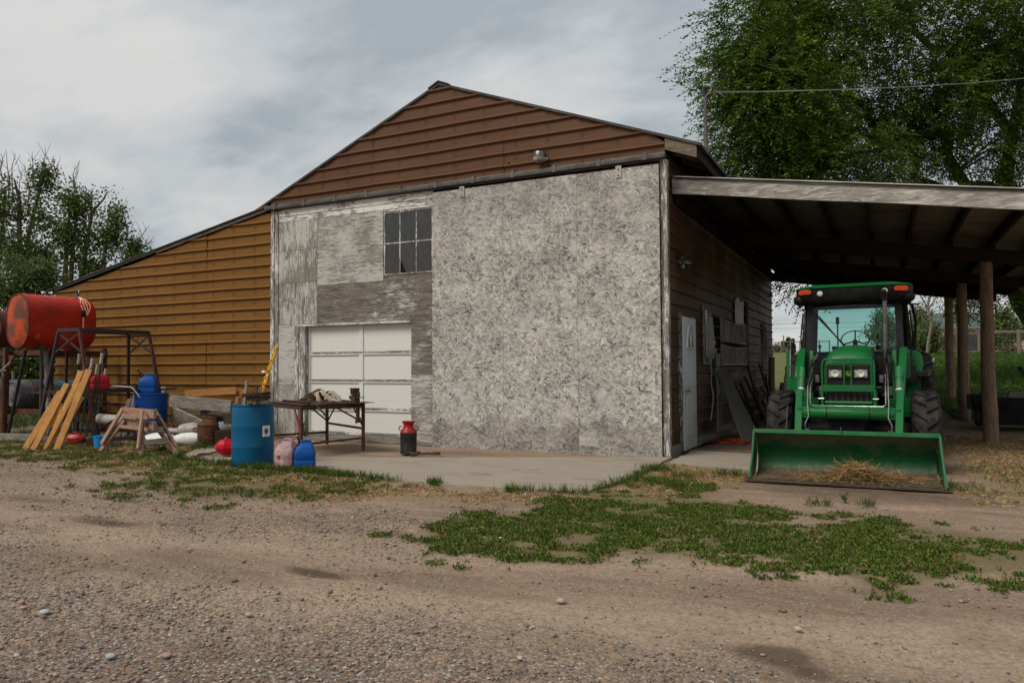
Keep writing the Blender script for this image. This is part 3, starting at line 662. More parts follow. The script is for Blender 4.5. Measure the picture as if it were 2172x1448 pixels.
for r in range(4):
    z0, z1 = rows[r], rows[r+1]
    for a, b in ((gx0, midx), (midx, gx1)):
        m = MB(); m.b2((a+.05, Y0+.092, z0+.045), (b-.05, Y0+.10, z1-.03)); m.build('door_panel', ML['whitewood'], gd)
    m = MB(); m.b2((midx-.05, Y0+.07, z0+.04), (midx+.05, Y0+.10, z1-.025)); m.build('door_stile', ML['whitewood'], gd, bevel=.002)
    m = MB(); m.b2((gx0, Y0+.07, z0), (gx0+.05, Y0+.10, z1)); m.b2((gx1-.05, Y0+.07, z0), (gx1, Y0+.10, z1)); m.build('door_stile', ML['whitewood'], gd, bevel=.002)
    m = MB(); m.b2((gx0+.05, Y0+.066, z0-.001), (gx1-.05, Y0+.10, z0+.04)); m.build('door_rail', ML['railwood'], gd, bevel=.002)
    m = MB(); m.b2((gx0+.05, Y0+.068, z1-.026), (gx1-.05, Y0+.10, z1-.003)); m.build('door_rail', ML['whitewood'], gd, bevel=.002)
board(-11.16, -7.36, .0, .058, 'greylog', 'sill_board', -.01, .05)
m = MB(); m.b2((gx0, Y0+.05, .0), (gx1, Y0+.11, .125)); m.build('door_bottom_board', ML['greylog'], barn)
# sliding osb door
sl = MB().b2((-7.34, Y0-.075, .0), (-3.09, Y0-.045, 4.66)).build('sliding_door', ML['plydark'], barn)
def sheet(x0, x1, z0, z1, y): m = MB(); m.b2((x0+.0015, Y0-.086-y, z0+.0015), (x1-.0015, Y0-.075, z1-.0015)); m.build('osb_panel', ML['osb'], sl, bevel=.0012)
sheet(-7.345, -5.88, -.035, 1.735, .001); sheet(-7.345, -5.88, 1.735, 4.66, .0)
sheet(-5.88, -4.49, -.045, 2.76, .0005); sheet(-5.88, -4.49, 2.76, 4.66, .0016)
sheet(-4.49, -3.085, -.055, 1.765, .0); sheet(-4.49, -3.085, 1.765, 4.65, .0012)
m = MB(); m.b2((-7.33, Y0-.07, -.05), (-3.1, Y0-.05, .0)); m.build('door_bottom_edge', ML['void'], sl)
m = MB()
m.tube([(-3.17, Y0-.09, 1.33), (-3.17, Y0-.125, 1.31), (-3.17, Y0-.125, 1.20), (-3.17, Y0-.09, 1.18)], .008); m.b2((-3.19, Y0-.092, 1.33), (-3.15, Y0-.087, 1.36)); m.b2((-3.19, Y0-.092, 1.15), (-3.15, Y0-.087, 1.18)); m.build('door_handle', ML['chrome'], sl)
for x in (-6.70, -3.75):
    m = MB(); m.b2((x-.05, Y0-.105, 4.50), (x+.05, Y0-.088, 4.70)); h = m.build('door_hanger', ML['pvc'], sl, bevel=.004)
    m = MB(); m.lathe([(.0, 0), (.012, 0), (.012, .01), (0, .014)], (x, Y0-.105, 4.64), 'Y', 8, R=Matrix.Scale(-1, 3, (0, 1, 0))); m.lathe([(.0, 0), (.012, 0), (.012, .01), (0, .014)], (x, Y0-.105, 4.54), 'Y', 8, R=Matrix.Scale(-1, 3, (0, 1, 0))); m.build('bolt', ML['iron'], h)
m = MB(); m.b2((-6.69, Y0-.10, 4.70), (-6.71, Y0-.09, 4.75)); m.b2((-3.74, Y0-.10, 4.70), (-3.76, Y0-.09, 4.75)); m.build('hanger_rod', ML['iron'], sl)
# track under the gable sheet
m = MB(); m.prism([(Y0-.125, 4.735), (Y0-.06, 4.735), (Y0-.055, 4.75), (Y0-.055, 4.815), (Y0-.13, 4.815), (Y0-.13, 4.75)], 'X', -11.47, -2.97); trk = m.build('door_track', ML['galv'], barn, bevel=.006)
for x in np.linspace(-11.2, -3.3, 11):
    m = MB(); m.b2((x-.035, Y0-.137, 4.728), (x+.035, Y0-.131, 4.822)); m.b2((x-.03, Y0-.13, 4.816), (x+.03, Y0-.012, 4.85)); m.build('track_bracket', ML['galv'], trk, bevel=.003)
m = MB(); m.b2((-11.36, Y0-.04, 4.72), (-3.0, Y0-.0, 4.85)); m.build('header_board', ML['oldwood'], barn)
m = MB(); m.b2((-3.03, Y0-.055, .02), (-2.965, Y0+.06, 4.72)); m.build('corner_trim', ML['trimz'], barn, bevel=.004)
m = MB(); m.b2((-3.085, Y0-.03, .02), (-3.034, Y0-.0, 4.72)); m.build('corner_trim', ML['trimz'], barn, bevel=.004)
# ---- side door
dy0, dy1, dz1 = 12.30, 13.24, 2.27
m = MB(); m.b2((XS+.03, dy0, .02), (XS+.075, dy1, dz1)); sdoor = m.build('side_door', ML['doorwhite'], barn, bevel=.004)
m = MB(); m.b2((XS+.0, dy0-.05, .02), (XS+.06, dy0-.004, dz1+.05)); m.b2((XS, dy1+.004, .02), (XS+.06, dy1+.05, dz1+.05)); m.build('door_frame', ML['trimz'], barn)
for (a, b) in ((.20, .43), (.53, .76)):
    for (c, d) in ((.24, .92), (1.08, 1.62)):
        m = MB(); y0, y1 = dy0+a, dy0+b; x = XS+.075
        m.loft([[(x, y0, c), (x, y1, c), (x, y1, d), (x, y0, d)], [(x+.008, y0+.02, c+.02), (x+.008, y1-.02, c+.02), (x+.008, y1-.02, d-.02), (x+.008, y0+.02, d-.02)],
                [(x+.002, y0+.04, c+.04), (x+.002, y1-.04, c+.04), (x+.002, y1-.04, d-.04), (x+.002, y0+.04, d-.04)]]); m.build('raised_panel', ML['doorwhite'], sdoor)
arch = [(.24, 1.74), (.72, 1.74)]+[(.48+.24*math.cos(a), 1.80+.34*math.sin(a)) for a in np.linspace(0, math.pi, 12)]
m = MB(); m.prism([(dy0+u, z) for u, z in arch], 'X', XS+.078, XS+.084); fan = m.build('fan_window', ML['winglass'], sdoor)
m = MB(); pa = [(XS+.085, dy0+u, z) for u, z in arch]; m.tube(pa+[pa[0]], .017, 6, cap=False)
for a in (60, 90, 120): m.tube([(XS+.087, dy0+.48, 1.75), (XS+.087, dy0+.48+.22*math.cos(math.radians(a)), 1.80+.31*math.sin(math.radians(a)))], .009, 5)
m.build('window_trim', ML['doorwhite'], sdoor, smooth=True)
m = MB(); m.lathe([(.0, 0), (.033, 0), (.033, .008), (.012, .012), (.012, .035), (.028, .045), (.03, .06), (.018, .072), (0, .074)], (XS+.076, dy0+.12, 1.02), 'X', 16); m.build('door_knob', ML['chrome'], sdoor, smooth=True)
m = MB(); m.b2((XS+.06, dy0-.045, .97), (XS+.068, dy0-.008, 1.08)); m.build('strike_plate', ML['steel'], barn)
for z in (.3, 1.15, 1.95): m = MB(); m.b2((XS+.06, dy1-.002, z-.05), (XS+.078, dy1+.02, z+.05)); m.build('hinge', ML['steel'], sdoor)
# ---- side windows and dark openings
def side_frame(y0, y1, z0, z1, t, mt='slat'):
    m = MB(); a, b = XS+.02, XS+.07
    m.b2((a, y0, z0), (b, y0+t, z1)); m.b2((a, y1-t, z0), (b, y1, z1)); m.b2((a, y0+t, z0), (b, y1-t, z0+t)); m.b2((a, y0+t, z1-t), (b, y1-t, z1)); return m.build('side_window', ML[mt], barn)
w = side_frame(14.05, 14.62, 1.46, 2.58, .05); m = MB(); m.b2((XS+.03, 14.10, 1.95), (XS+.038, 14.57, 2.53)); m.build('pane', ML['mirror_glass'], w); m = MB(); m.b2((XS+.03, 14.10, 1.51), (XS+.036, 14.57, 1.95)); m.build('pane', ML['winglass'], w)
m = MB(); m.b2((XS+.03, 14.64, 1.40), (XS+.034, 18.95, 2.42)); m.build('dark_opening', ML['void'], barn)
m = MB(); m.prism(resample([(17.45, 2.40), (18.62, 2.40), (18.66, 3.0), (18.2, 2.98), (17.9, 3.05), (17.5, 2.92)], .2, .03, 2), 'X', XS+.04, XS+.046); m.build('torn_window_sheet', ML['sack'], barn)
m = MB(); m.b2((XS+.02, 18.9, 1.36), (XS+.07, 19.2, 3.02)); m.build('window_board', ML['matte'], barn)
w = side_frame(21.95, 22.5, 1.35, 2.62, .07, 'trimz'); m = MB(); m.b2((XS+.03, 22.02, 2.0), (XS+.036, 22.43, 2.55)); m.build('pane', ML['mirror_glass'], w)
m = MB(); m.b2((XS+.02, 14.5, 1.36), (XS+.06, 19.4, 1.41)); m.build('ledge', ML['oldwood'], barn)

# ------------------------------------------------------------ carport
cp = thing('carport', (1.9, 12, 0), 'open carport with sagging grey fascia beam and corrugated tin roof on round log posts', 'carport')
def zc_(x): return 4.50-.155*(x+2.93)
cw = []
ys = np.arange(11.86, 24.6, .0165)
rowA = [( -2.93, y, zc_(-2.93)+.017*math.sin(y*2*math.pi/.099)) for y in ys]; rowB = [(3.5, y, zc_(3.5)+.017*math.sin(y*2*math.pi/.099)) for y in ys]
m = MB(); m.loft([rowA, rowB], cap=False, close=False); o = m.build('roof_sheet', ML['tin'], cp, smooth=False, recalc=False); o.data.shade_smooth()
sm = o.modifiers.new('thick', 'SOLIDIFY'); sm.thickness = .0015
m = MB(); m.loft([[(-2.96, 11.84, zc_(-2.96)+.03), (-2.96, 11.93, zc_(-2.96)+.03), (-2.96, 11.93, zc_(-2.96)+.016), (-2.96, 11.84, zc_(-2.96)+.016)], [(3.55, 11.84, zc_(3.55)+.03), (3.55, 11.93, zc_(3.55)+.03), (3.55, 11.93, zc_(3.55)+.016), (3.55, 11.84, zc_(3.55)+.016)]]); m.build('drip_edge', ML['tinbright'], cp)
def slope_beam(x0, x1, y0, y1, top, h, mt, nm, bev=0):
    m = MB(); K = 12; rings = []
    for i in range(K+1):
        x = lerp(x0, x1, i/K); z = zc_(x)-top; s = .006*math.sin(i*1.3)
        rings.append([(x, y0, z-h+s), (x, y1, z-h+s), (x, y1, z), (x, y0, z)])
    m.loft(rings); return m.build(nm, ML[mt], cp, bevel=bev)
slope_beam(-2.99, 3.5, 11.88, 11.925, .012, .245, 'fascia', 'fascia_beam', .004)
slope_beam(-2.93, 3.5, 24.45, 24.5, .012, .2, 'beamx', 'fascia_beam')
for x in [-2.80+.665*k for k in range(10)]:
    for (ya, yb) in ((11.93, 16.3), (15.9, 20.3), (20.0, 24.44)):
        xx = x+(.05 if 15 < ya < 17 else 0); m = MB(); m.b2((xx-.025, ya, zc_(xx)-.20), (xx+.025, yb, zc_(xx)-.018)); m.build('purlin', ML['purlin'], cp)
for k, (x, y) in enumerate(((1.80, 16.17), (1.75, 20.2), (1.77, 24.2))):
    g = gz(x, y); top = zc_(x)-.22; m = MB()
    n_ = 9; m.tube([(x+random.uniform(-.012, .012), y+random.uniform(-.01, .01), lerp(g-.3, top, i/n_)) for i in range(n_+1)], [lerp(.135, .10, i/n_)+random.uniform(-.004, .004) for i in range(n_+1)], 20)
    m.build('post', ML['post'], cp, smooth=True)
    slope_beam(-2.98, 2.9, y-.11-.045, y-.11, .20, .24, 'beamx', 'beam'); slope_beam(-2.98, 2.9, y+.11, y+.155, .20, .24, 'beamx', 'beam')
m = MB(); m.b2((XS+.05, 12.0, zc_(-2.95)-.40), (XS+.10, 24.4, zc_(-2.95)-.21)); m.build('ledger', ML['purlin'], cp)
for y in (): m = MB(); m.beam((XS+.1, y, zc_(-3)-1.1), (-2.1, y, zc_(-2.1)-.22), .05, .09, (0, 1, 0)); m.build('brace', ML['purlin'], cp)
# ------------------------------------------------------------ tractor (local: +y towards the rear, x to the right of the picture)
tr = thing('tractor', (-.42, 9.66, 0), 'green farm tractor with cab and front loader bucket parked under the carport', 'tractor', rz=math.radians(-1.15))
def tp(m, name, mt, parent=None, **k):
    return m.build(name, ML[mt] if isinstance(mt, str) else [ML[q] for q in mt], parent or tr, local=True, **k)
def S2(f):      # both sides
    for s in (-1, 1): f(s)
# bucket
RB = Matrix.Rotation(math.radians(3.15), 4, 'Z')
def buck(m, *a, **k):
    o = tp(m, *a, **k)
    o.data.transform(RB); return o
inner = [(0.0, .028), (.30, .034), (.46, .045), (.56, .09), (.61, .17), (.615, .27), (.575, .38), (.49, .49), (.37, .575), (.33, .592)]
outer = [(a+.014*c, b+.014*d) for (a, b), (c, d) in zip(inner, [(0, -1), (0, -1), (.3, -1), (.8, -.7), (1, -.2), (1, .1), (.9, .5), (.7, .7), (.5, .9), (.2, 1)])]
m = MB(); pf = inner+outer[::-1]
m.loft([[(x*(1 if z > .3 else 1), y, z) for y, z in pf] for x in np.linspace(-1.03, 1.03, 9)]); bk = buck(m, 'bucket', 'bucket', smooth=True)
for s in (-1, 1):
    m = MB(); pl = [(0.01, .03), (.46, .035), (.57, .09), (.63, .2), (.62, .3), (.5, .5), (.36, .6), (.31, .6), (.24, .42), (.10, .18)]
    a = [((1.035+.012)*s+.035*s*(1-z/.6), y, z) for y, z in pl]; b = [(1.032*s+.035*s*(1-z/.6)*0.6, y, z) for y, z in pl]
    m.loft([a, b]); buck(m, 'side_plate', 'bucket', bk, bevel=.003)
    m = MB(); m.tube([(1.045*s, .30, .605), (1.052*s, .16, .32), (1.075*s, .0, .045)], .012, 6); buck(m, 'side_edge', 'greendust', bk, smooth=True)
m = MB(); m.box((0, .335, .602), (2.10, .035, .05)); m.box((0, .352, .58), (2.08, .01, .03)); buck(m, 'top_lip', 'greendust', bk, bevel=.005)
m = MB(); m.prism([(-.075, .006), (.12, .012), (.12, .026), (-.075, .02)], 'X', -1.12, 1.12); buck(m, 'cutting_edge', 'rustdark', bk, bevel=.003)
m = MB(); m.box((-.02, .30, .640), (.012, .012, .07)); m.box((-1.045, .33, .64), (.012, .012, .05)); buck(m, 'level_pin', 'steel', bk)
# front wheels
def wheel(cx, cy, R, w, rimr, nl, name='wheel', parent=None, lug=.035, hub='green'):
    prof = [(rimr, -w*.46), (rimr+.05, -w*.52), (R*.80, -w*.56), (R*.93, -w*.50), (R-.005, -w*.40), (R, -w*.2), (R+.004, 0), (R, w*.2), (R-.005, w*.40), (R*.93, w*.50), (R*.80, w*.56), (rimr+.05, w*.52), (rimr, w*.46)]
    c = (cx, cy, R+lug*.5)
    mt = MB(); mt.lathe(prof+[prof[0]], c, 'X', 48)
    for k in range(nl):
        for s in (-1, 1):
            a0 = 2*math.pi*(k+(.5 if s > 0 else 0))/nl; pts = []
            for (u, da) in ((.0, 0.), (.22, .09), (.42, .19), (.53, .30)):
                pts.append((u*w*s, a0+da))
            for (u1, t1), (u2, t2) in zip(pts[:-1], pts[1:]):
                def PT(u, t, r): return (cx+u, cy-r*math.cos(t)*1.0, c[2]+r*math.sin(t))
                q = lug*.75/R; rr1 = R+lug*(1 if abs(u1) < w*.45 else .55); rr2 = R+lug*(1 if abs(u2) < w*.45 else .3); rb2 = R if abs(u2) < w*.45 else R*.93
                mt.loft([[PT(u1, t1-q, R-.01), PT(u1, t1+q, R-.01), PT(u1, t1+q*.7, rr1), PT(u1, t1-q*.7, rr1)], [PT(u2, t2-q, rb2-.01), PT(u2, t2+q, rb2-.01), PT(u2, t2+q*.7, rr2 if rb2 == R else R*.97), PT(u2, t2-q*.7, rr2 if rb2 == R else R*.97)]])
    root = tp(mt, name, 'tyre', parent)
    root.data.shade_smooth(); root.data.set_sharp_from_angle(angle=math.radians(35))
    mr = MB(); mr.lathe([(0, -.03), (rimr*.4, -.03), (rimr*.45, .04), (rimr*.85, .07), (rimr*.95, w*.3), (rimr+.012, w*.46), (rimr+.012, -w*.46), (rimr*.9, -w*.4), (rimr*.8, -.05), (0, -.06)], c, 'X', 32)
    for k in range(8): a = k*math.pi/4; mr.lathe([(0, 0), (.014, 0), (.014, .02), (0, .02)], (c[0]+.04, c[1]+rimr*.33*math.cos(a), c[2]+rimr*.33*math.sin(a)), 'X', 6)
    tp(mr, 'rim', 'badge' if hub == 'yellow' else 'green', root, smooth=True)
    return root
for s in (-1, 1): wheel(.91*s+.01, 1.78, .515, .315, .27, 16)
for s in (-1, 1): wheel(.875*s+.0, 3.95, .78, .40, .44, 20, lug=.045)
m = MB(); m.tube([(-.8, 1.78, .53), (.8, 1.78, .53)], .075, 12); m.box((0, 1.78, .50), (.55, .34, .26)); m.ball((-.66, 1.78, .53), .13); m.ball((.66, 1.78, .53), .13); tp(m, 'front_axle', 'matte', smooth=True)
m = MB(); m.box((0, 2.6, .68), (.46, 2.2, .40)); m.box((0, 1.5, .62), (.40, .5, .30)); m.box((0, 3.9, .8), (.7, .9, .5)); m.box((0, 3.0, .45), (.9, .7, .25)); tp(m, 'chassis', 'matte', bevel=.02)
m = MB(); m.tube([(-.85, 3.95, .83), (.85, 3.95, .83)], .1, 12); tp(m, 'rear_axle', 'matte', smooth=True)
for s in (-1, 1): m = MB(); m.box((.45*s, 2.75, .60), (.28, .9, .42)); tp(m, 'fuel_tank', 'black', bevel=.03)
# hood
def hoodring(y, w, zt, zb, sh=.12, sl=0.):
    pts = [(-w, zb), (-w-.004, zt-sh*1.8), (-w+.012, zt-sh*.9), (-w+.05, zt-sh*.35), (-w*.62, zt-.012), (-w*.25, zt+.004), (w*.25, zt+.004), (w*.62, zt-.012), (w-.05, zt-sh*.35), (w-.012, zt-sh*.9), (w+.004, zt-sh*1.8), (w, zb)]
    return [(x, y+(zt-z)*-sl, z) for x, z in pts]
rings = [hoodring(1.375, .292, 1.50, .93, .10), hoodring(1.39, .300, 1.545, .93, .11), hoodring(1.43, .300, 1.60, .93, .13), hoodring(1.52, .302, 1.645, .95, .15), hoodring(1.72, .303, 1.675, 1.0, .16), hoodring(2.2, .304, 1.705, 1.05, .16), hoodring(2.95, .306, 1.745, 1.1, .16)]
m = MB(); m.loft(rings); hood = tp(m, 'hood', 'green', smooth=True)
m = MB(); m.box((0, 1.368, 1.19), (.535, .03, .50)); m.box((-.31, 2.1, 1.18), (.02, .9, .36)); m.box((.31, 2.1, 1.18), (.02, .9, .36)); grille = tp(m, 'grille', 'black', hood, bevel=.01)
m = MB()
for x in np.linspace(-.23, .23, 7): m.box((x, 1.348, 1.03), (.022, .012, .17))
tp(m, 'grille_slots', 'rustdark', grille)
m = MB(); m.box((0, 1.350, 1.33), (.53, .02, .17)); tp(m, 'headlight_surround', 'matte', hood, bevel=.01)
for s in (-1, 1):
    m = MB(); m.box((.158*s, 1.336, 1.325), (.168, .022, .108)); hl = tp(m, 'headlight', 'reflector', hood, bevel=.012)
    m = MB(); m.lathe([(0, .0), (.018, .0), (.03, .01), (.046, .014), (.05, .012), (.05, -.004)], (.158*s, 1.324, 1.325), 'Y', 20, R=Matrix.Scale(-1, 3, (0, 1, 0))); tp(m, 'bulb', 'lens', hl, smooth=True)
    m = MB(); x0 = .158*s
    m.tube([(x0-.082, 1.322, 1.272), (x0+.082, 1.322, 1.272), (x0+.082, 1.322, 1.378), (x0-.082, 1.322, 1.378), (x0-.082, 1.322, 1.272)], .005, 6); tp(m, 'headlight_bezel', 'steel', hl)
# leaping deer outline badge in a rounded shield
m = MB(); m.prism([(-.036, -.024), (-.026, -.032), (.026, -.032), (.036, -.024), (.036, .022), (.026, .032), (-.026, .032), (-.036, .022)], 'Y', 1.325, 1.333); o = tp(m, 'badge', 'badgegreen', hood)
o.data.transform(Matrix.Translation((0, 0, 1.325)))
m = MB(); P = lambda x, z: (x*.9, 1.322, 1.325+z)
m.tube([P(-.036, -.024), P(-.026, -.032), P(.026, -.032), P(.036, -.024), P(.036, .022), P(.026, .032), P(-.026, .032), P(-.036, .022), P(-.036, -.024)], .0016, 5)
m.tube([P(-.024, -.012), P(-.010, -.004), P(.010, -.008), P(.026, -.018)], .0032, 5); m.tube([P(-.010, -.004), P(-.006, .008), P(-.014, .014)], .0028, 5); m.tube([P(-.006, .008), P(-.002, .02)], .002, 5); m.tube([P(.010, -.008), P(.004, -.018), P(.016, -.022)], .0024, 5)
tp(m, 'badge_lines', 'badge', o)
m = MB(); m.prism([(-.018, 1.455), (.018, 1.455), (.014, 1.50), (-.014, 1.50)], 'Y', 1.48, 1.50); o = tp(m, 'hood_latch', 'black', hood)
o.data.transform(Matrix.Translation((0, .0, .115)))
m = MB(); m.ball((0, 1.476, 1.580), (.012, .012, .014), 8); tp(m, 'latch_button', 'chrome', hood, smooth=True)
# brush guard
gy = 1.29; m = MB()
m.tube([(-.318, gy, .90), (-.322, gy, 1.40), (-.315, gy+.01, 1.485), (-.29, gy+.015, 1.515), (0, gy+.02, 1.522), (.29, gy+.015, 1.515), (.315, gy+.01, 1.485), (.322, gy, 1.40), (.318, gy, .90)], .013, 8)
for x in (-.044, .044): m.tube([(x, gy, 1.13), (x, gy+.005, 1.518)], .010, 8)
bg_ = tp(m, 'brush_guard', 'green', smooth=True)
m = MB(); m.box((0, gy-.018, 1.125), (.665, .016, .088)); tp(m, 'guard_bar', 'green', bg_, bevel=.006)
m = MB(); m.tube([(-.29, gy, .93), (.29, gy, .93)], .026, 10); m.box((-.325, gy+.02, 1.0), (.03, .09, .24)); m.box((.325, gy+.02, 1.0), (.03, .09, .24)); tp(m, 'guard_lower_bar', 'green', bg_, smooth=True)
m = MB()
for s in (-1, 1): m.tube([(.30*s, gy-.03, .985), (.37*s, gy-.03, .985)], .011, 8)
tp(m, 'guard_pin', 'chrome', bg_)
m = MB(); m.box((0, 1.72, .93), (.62, .7, .03)); m.box((-.33, 1.75, .95), (.02, .8, .22)); m.box((.33, 1.75, .95), (.02, .8, .22)); tp(m, 'hood_skirt', 'green', bevel=.005)
# loader
m = MB(); m.lathe([(.0, -.545), (.082, -.545), (.085, -.54), (.085, .54), (.082, .545), (0, .545)], (0, 1.16, .80), 'X', 28); tube_ = tp(m, 'torque_tube', 'green', smooth=True)
for x in (-.26, .26):
    m = MB(); m.lathe([(.0885, -.006), (.0895, 0), (.0885, .006)], (x, 1.16, .80), 'X', 28); tp(m, 'cable_tie', 'cable', tube_)
for s in (-1, 1):
    # mast on the chassis
    m = MB(); m.prism([(2.25, .75), (2.75, .75), (2.72, 1.30), (2.62, 1.66), (2.40, 1.66), (2.30, 1.30)], 'X', .56*s-.03, .56*s+.03)
    m.prism([(2.30, 1.25), (2.66, 1.25), (2.66, 1.66), (2.36, 1.66)], 'X', .70*s-.055, .70*s+.055); m.box((.6*s, 2.5, .85), (.3, .5, .2)); mast = tp(m, 'loader_mast', 'green', bevel=.008)
    m = MB(); m.lathe([(0, 0), (.022, 0), (.022, .004), (0, .004)], (.70*s, 2.297, 1.585), 'Y', 14); tp(m, 'pivot_hole', 'matte', mast)
    # boom: upper arm from mast over the wheel down to the bucket
    m = MB(); bx = .655*s
    path = [(2.52, 1.62), (2.30, 1.60), (1.75, 1.28), (1.20, .84), (.92, .48), (.78, .34)]
    up = []; lo = []
    for i, (y, z) in enumerate(path):
        a = path[max(0, i-1)]; b = path[min(len(path)-1, i+1)]; ty, tz = b[0]-a[0], b[1]-a[1]; l = math.hypot(ty, tz); h = (.08, .085, .085, .08, .07, .06)[i]
        up.append((y-tz/l*-h, z+ty/l*-h)); lo.append((y+tz/l*-h, z-ty/l*-h))
    m.prism(up+lo[::-1], 'X', bx-.045, bx+.045); m.box((.60*s, 1.16, .80), (.14, .14, .15)); m.v = [(x+s*.055*(y-1.9), y, z) for x, y, z in m.v]; tp(m, 'loader_arm', 'green', bevel=.010)
    # bucket cylinder standing in front of the arm
    m = MB(); cx = .60*s
    m.tube([(cx+.015*s, 1.66, 1.40), (cx+.008*s, 1.12, .64)], .042, 16); m.tube([(cx+.0145*s, 1.63, 1.36), (cx+.014*s, 1.56, 1.26)], .048, 16); m.tube([(cx+.009*s, 1.16, .70), (cx+.008*s, 1.12, .64)], .049, 16); cyl = tp(m, 'lift_cylinder', 'greendust', smooth=True)
    m = MB(); m.tube([(cx+.008*s, 1.13, .65), (cx, .86, .40)], .022, 12); tp(m, 'cylinder_rod', 'chrome', cyl, smooth=True)
    m = MB(); m.tube([(cx+.012*s, 1.30, .895), (cx+.0125*s, 1.312, .912)], .0445, 16); m.tube([(cx+.013*s, 1.44, 1.09), (cx+.0135*s, 1.452, 1.107)], .0445, 16); tp(m, 'cylinder_band', 'white', cyl, smooth=True)
    m = MB(); m.beam((cx, .90, .42), (cx, .70, .34), .10, .09); m.box((cx+.10*s, .9, .46), (.012, .10, .06)); m.box((cx+.06*s, .9, .46), (.10, .012, .012)); tp(m, 'bucket_linkage', 'green', bevel=.006)
    m = MB(); m.prism([(.66, .10), (.78, .14), (.76, .50), (.66, .50)], 'X', cx-.05, cx+.05); tp(m, 'bucket_bracket', 'green')
    # steel hydraulic lines
    m = MB(); xx = .485*s
    m.tube([(xx-.02*s, 1.70, 1.44), (xx, 1.20, 1.22), (xx, 1.075, 1.16), (xx, 1.06, 1.0), (xx+.005*s, 1.05, .96), (xx-.005*s, 1.04, .75), (xx+.035*s, 1.02, .66), (xx+.035*s, 1.02, .58)], .007, 8)
    tp(m, 'hydraulic_line', 'chrome', smooth=True)
    m = MB()
    for q in range(3): m.tube([(.50*s-.03*q*s, 2.4, 1.52-.02*q), (.52*s-.03*q*s, 2.0, 1.50-.03*q), (.50*s-.02*q*s, 1.75, 1.30-.05*q), (.47*s, 1.5, 1.15-.04*q)], .011, 7)
    tp(m, 'hydraulic_hose', 'cable', smooth=True)
    m = MB(); m.box((.50*s, 1.02, .575), (.06, .03, .03)); m.box((.40*s, 1.5, 1.25), (.05, .05, .10)); tp(m, 'hose_fitting', 'steel', bevel=.004)
m = MB(); xx = .455
m.tube([(-xx, 1.62, 1.30), (-xx, 1.12, 1.15), (-xx, 1.06, 1.06), (-xx, 1.055, .95), (-xx, 1.055, .925), (-xx+.03, 1.055, .898), (xx-.03, 1.055, .898), (xx, 1.055, .925), (xx, 1.055, 1.06), (xx, 1.12, 1.15), (xx, 1.62, 1.30)], .007, 8)
tp(m, 'hydraulic_line', 'chrome', smooth=True)
for s in (-1, 1):      # white grease-stained boom faces beside the hose runs
    m = MB()
    for q in range(4): m.beam((.47*s+.02*s*q, 2.40, 1.60-.012*q), (.50*s+.008*s*q, 1.95, 1.47-.03*q), .006, .02, (1, 0, 0))
    tp(m, 'hose_clamp_strip', 'steel')
# left level rod and bracket plate
m = MB(); m.prism([(-.90, 1.04), (-.74, 1.04), (-.70, 1.10), (-.70, 1.26), (-.76, 1.26), (-.82, 1.33), (-.84, 1.66), (-.90, 1.66)], 'Y', 2.22, 2.24); tp(m, 'side_bracket', 'green', bevel=.004)
m = MB(); m.tube([(-.835, 2.19, 1.70), (-.84, 2.18, 1.28)], .009, 8); m.tube([(-.80, 1.6, 1.0), (-.74, .75, .50)], .008, 8); tp(m, 'level_rod', 'chrome', smooth=True)
# fenders
for s in (-1, 1):
    m = MB(); inn = []; out_ = []
    for a in np.linspace(-10, 160, 16):
        r = math.radians(a); inn.append((3.95-.86*math.cos(r), .80+.86*math.sin(r))); out_.append((3.95-.885*math.cos(r), .80+.885*math.sin(r)))
    poly = inn+out_[::-1]; m.prism(poly, 'X', *sorted((.66*s, .90*s)))
    m.prism([inn[0], *inn, inn[-1], (4.4, 1.0), (3.5, 1.0)], 'X', *sorted((.645*s, .66*s))); tp(m, 'fender', 'green', bevel=.02)
m = MB(); m.prism([(.72, .98), (.86, .92), (.95, 1.45), (.93, 1.60), (.86, 1.66), (.72, 1.66)], 'Y', 3.24, 3.30); tp(m, 'fender_front', 'green', bevel=.015)
m = MB(); m.box((1.02, 4.1, 1.50), (.20, .34, .12)); bx = tp(m, 'fender_box', 'black', bevel=.015)
m = MB(); m.box((1.10, 3.925, 1.51), (.05, .01, .07)); tp(m, 'reflector', 'reflector', bx)
m = MB(); m.box((.87, 3.1, 1.30), (.26, .22, .10)); tp(m, 'fender_light_box', 'black', bevel=.02)
m = MB(); m.box((.86, 2.75, .62), (.26, .5, .03)); m.box((.86, 2.7, .40), (.26, .3, .03)); m.box((.75, 2.7, .52), (.02, .3, .26)); m.tube([(.84, 2.95, 1.25), (.90, 2.9, 1.0), (.80, 2.85, .75)], .014, 8); tp(m, 'step', 'matte', bevel=.004)
m = MB(); m.box((.74, 3.1, 1.62), (.12, .12, .08)); m.box((.80, 3.0, 1.3), (.1, .1, .3)); tp(m, 'relay_box', 'black', bevel=.01)
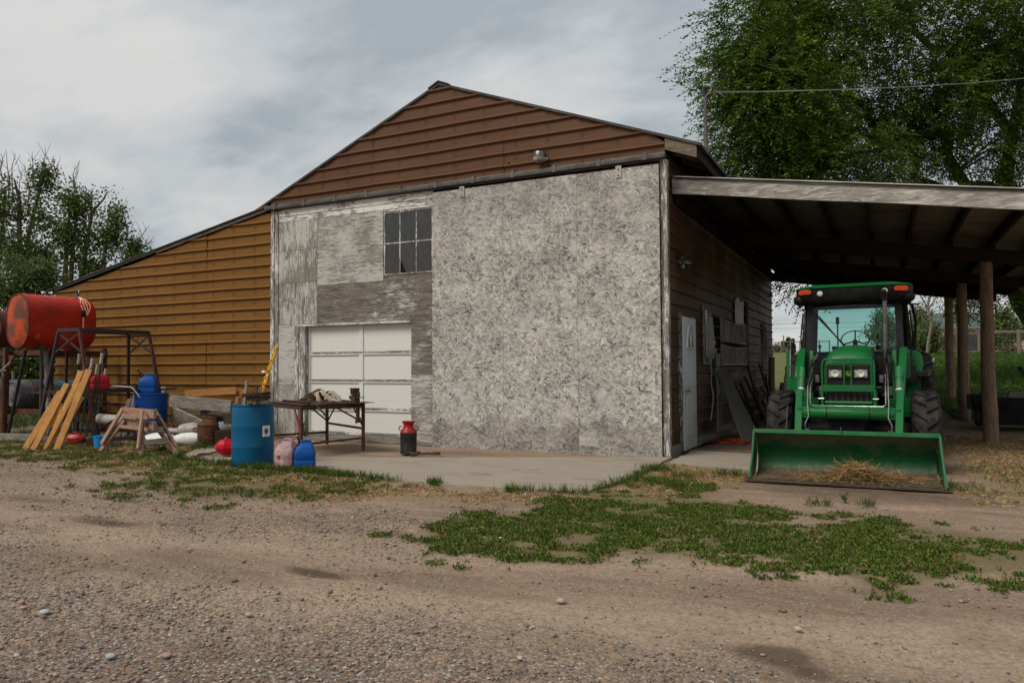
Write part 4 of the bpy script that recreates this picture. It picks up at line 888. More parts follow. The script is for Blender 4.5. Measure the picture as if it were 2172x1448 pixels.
# cab
cy0, cy1 = 2.95, 4.25
m = MB()
for s in (-1, 1):
    m.beam((.66*s, cy0, 1.15), (.62*s, cy0+.10, 2.50), .10, .085, (0, 1, 0)); m.beam((.82*s, cy0+.45, 1.15), (.71*s, cy0+.5, 2.50), .07, .09, (0, 1, 0)); m.beam((.72*s, cy1, 1.2), (.66*s, cy1-.03, 2.50), .10, .085, (0, 1, 0))
    m.beam((.75*s, cy0, 1.22), (.77*s, cy1, 1.22), .06, .1); m.beam((.66*s, cy0+.03, 1.50), (.74*s, cy0+.50, 1.30), .04, .06)
    m.tube([(.80*s, cy0+.48, 1.45), (.82*s, cy0+.50, 1.9), (.78*s, cy0+.5, 2.3)], .014, 6)
m.box((0, cy0-.0, 1.40), (1.36, .06, .5)); m.box((0, cy1, 1.30), (1.4, .06, .36)); m.box((0, 3.6, 1.14), (1.45, 1.3, .06))
m.box((0, cy0+.12, 2.52), (1.24, .06, .08)); m.box((0, cy1-.03, 2.46), (1.30, .05, .09))
cabf = tp(m, 'cab_frame', 'black', bevel=.012)
# windshield, slightly bowed
def panel(pts_fn, nu, nv, nm, mt):
    m = MB(); rows = [[pts_fn(i/nu, j/nv) for i in range(nu+1)] for j in range(nv+1)]; m.loft(rows, cap=False, close=False); return tp(m, nm, mt, cabf, smooth=True, recalc=False)
panel(lambda u, v: (lerp(-.62, .62, u)*lerp(1, .94, v), cy0-.02+.10*v-.06*(1-(2*u-1)**2), lerp(1.63, 2.49, v)), 12, 4, 'windshield', 'cabglass')
panel(lambda u, v: (lerp(-.66, .66, u)*lerp(1, .94, v), cy1-.02*v, lerp(1.46, 2.44, v)), 2, 2, 'rear_window', 'cabglass')
for s in (-1, 1): panel(lambda u, v: ((.765-.06*v)*s, lerp(cy0+.05, cy1-.06, u), lerp(1.28, 2.48, v)), 2, 2, 'side_window', 'cabglass')
def rr(x, y0, y1, z, r, n=5):
    pts = []
    for cx, cy, a0 in ((x-r, y1-r, 0), (-x+r, y1-r, 90), (-x+r, y0+r, 180), (x-r, y0+r, 270)):
        for k in range(n+1): a = math.radians(a0+90*k/n); pts.append((cx+r*math.cos(a), cy+r*math.sin(a), z))
    return pts
def bow(ring, amt=.045): return [(x, y, z-amt*(x/.83)**2) for x, y, z in ring]
m = MB(); m.loft([bow(rr(.83, 2.73, 4.42, 2.662, .22)), bow(rr(.835, 2.725, 4.425, 2.676, .22)), bow(rr(.80, 2.76, 4.40, 2.70, .22)), bow(rr(.70, 2.85, 4.3, 2.715, .2)), bow(rr(.4, 3.1, 4.1, 2.72, .2))]); roof = tp(m, 'cab_roof', 'green', smooth=True)
m = MB(); m.loft([bow(rr(.62, 2.95, 4.28, 2.42, .10)), bow(rr(.74, 2.82, 4.36, 2.44, .16)), bow(rr(.82, 2.76, 4.40, 2.51, .2)), bow(rr(.822, 2.745, 4.40, 2.6625, .21))]); und = tp(m, 'roof_lining', 'black', roof, smooth=True)
m = MB()
for s in (-1, 1): m.ball((.76*s, 2.92, 2.47), (.10, .14, .09), 14)
tp(m, 'roof_vent', 'black', roof, smooth=True)
for s in (-1, 1):
    m = MB(); m.loft([[(x*s, 2.725+.012*k, z) for x, z in ((.58, 2.545), (.75, 2.535), (.77, 2.56), (.765, 2.60), (.72, 2.618), (.60, 2.618), (.575, 2.59))] for k in (0, 3)]); tp(m, 'turn_signal', 'amber', roof, bevel=.008)
    m = MB(); m.lathe([(.0, .045), (.03, .04), (.046, .02), (.052, 0), (.05, -.05), (.0, -.07)], (.45*s, 2.735, 2.545), 'Y', 20, R=Matrix.Scale(-1, 3, (0, 1, 0))); wl = tp(m, 'work_light', 'black', roof, smooth=True)
    m = MB(); m.lathe([(.0, .052), (.03, .047), (.044, .03), (.046, .015)], (.45*s, 2.735, 2.545), 'Y', 20, R=Matrix.Scale(-1, 3, (0, 1, 0))); tp(m, 'lens', 'lens', wl, smooth=True)
# interior
m = MB(); m.lathe([(.205, -.012), (.215, 0), (.205, .012), (.195, 0), (.205, -.012)], (0, 0, 0), 'Z', 28)
for a in (90, 210, 330): m.tube([(0, 0, -.03), (.2*math.cos(math.radians(a)), .2*math.sin(math.radians(a)), 0)], .012, 6)
m.tube([(0, 0, -.02), (0, 0, -.5)], .035, 8); o = tp(m, 'steering_wheel', 'black', smooth=True); o.rotation_euler = (math.radians(48), 0, 0); o.location = (0, 3.38, 1.84)
m = MB(); m.loft([rr(.30, 3.12, 3.40, 1.2, .05), rr(.30, 3.12, 3.40, 1.56, .05), rr(.22, 3.14, 3.36, 1.64, .05)]); tp(m, 'dashboard', 'black', smooth=True)
m = MB(); m.loft([rr(.26, 3.65, 4.1, 1.3, .06), rr(.27, 3.63, 4.12, 1.52, .06), rr(.24, 3.66, 4.08, 1.56, .06)]); m.loft([rr(.25, 4.0, 4.12, 1.5, .05), rr(.26, 4.04, 4.18, 1.66, .05), rr(.22, 4.08, 4.18, 1.74, .04)]); m.box((-.33, 3.85, 1.72), (.07, .35, .06)); m.box((.33, 3.85, 1.72), (.07, .35, .06)); tp(m, 'seat', 'black', smooth=True)
m = MB(); m.tube([(-.50, 3.3, 1.3), (-.52, 3.3, 1.72)], .012, 6); m.ball((-.52, 3.3, 1.74), .03, 8); m.tube([(-.42, 3.25, 1.3), (-.40, 3.22, 1.66)], .01, 6); m.box((.52, 3.7, 1.5), (.16, .8, .4)); m.tube([(-.28, 3.8, 1.6), (-.28, 3.8, 2.18)], .012, 6); m.box((-.28, 3.8, 2.18), (.05, .05, .12)); tp(m, 'control_levers', 'black', bevel=.01)
m = MB(); m.tube([(.02, cy0-.10, 1.66), (-.10, cy0-.09, 1.72), (-.57, cy0+.0, 2.26)], .010, 6); m.beam((-.50, cy0-.02, 2.22), (-.12, cy0-.085, 1.72), .014, .02); wp = tp(m, 'wiper', 'matte')
m = MB(); m.tube([(-.15, cy0-.10, 1.70), (.15, cy0-.10, 1.70), (.28, cy0-.07, 1.67)], .012, 6); m.box((0, cy0-.06, 1.66), (.5, .08, .05)); tp(m, 'cowl', 'matte')
# exhaust
m = MB(); ex = .435
m.tube([(.30, 2.2, 1.05), (.38, 2.25, 1.05), (ex, 2.3, 1.12), (ex, 2.32, 1.25)], .036, 14); m.tube([(ex, 2.32, 1.22), (ex, 2.33, 1.30)], .043, 14); m.tube([(ex, 2.33, 1.30), (ex+.015, 2.36, 2.42)], .030, 14)
exo = tp(m, 'exhaust_pipe', 'steel', smooth=True)
m = MB(); m.tube([(ex, 2.33, 1.26), (ex+.004, 2.34, 1.55)], .040, 14); m.tube([(.30, 2.2, 1.05), (.38, 2.25, 1.05), (ex, 2.3, 1.12), (ex, 2.32, 1.25)], .042, 14); tp(m, 'exhaust_elbow', 'matte', exo, smooth=True)
m = MB(); m.tube([(ex+.015, 2.36, 2.38), (ex+.012, 2.34, 2.46), (ex+.01, 2.28, 2.52)], [.040, .042, .030], 14); tp(m, 'exhaust_tip', 'matte', exo, smooth=True)
# mirror arm on the right
m = MB(); m.tube([(.62, 3.0, 2.38), (.90, 2.95, 2.34)], .012, 6); m.tube([(.84, 3.4, 1.66), (.86, 3.42, 2.1), (.82, 3.5, 2.38)], .02, 8); tp(m, 'grab_rail', 'matte', smooth=True)
# straw lying in the bucket
def strands(n, fn, rad=.0022, seg=3, cols=((.34, .21, .085), (.22, .13, .05), (.42, .28, .125))):
    V = []; F = []; C = []; b = 0
    for i in range(n):
        p, d, L, up = fn(); d = Vector(d).normalized(); c = random.choice(cols); k = random.uniform(.65, 1.15); c = [x*k for x in c]
        w = d.cross(Vector((random.gauss(0, .4), random.gauss(0, .4), 1))).normalized()*rad*random.uniform(.6, 1.3); bend = Vector((random.gauss(0, .1), random.gauss(0, .1), random.gauss(0, .08)))*L
        for j in range(seg+1):
            t = j/seg; q = Vector(p)+d*L*t+bend*(t*(1-t)*2)+Vector((0, 0, up*t)); V += [tuple(q-w), tuple(q+w)]; C += [c, c]
        for j in range(seg): F.append((b+2*j, b+2*j+1, b+2*j+3, b+2*j+2))
        b += 2*(seg+1)
    return np.array(V), np.array(F), np.array(C)
def bstraw():
    while True:
        x = random.gauss(.18, .27) if random.random() < .86 else random.uniform(-.6, .98)
        if -1.0 < x < 1.0: break
    h = .04+.16*math.exp(-((x-.12)/.22)**2)+.05*math.exp(-((x-.45)/.35)**2)+.03*math.exp(-((x-.9)/.2)**2)
    y = random.uniform(.05, .5); z = .045+random.random()*h*math.sin(min(1, (y+.05)/.35)*math.pi*.62)
    a = random.uniform(0, math.tau); return (x, y, z), (math.cos(a), math.sin(a)*.6, random.gauss(0, .25)), random.uniform(.06, .22), -.01
V, F, C = strands(3300, bstraw, .0022)
Rm = np.array(Matrix.Rotation(math.radians(2), 3, 'Z')); V = V @ Rm.T+np.array([-.42, 9.66, 0]); V[:, 2] = np.maximum(V[:, 2], .036)
tag(raw('straw', V, F, ML['straw'], cols=C), kind='stuff')
m = MB(); K = 40; rows = []
for j in range(7):
    y = lerp(.03, .56, j/6); row = []
    for i in range(K+1):
        x = lerp(-1.02, 1.02, i/K); h = .02+.12*math.exp(-((x-.12)/.24)**2)+.04*math.exp(-((x-.5)/.35)**2)+.045*math.exp(-((x-.93)/.15)**2)+.02*math.exp(-((x+.7)/.3)**2)
        z = .030+h*math.sin(lerp(.02, 1, j/6)*math.pi*.6)+random.uniform(0, .008)+(.03 if j == 6 else 0); row.append(Vector((x, y, z)))
    rows.append(row)
R2 = Matrix.Rotation(math.radians(2), 4, 'Z'); m.loft([[R2 @ p+Vector((-.42, 9.66, 0)) for p in r] for r in rows], cap=False, close=False)
ML['muck'] = paint('dark_manure', (.065, .045, .03), (.12, .085, .05), .95, 0, 14, .4, .6, bst=.6, bd=.02)
tag(m.build('manure', ML['muck'], recalc=False), kind='stuff')
# ------------------------------------------------------------ yard things
def T(name, loc, label, cat, group=None, rz=0): return thing(name, loc, label, cat, group, rz)
def one(m, name, mt, label, cat, group=None, **k):
    """a thing that is a single mesh; its origin is moved to its base"""
    c = np.array(m.v); b = Vector((float((c[:, 0].min()+c[:, 0].max())/2), float((c[:, 1].min()+c[:, 1].max())/2), float(c[:, 2].min())))
    m.v = [(x-b.x, y-b.y, z-b.z) for x, y, z in m.v]
    o = m.build(name, ML[mt] if isinstance(mt, str) else [ML[q] for q in mt], **k); o.location = b; return tag(o, label, cat, group)
def pt(m, name, mt, par, **k): return m.build(name, ML[mt], par, local=False, **k)
# lamps and electrics
t = T('wall_lamp', (-5.13, YF-.05, 4.94), 'round grey and white lamp housing on the brown gable above the big sliding door', 'lamp')
m = MB(); m.lathe([(0, .16), (.10, .16), (.112, .145), (.115, .08), (.122, .075), (.122, .06), (0, .06)], (-5.13, YF-.15, 4.94), 'Z', 24); m.b2((-5.19, YF-.10, 5.0), (-5.07, YF-.0, 5.10)); m.lathe([(0, 0), (.018, 0), (.018, .01), (0, .01)], (-5.16, YF-.27, 5.05), 'Y', 8); pt(m, 'housing', 'steel', t, smooth=True)
m = MB(); m.lathe([(.117, .06), (.115, .02), (.098, .0), (0, -.004)], (-5.13, YF-.15, 4.94), 'Z', 24); m.b2((-5.02, YF-.17, 4.955), (-4.97, YF-.15, 4.975)); pt(m, 'diffuser', 'pvc', t, smooth=True)
one(MB().lathe([(0, 0), (.024, 0), (.024, .012), (0, .012)], (-5.78, YF-.035, 5.01), 'Y', 14), 'vent_plug', 'void', 'small round black hole plug in the brown gable left of the lamp', 'plug')
t = T('floodlight', (XS+.05, 12.28, 3.14), 'twin-headed security floodlight on the dark side wall beside the corner post', 'floodlight')
m = MB(); m.lathe([(0, 0), (.06, 0), (.06, .03), (0, .035)], (XS+.02, 12.28, 3.2), 'X', 16); m.tube([(XS+.05, 12.28, 3.2), (XS+.10, 12.2, 3.23)], .014, 8); m.tube([(XS+.05, 12.28, 3.2), (XS+.12, 12.38, 3.17)], .014, 8); m.ball((XS+.09, 12.27, 3.10), .035, 10); pt(m, 'base', 'pvc', t, smooth=True)
for (x, y, z, r) in ((XS+.10, 12.16, 3.22, -20), (XS+.14, 12.42, 3.17, 25)):
    m = MB(); Rr = Matrix.Rotation(math.radians(r), 3, 'Z') @ Matrix.Rotation(math.radians(60), 3, 'X'); m.lathe([(0, -.08), (.03, -.075), (.035, -.03), (.058, .04), (.055, .05), (.03, .055), (0, .056)], (x, y, z), 'Z', 18, R=Rr); pt(m, 'lamp_head', 'steel', t, smooth=True)
t = T('service_mast', (-2.62, 12.8, zr(-2.6)), 'grey electric service mast standing up from the roof edge against the tree', 'mast')
m = MB(); m.tube([(-2.62, 12.8, 4.6), (-2.62, 12.8, 6.12)], .033, 12); pt(m, 'pipe', 'galv', t, smooth=True)
m = MB(); m.tube([(-2.62, 12.8, 6.10), (-2.62, 12.78, 6.20), (-2.58, 12.74, 6.25), (-2.50, 12.70, 6.22), (-2.47, 12.69, 6.18)], [.045, .05, .055, .05, .03], 12); pt(m, 'weatherhead', 'galv', t, smooth=True)
m = MB(); m.tube([(-2.48, 12.69, 6.20), (-2.52, 12.62, 6.08), (-2.62, 12.68, 6.02), (-2.66, 12.75, 6.0)], .009, 6); m.tube([(-2.50, 12.7, 6.2), (-2.38, 12.8, 6.12), (-2.30, 12.9, 6.06)], .007, 6); pt(m, 'wire_loop', 'pvc', t, smooth=True)
m = MB(); a, b = Vector((-2.5, 12.72, 6.12)), Vector((6.15, 29.55, 10.95)); pts = [a.lerp(b, i/24)-Vector((0, 0, .30*4*(i/24)*(1-i/24)*.5)) for i in range(25)]
m.tube(pts, .0055, 6); m.tube([p+Vector((.010*math.sin(i*1.7), 0, .014+.006*math.cos(i*1.7))) for i, p in enumerate(pts)], .0035, 5); one(m, 'service_cable', 'pvc', 'pale twisted service cable running from the roof mast into the big tree', 'cable', smooth=True)
# coil of cable on the side wall
m = MB(); rnd = random.Random(4)
for k in range(11):
    ph = rnd.uniform(-.1, .1); L_ = rnd.uniform(.62, .88); wdt = rnd.uniform(.10, .20); cx = 14.16+rnd.uniform(-.05, .05); pts = []
    for i in range(21):
        a = 2*math.pi*i/20; zz = 2.36-L_/2*(1-math.cos(a)); yy = cx+wdt*math.sin(a)*(.35+.65*(1-math.cos(a))/2)+ph*(1-math.cos(a))/2
        pts.append((XS+.10+.012*k*.6+rnd.uniform(-.006, .006), yy, zz))
    m.tube(pts, .011, 5, cap=False)
m.tube([(XS+.13, 14.2, 1.52), (XS+.14, 14.25, 1.3), (XS+.12, 14.30, 1.1), (XS+.15, 14.33, .85), (XS+.14, 14.25, .62), (XS+.16, 14.02, .42)], .009, 6)
m.tube([(XS+.03, 14.16, 2.38), (XS+.16, 14.16, 2.38), (XS+.17, 14.16, 2.43)], .008, 6); one(m, 'cable_coil', 'hose', 'grey cable coiled on a hook beside the white side door with its end hanging down', 'cable', smooth=True)
t = T('electrical_box', (XS, 14.9, 1.28), 'grey electrical box with conduit on the side wall below the slatted panels', 'electrical box')
m = MB(); m.b2((XS+.03, 14.72, 1.42), (XS+.14, 15.12, 1.68)); pt(m, 'box', 'galv', t, bevel=.006)
m = MB(); m.b2((XS+.03, 14.80, 1.24), (XS+.12, 15.04, 1.41)); m.b2((XS+.03, 14.84, 1.69), (XS+.10, 15.0, 1.78)); pt(m, 'lower_box', 'steel', t, bevel=.006)
m = MB(); m.tube([(XS+.09, 14.98, 1.24), (XS+.10, 15.05, 1.0), (XS+.10, 15.05, .86)], .03, 8); m.tube([(XS+.09, 15.05, .86), (XS+.09, 15.02, .1)], .013, 8); pt(m, 'conduit', 'hose', t, smooth=True)
m = MB(); m.b2((XS+.08, 14.45, 1.86), (XS+.12, 14.80, 1.93)); one(m, 'shelf_bracket', 'pvc', 'small pale bracket sticking out beside the cable coil', 'bracket')
# slatted ends hung on the wall
def crib(z0, z1, label):
    t = T('slatted_panel', (XS+.05, 17.0, z0), label, 'slatted panel', 'slatted panels hung on the side wall')
    y0, y1 = 15.45, 18.45; x = XS+.11; K = 14
    m = MB(); m.tube([(x, lerp(y0, y1, i/K), z1+.045*((2*i/K-1)**2)) for i in range(K+1)], .028, 6); pt(m, 'top_rail', 'slat', t, smooth=True)
    m = MB(); m.b2((x-.02, y0+.04, z0), (x+.02, y1-.04, z0+.05)); pt(m, 'bottom_rail', 'slat', t, bevel=.004)
    for y in (y0, y1): m = MB(); m.b2((x-.025, y-.03, z0-.01), (x+.025, y+.03, z1+.07)); pt(m, 'end_post', 'slat', t, bevel=.004)
    for k in range(14): y = lerp(y0+.18, y1-.18, k/13); m = MB(); m.b2((x-.008, y-.045, z0+.05), (x+.008, y+.045, z1+.045*((2*(y-y0)/(y1-y0)-1)**2)-.01)); pt(m, 'slat', 'slat', t)
crib(1.93, 2.36, 'upper of two dirty white slatted panels hung on the dark side wall')
crib(1.44, 1.82, 'lower of two dirty white slatted panels hung on the dark side wall')
# dark ribbed panel leaning
m = MB(); A, B, C_, D_ = Vector((-2.93, 14.95, 1.38)), Vector((-2.93, 15.95, 1.39)), Vector((-2.13, 14.95, .0)), Vector((-2.30, 14.10, .0))
nrm = (B-A).cross(D_-A).normalized()*.03; K = 14; rows = []
for j in (0, 1):
    rows.append([(A if j == 0 else D_).lerp(B if j == 0 else C_, i/K)+nrm*(.5*(i % 2)) for i in range(K+1)])
back = [[p-nrm for p in r] for r in rows]
m.loft([rows[0]+back[0][::-1], rows[1]+back[1][::-1]]); one(m, 'ribbed_panel', 'grid', 'long dark ribbed panel leaning against the side wall beside the tractor', 'panel')
m = MB(); m.tube([(-2.95, 13.35, .09), (-2.75, 14.6, .10), (-2.70, 16.0, .11)], [.085, .08, .07], 10); one(m, 'fallen_log', 'greylog', 'short grey log lying along the foot of the side wall', 'log', smooth=True)
V = []; F = []
rnd = random.Random(8); m = MB()
for i in range(18):
    x, y = -2.45+rnd.gauss(0, .12), 13.75+rnd.gauss(0, .10); pts = [(x, y, .05+rnd.random()*.05)]
    for k in range(3): x += rnd.gauss(0, .09); y += rnd.gauss(0, .06); pts.append((x, y, .03+rnd.random()*.09))
    m.tube(pts, .010, 4)
one(m, 'netting', 'netting', 'tangle of orange plastic netting on the ground by the side wall', 'netting')
# junk boards stacked upright at the far end of the side wall
rnd = random.Random(12)
for i in range(9):
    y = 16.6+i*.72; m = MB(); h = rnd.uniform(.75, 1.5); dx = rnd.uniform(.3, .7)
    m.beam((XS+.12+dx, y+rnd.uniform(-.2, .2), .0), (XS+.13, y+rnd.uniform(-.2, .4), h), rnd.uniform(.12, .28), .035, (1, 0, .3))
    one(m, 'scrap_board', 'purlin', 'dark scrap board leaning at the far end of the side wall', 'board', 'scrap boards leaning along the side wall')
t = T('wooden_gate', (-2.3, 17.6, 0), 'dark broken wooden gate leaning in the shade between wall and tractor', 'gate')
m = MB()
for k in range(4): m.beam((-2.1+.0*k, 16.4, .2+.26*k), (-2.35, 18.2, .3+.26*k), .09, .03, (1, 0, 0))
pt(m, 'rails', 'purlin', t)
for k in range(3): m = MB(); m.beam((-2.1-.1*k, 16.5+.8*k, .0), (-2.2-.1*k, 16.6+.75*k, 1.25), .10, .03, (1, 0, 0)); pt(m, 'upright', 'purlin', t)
for i, (x, y, h, lb) in enumerate(((-2.3, 22.6, 1.75, 'taller weathered fence post standing behind the scrap heap'), (-2.75, 21.8, 1.5, 'shorter dark fence post leaning behind the scrap heap'))):
    m = MB(); m.tube([(x, y, gz(x, y)-.1), (x+.03, y, gz(x, y)+h)], [.09, .08], 10); one(m, 'fence_post', 'post', lb, 'post', smooth=True)
rnd = random.Random(3)
for i in range(7):
    x, y = -2.35+rnd.uniform(-.3, .5), 19.0+i*.5; m = MB(); Rr = Matrix.Rotation(rnd.uniform(0, 3), 3, 'Z') @ Matrix.Rotation(rnd.uniform(-.6, .6), 3, 'X'); m.box((x, y, .35+rnd.random()*.55), (.22, .5, .16), Rr)
    m.box((x, y, .2), (.3, .3, .4)); one(m, 'firewood_block', 'oldwood', 'rough wood block in the dark scrap heap behind the front tractor wheel', 'wood block', 'wood blocks in the scrap heap', bevel=.01)

# ---- plastic barrel with its contents
def drum_prof(r, h, b=.02): return [(0, 0), (r*.93, 0), (r*.975, .02), (r, .09), (r*1.005, h*.28), (r*1.02, h*.305), (r*1.02, h*.32), (r*1.005, h*.345), (r*1.01, h*.5), (r*1.005, h*.61), (r*1.02, h*.635), (r*1.02, h*.65), (r*1.005, h*.675), (r, h*.88), (r*.96, h*.955), (r*.975, h*.962), (r*.975, h*.99), (r*.95, h), (r*.90, h*.99), (r*.90, h*.93), (r*.86, h*.6), (0, h*.6)]
bx_, by_ = -8.40, 8.15
t = T('plastic_barrel', (bx_, by_, 0), 'open teal-blue plastic barrel full of wooden stakes at the left edge of the slab', 'barrel')
m = MB(); m.lathe(drum_prof(.298, .905), (bx_, by_, .01), 'Z', 48); bd = pt(m, 'body', 'bluedrum', t, smooth=True)
m = MB(); rings = []
fd = Vector((-bx_, -by_, 0)).normalized(); a0 = math.atan2(fd.y, fd.x)+.66
for z in (.44, .60): rings.append([(bx_+.3085*math.cos(a0+q), by_+.3085*math.sin(a0+q), z) for q in np.linspace(-.22, .22, 8)])
m.loft(rings, cap=False, close=False)
lab = pt(m, 'paper_label', 'sack', bd, recalc=False)
m = MB(); cc = a0-.02
m.loft([[(bx_+.3105*math.cos(cc+q), by_+.3105*math.sin(cc+q), z) for q in np.linspace(-w, w, 4)] for z, w in ((.47, .02), (.50, .09), (.53, .10), (.56, .05))], cap=False, close=False); pt(m, 'label_mark', 'bluedrum', lab, recalc=False)
def stake(px, py, top, w, mt, nm, lb, tw=0, th=.03, z0=.62):
    m = MB(); m.beam((px, py, z0), top, w, th, (math.sin(tw), math.cos(tw), 0)); one(m, nm, mt, lb, 'stake' if nm != 'scrap_block' else 'wood block', bevel=.004)
stake(-8.46, 8.02, (-8.42, 8.05, 1.26), .055, 'greylog', 'wooden_stake', 'widest pale grey stake upright in the plastic barrel', .3)
stake(-8.53, 8.03, (-8.49, 8.10, 1.19), .035, 'greylog', 'wooden_stake', 'narrow darker stake leftmost in the plastic barrel', .3)
stake(-8.28, 8.1, (-8.42, 8.16, 1.13), .06, 'freshx', 'wooden_stake', 'tan split stake leaning left in the plastic barrel', .9, .05, .66)
stake(-8.30, 8.0, (-8.44, 8.05, 1.12), .02, 'greylog', 'wooden_stake', 'thin grey lath crossing in front of the tan stake in the barrel', .6, .012)
m = MB(); rnd = random.Random(2)
for k in range(7): m.tube([(-8.36+rnd.uniform(-.05, .05), 8.15, .8), (-8.33+rnd.uniform(-.1, .12), 8.2, 1.0), (-8.30+rnd.uniform(-.16, .12), 8.2, 1.12+rnd.random()*.1)], .004, 4)
one(m, 'dry_twigs', 'barklight', 'dry brown twigs sticking out of the plastic barrel', 'twigs')
t = T('clamp_block', (-8.18, 8.0, .95), 'dark oily wooden block with bolts resting across the barrel rim', 'wood block')
Rr = rotz(math.radians(24)) @ Matrix.Rotation(math.radians(-4), 3, 'Y')
m = MB(); m.box((-8.16, 7.98, 1.06), (.34, .24, .05), Rr); pt(m, 'top_board', 'beamx', t, bevel=.006)
m = MB(); m.box((-8.12, 7.98, 1.01), (.30, .18, .045), Rr); m.box((-8.06, 7.95, .985), (.2, .1, .03), Rr); pt(m, 'lower_board', 'purlin', t, bevel=.006)
for (x, y, z0, z1) in ((-8.20, 7.95, .88, 1.10), (-8.10, 7.95, .88, 1.08), (-8.19, 8.02, 1.0, 1.16)): m = MB(); m.tube([(x-.02, y, z0), (x+.01, y, z1)], .007, 6); m.ball((x+.01, y, z1), .013, 8); pt(m, 'bolt', 'iron', t, smooth=True)
# yellow chain standing stiffly out of the barrel
t = T('steel_rod', (-8.33, 8.15, .9), 'chipped yellow steel rod and twisted bar rising from the plastic barrel', 'steel rod')
a, b = Vector((-8.35, 8.17, .80)), Vector((-8.245, 8.50, 1.82))
m = MB(); K = 40; m.tube([a.lerp(b, i/K) for i in range(K+1)], [.014+(.004 if i % 4 < 2 else 0) for i in range(K+1)], 8); pt(m, 'straight_rod', 'yellow', t, smooth=True)
a2_, b2_ = a+Vector((-.035, -.0, .02)), b+Vector((-.045, .0, -.03)); m = MB(); m.tube([a2_.lerp(b2_, i/80)+Vector((.008*math.cos(i*.9), .008*math.sin(i*.9), 0)) for i in range(81)], [.012+.004*math.sin(i*.45)**2 for i in range(81)], 8); pt(m, 'twisted_bar', 'yellow', t, smooth=True)
one(MB().ball((-11.5, 11.44, 1.36), (.055, .03, .032), 12), 'foam_scrap', 'sack', 'small white oval foam scrap stuck on the ochre siding near the corner post', 'scrap', smooth=True)
# ---- work table
R_, M_, N_ = Vector((-7.95, 10.2, 0)), Vector((-9.3, 10.85, 0)), Vector((-8.43, 9.21, 0)); e_ = (M_-R_).normalized(); n_ = (N_-R_).normalized(); Q_ = N_+(M_-R_)
TH = .85
t = T('steel_work_table', ((N_+M_)/2), 'rusty brown welded steel work table in front of the garage door', 'table')
R3 = Matrix((-e_, -n_, Vector((0, 0, 1)))).transposed(); ctr = (N_+M_)/2
m = MB(); m.box(ctr+Vector((0, 0, TH-.008))-e_*.0, (1.56, 1.16, .014), R3); m.box(R_-e_*.13+n_*.12+Vector((0, 0, TH+.001)), (.34, .36, .010), R3); pt(m, 'top_plate', 'rustdark', t, bevel=.003)
m = MB()
for a, b in ((N_, R_), (R_, M_), (M_, Q_), (Q_, N_)): m.beam(a+Vector((0, 0, TH-.055)), b+Vector((0, 0, TH-.055)), .02, .075)
pt(m, 'apron', 'rustdark', t, bevel=.003)
for p in (N_, R_, M_, Q_): m = MB(); m.beam(p+Vector((0, 0, .015)), p+Vector((0, 0, TH-.02)), .045, .045, (1, 0, 0)); pt(m, 'leg', 'rust', t, bevel=.003)
def z3(p, z): return p+Vector((0, 0, z))
for a, b in ((z3(N_, .20), z3(R_, .24)), (z3(M_, .24), z3(Q_, .24)), (z3(R_, .40), z3(M_, .41))): m = MB(); m.beam(a, b, .03, .035); pt(m, 'cross_rail', 'rust', t)
for a, b in ((z3(R_, .42), z3(R_+e_*.42, TH-.07)), (z3(M_, .42), z3(M_-e_*.42, TH-.07)), (z3(N_, .38), z3(N_+e_*.30, TH-.07)), (z3(R_, .50), z3(R_+n_*.5, TH-.07)), (z3(M_, .45), z3(M_+n_*.4, TH-.07))): m = MB(); m.beam(a, b, .022, .022, (1, 0, 0)); pt(m, 'brace', 'redpaint' if random.random() < .35 else 'rust', t)
# vise
vp = R_-e_*.02+n_*.16; t = T('bench_vise', z3(vp, TH), 'rusty iron leg vise clamped on the right end of the work table', 'vise')
m = MB(); m.box(z3(vp, TH+.04), (.16, .11, .07), R3); m.box(z3(vp, TH+.10), (.10, .09, .10), R3); m.tube([z3(vp+e_*.17, TH+.085), z3(vp-e_*.02, TH+.085)], .034, 12); m.ball(z3(vp+e_*.17, TH+.085), .036, 10); pt(m, 'body', 'rustdark', t, bevel=.012)
for s in (0, 1): m = MB(); m.box(z3(vp-e_*(.02+.0*s)+e_*.075*s, TH+.185), (.035, .12, .10), R3); m.box(z3(vp+e_*.075*s-e_*.02, TH+.23), (.05, .13, .03), R3); pt(m, 'jaw', 'rustdark', t, bevel=.008)
m = MB(); m.tube([z3(vp-e_*.10, TH+.07), z3(vp-e_*.14, TH+.13), z3(vp-e_*.13, TH+.19)], [.02, .025, .02], 8); m.tube([z3(vp-e_*.16-n_*.09, TH+.085), z3(vp-e_*.16+n_*.09, TH+.10)], .008, 6); pt(m, 'handle', 'rustdark', t, smooth=True)
m = MB(); m.box(z3(vp-e_*.10, TH-.16), (.055, .05, .30), R3); m.box(z3(vp-e_*.115, TH-.29), (.08, .08, .09), R3); m.tube([z3(vp-e_*.08, TH-.05), z3(vp-e_*.03, TH-.36)], .013, 6); pt(m, 'leg', 'rustdark', t, bevel=.008)
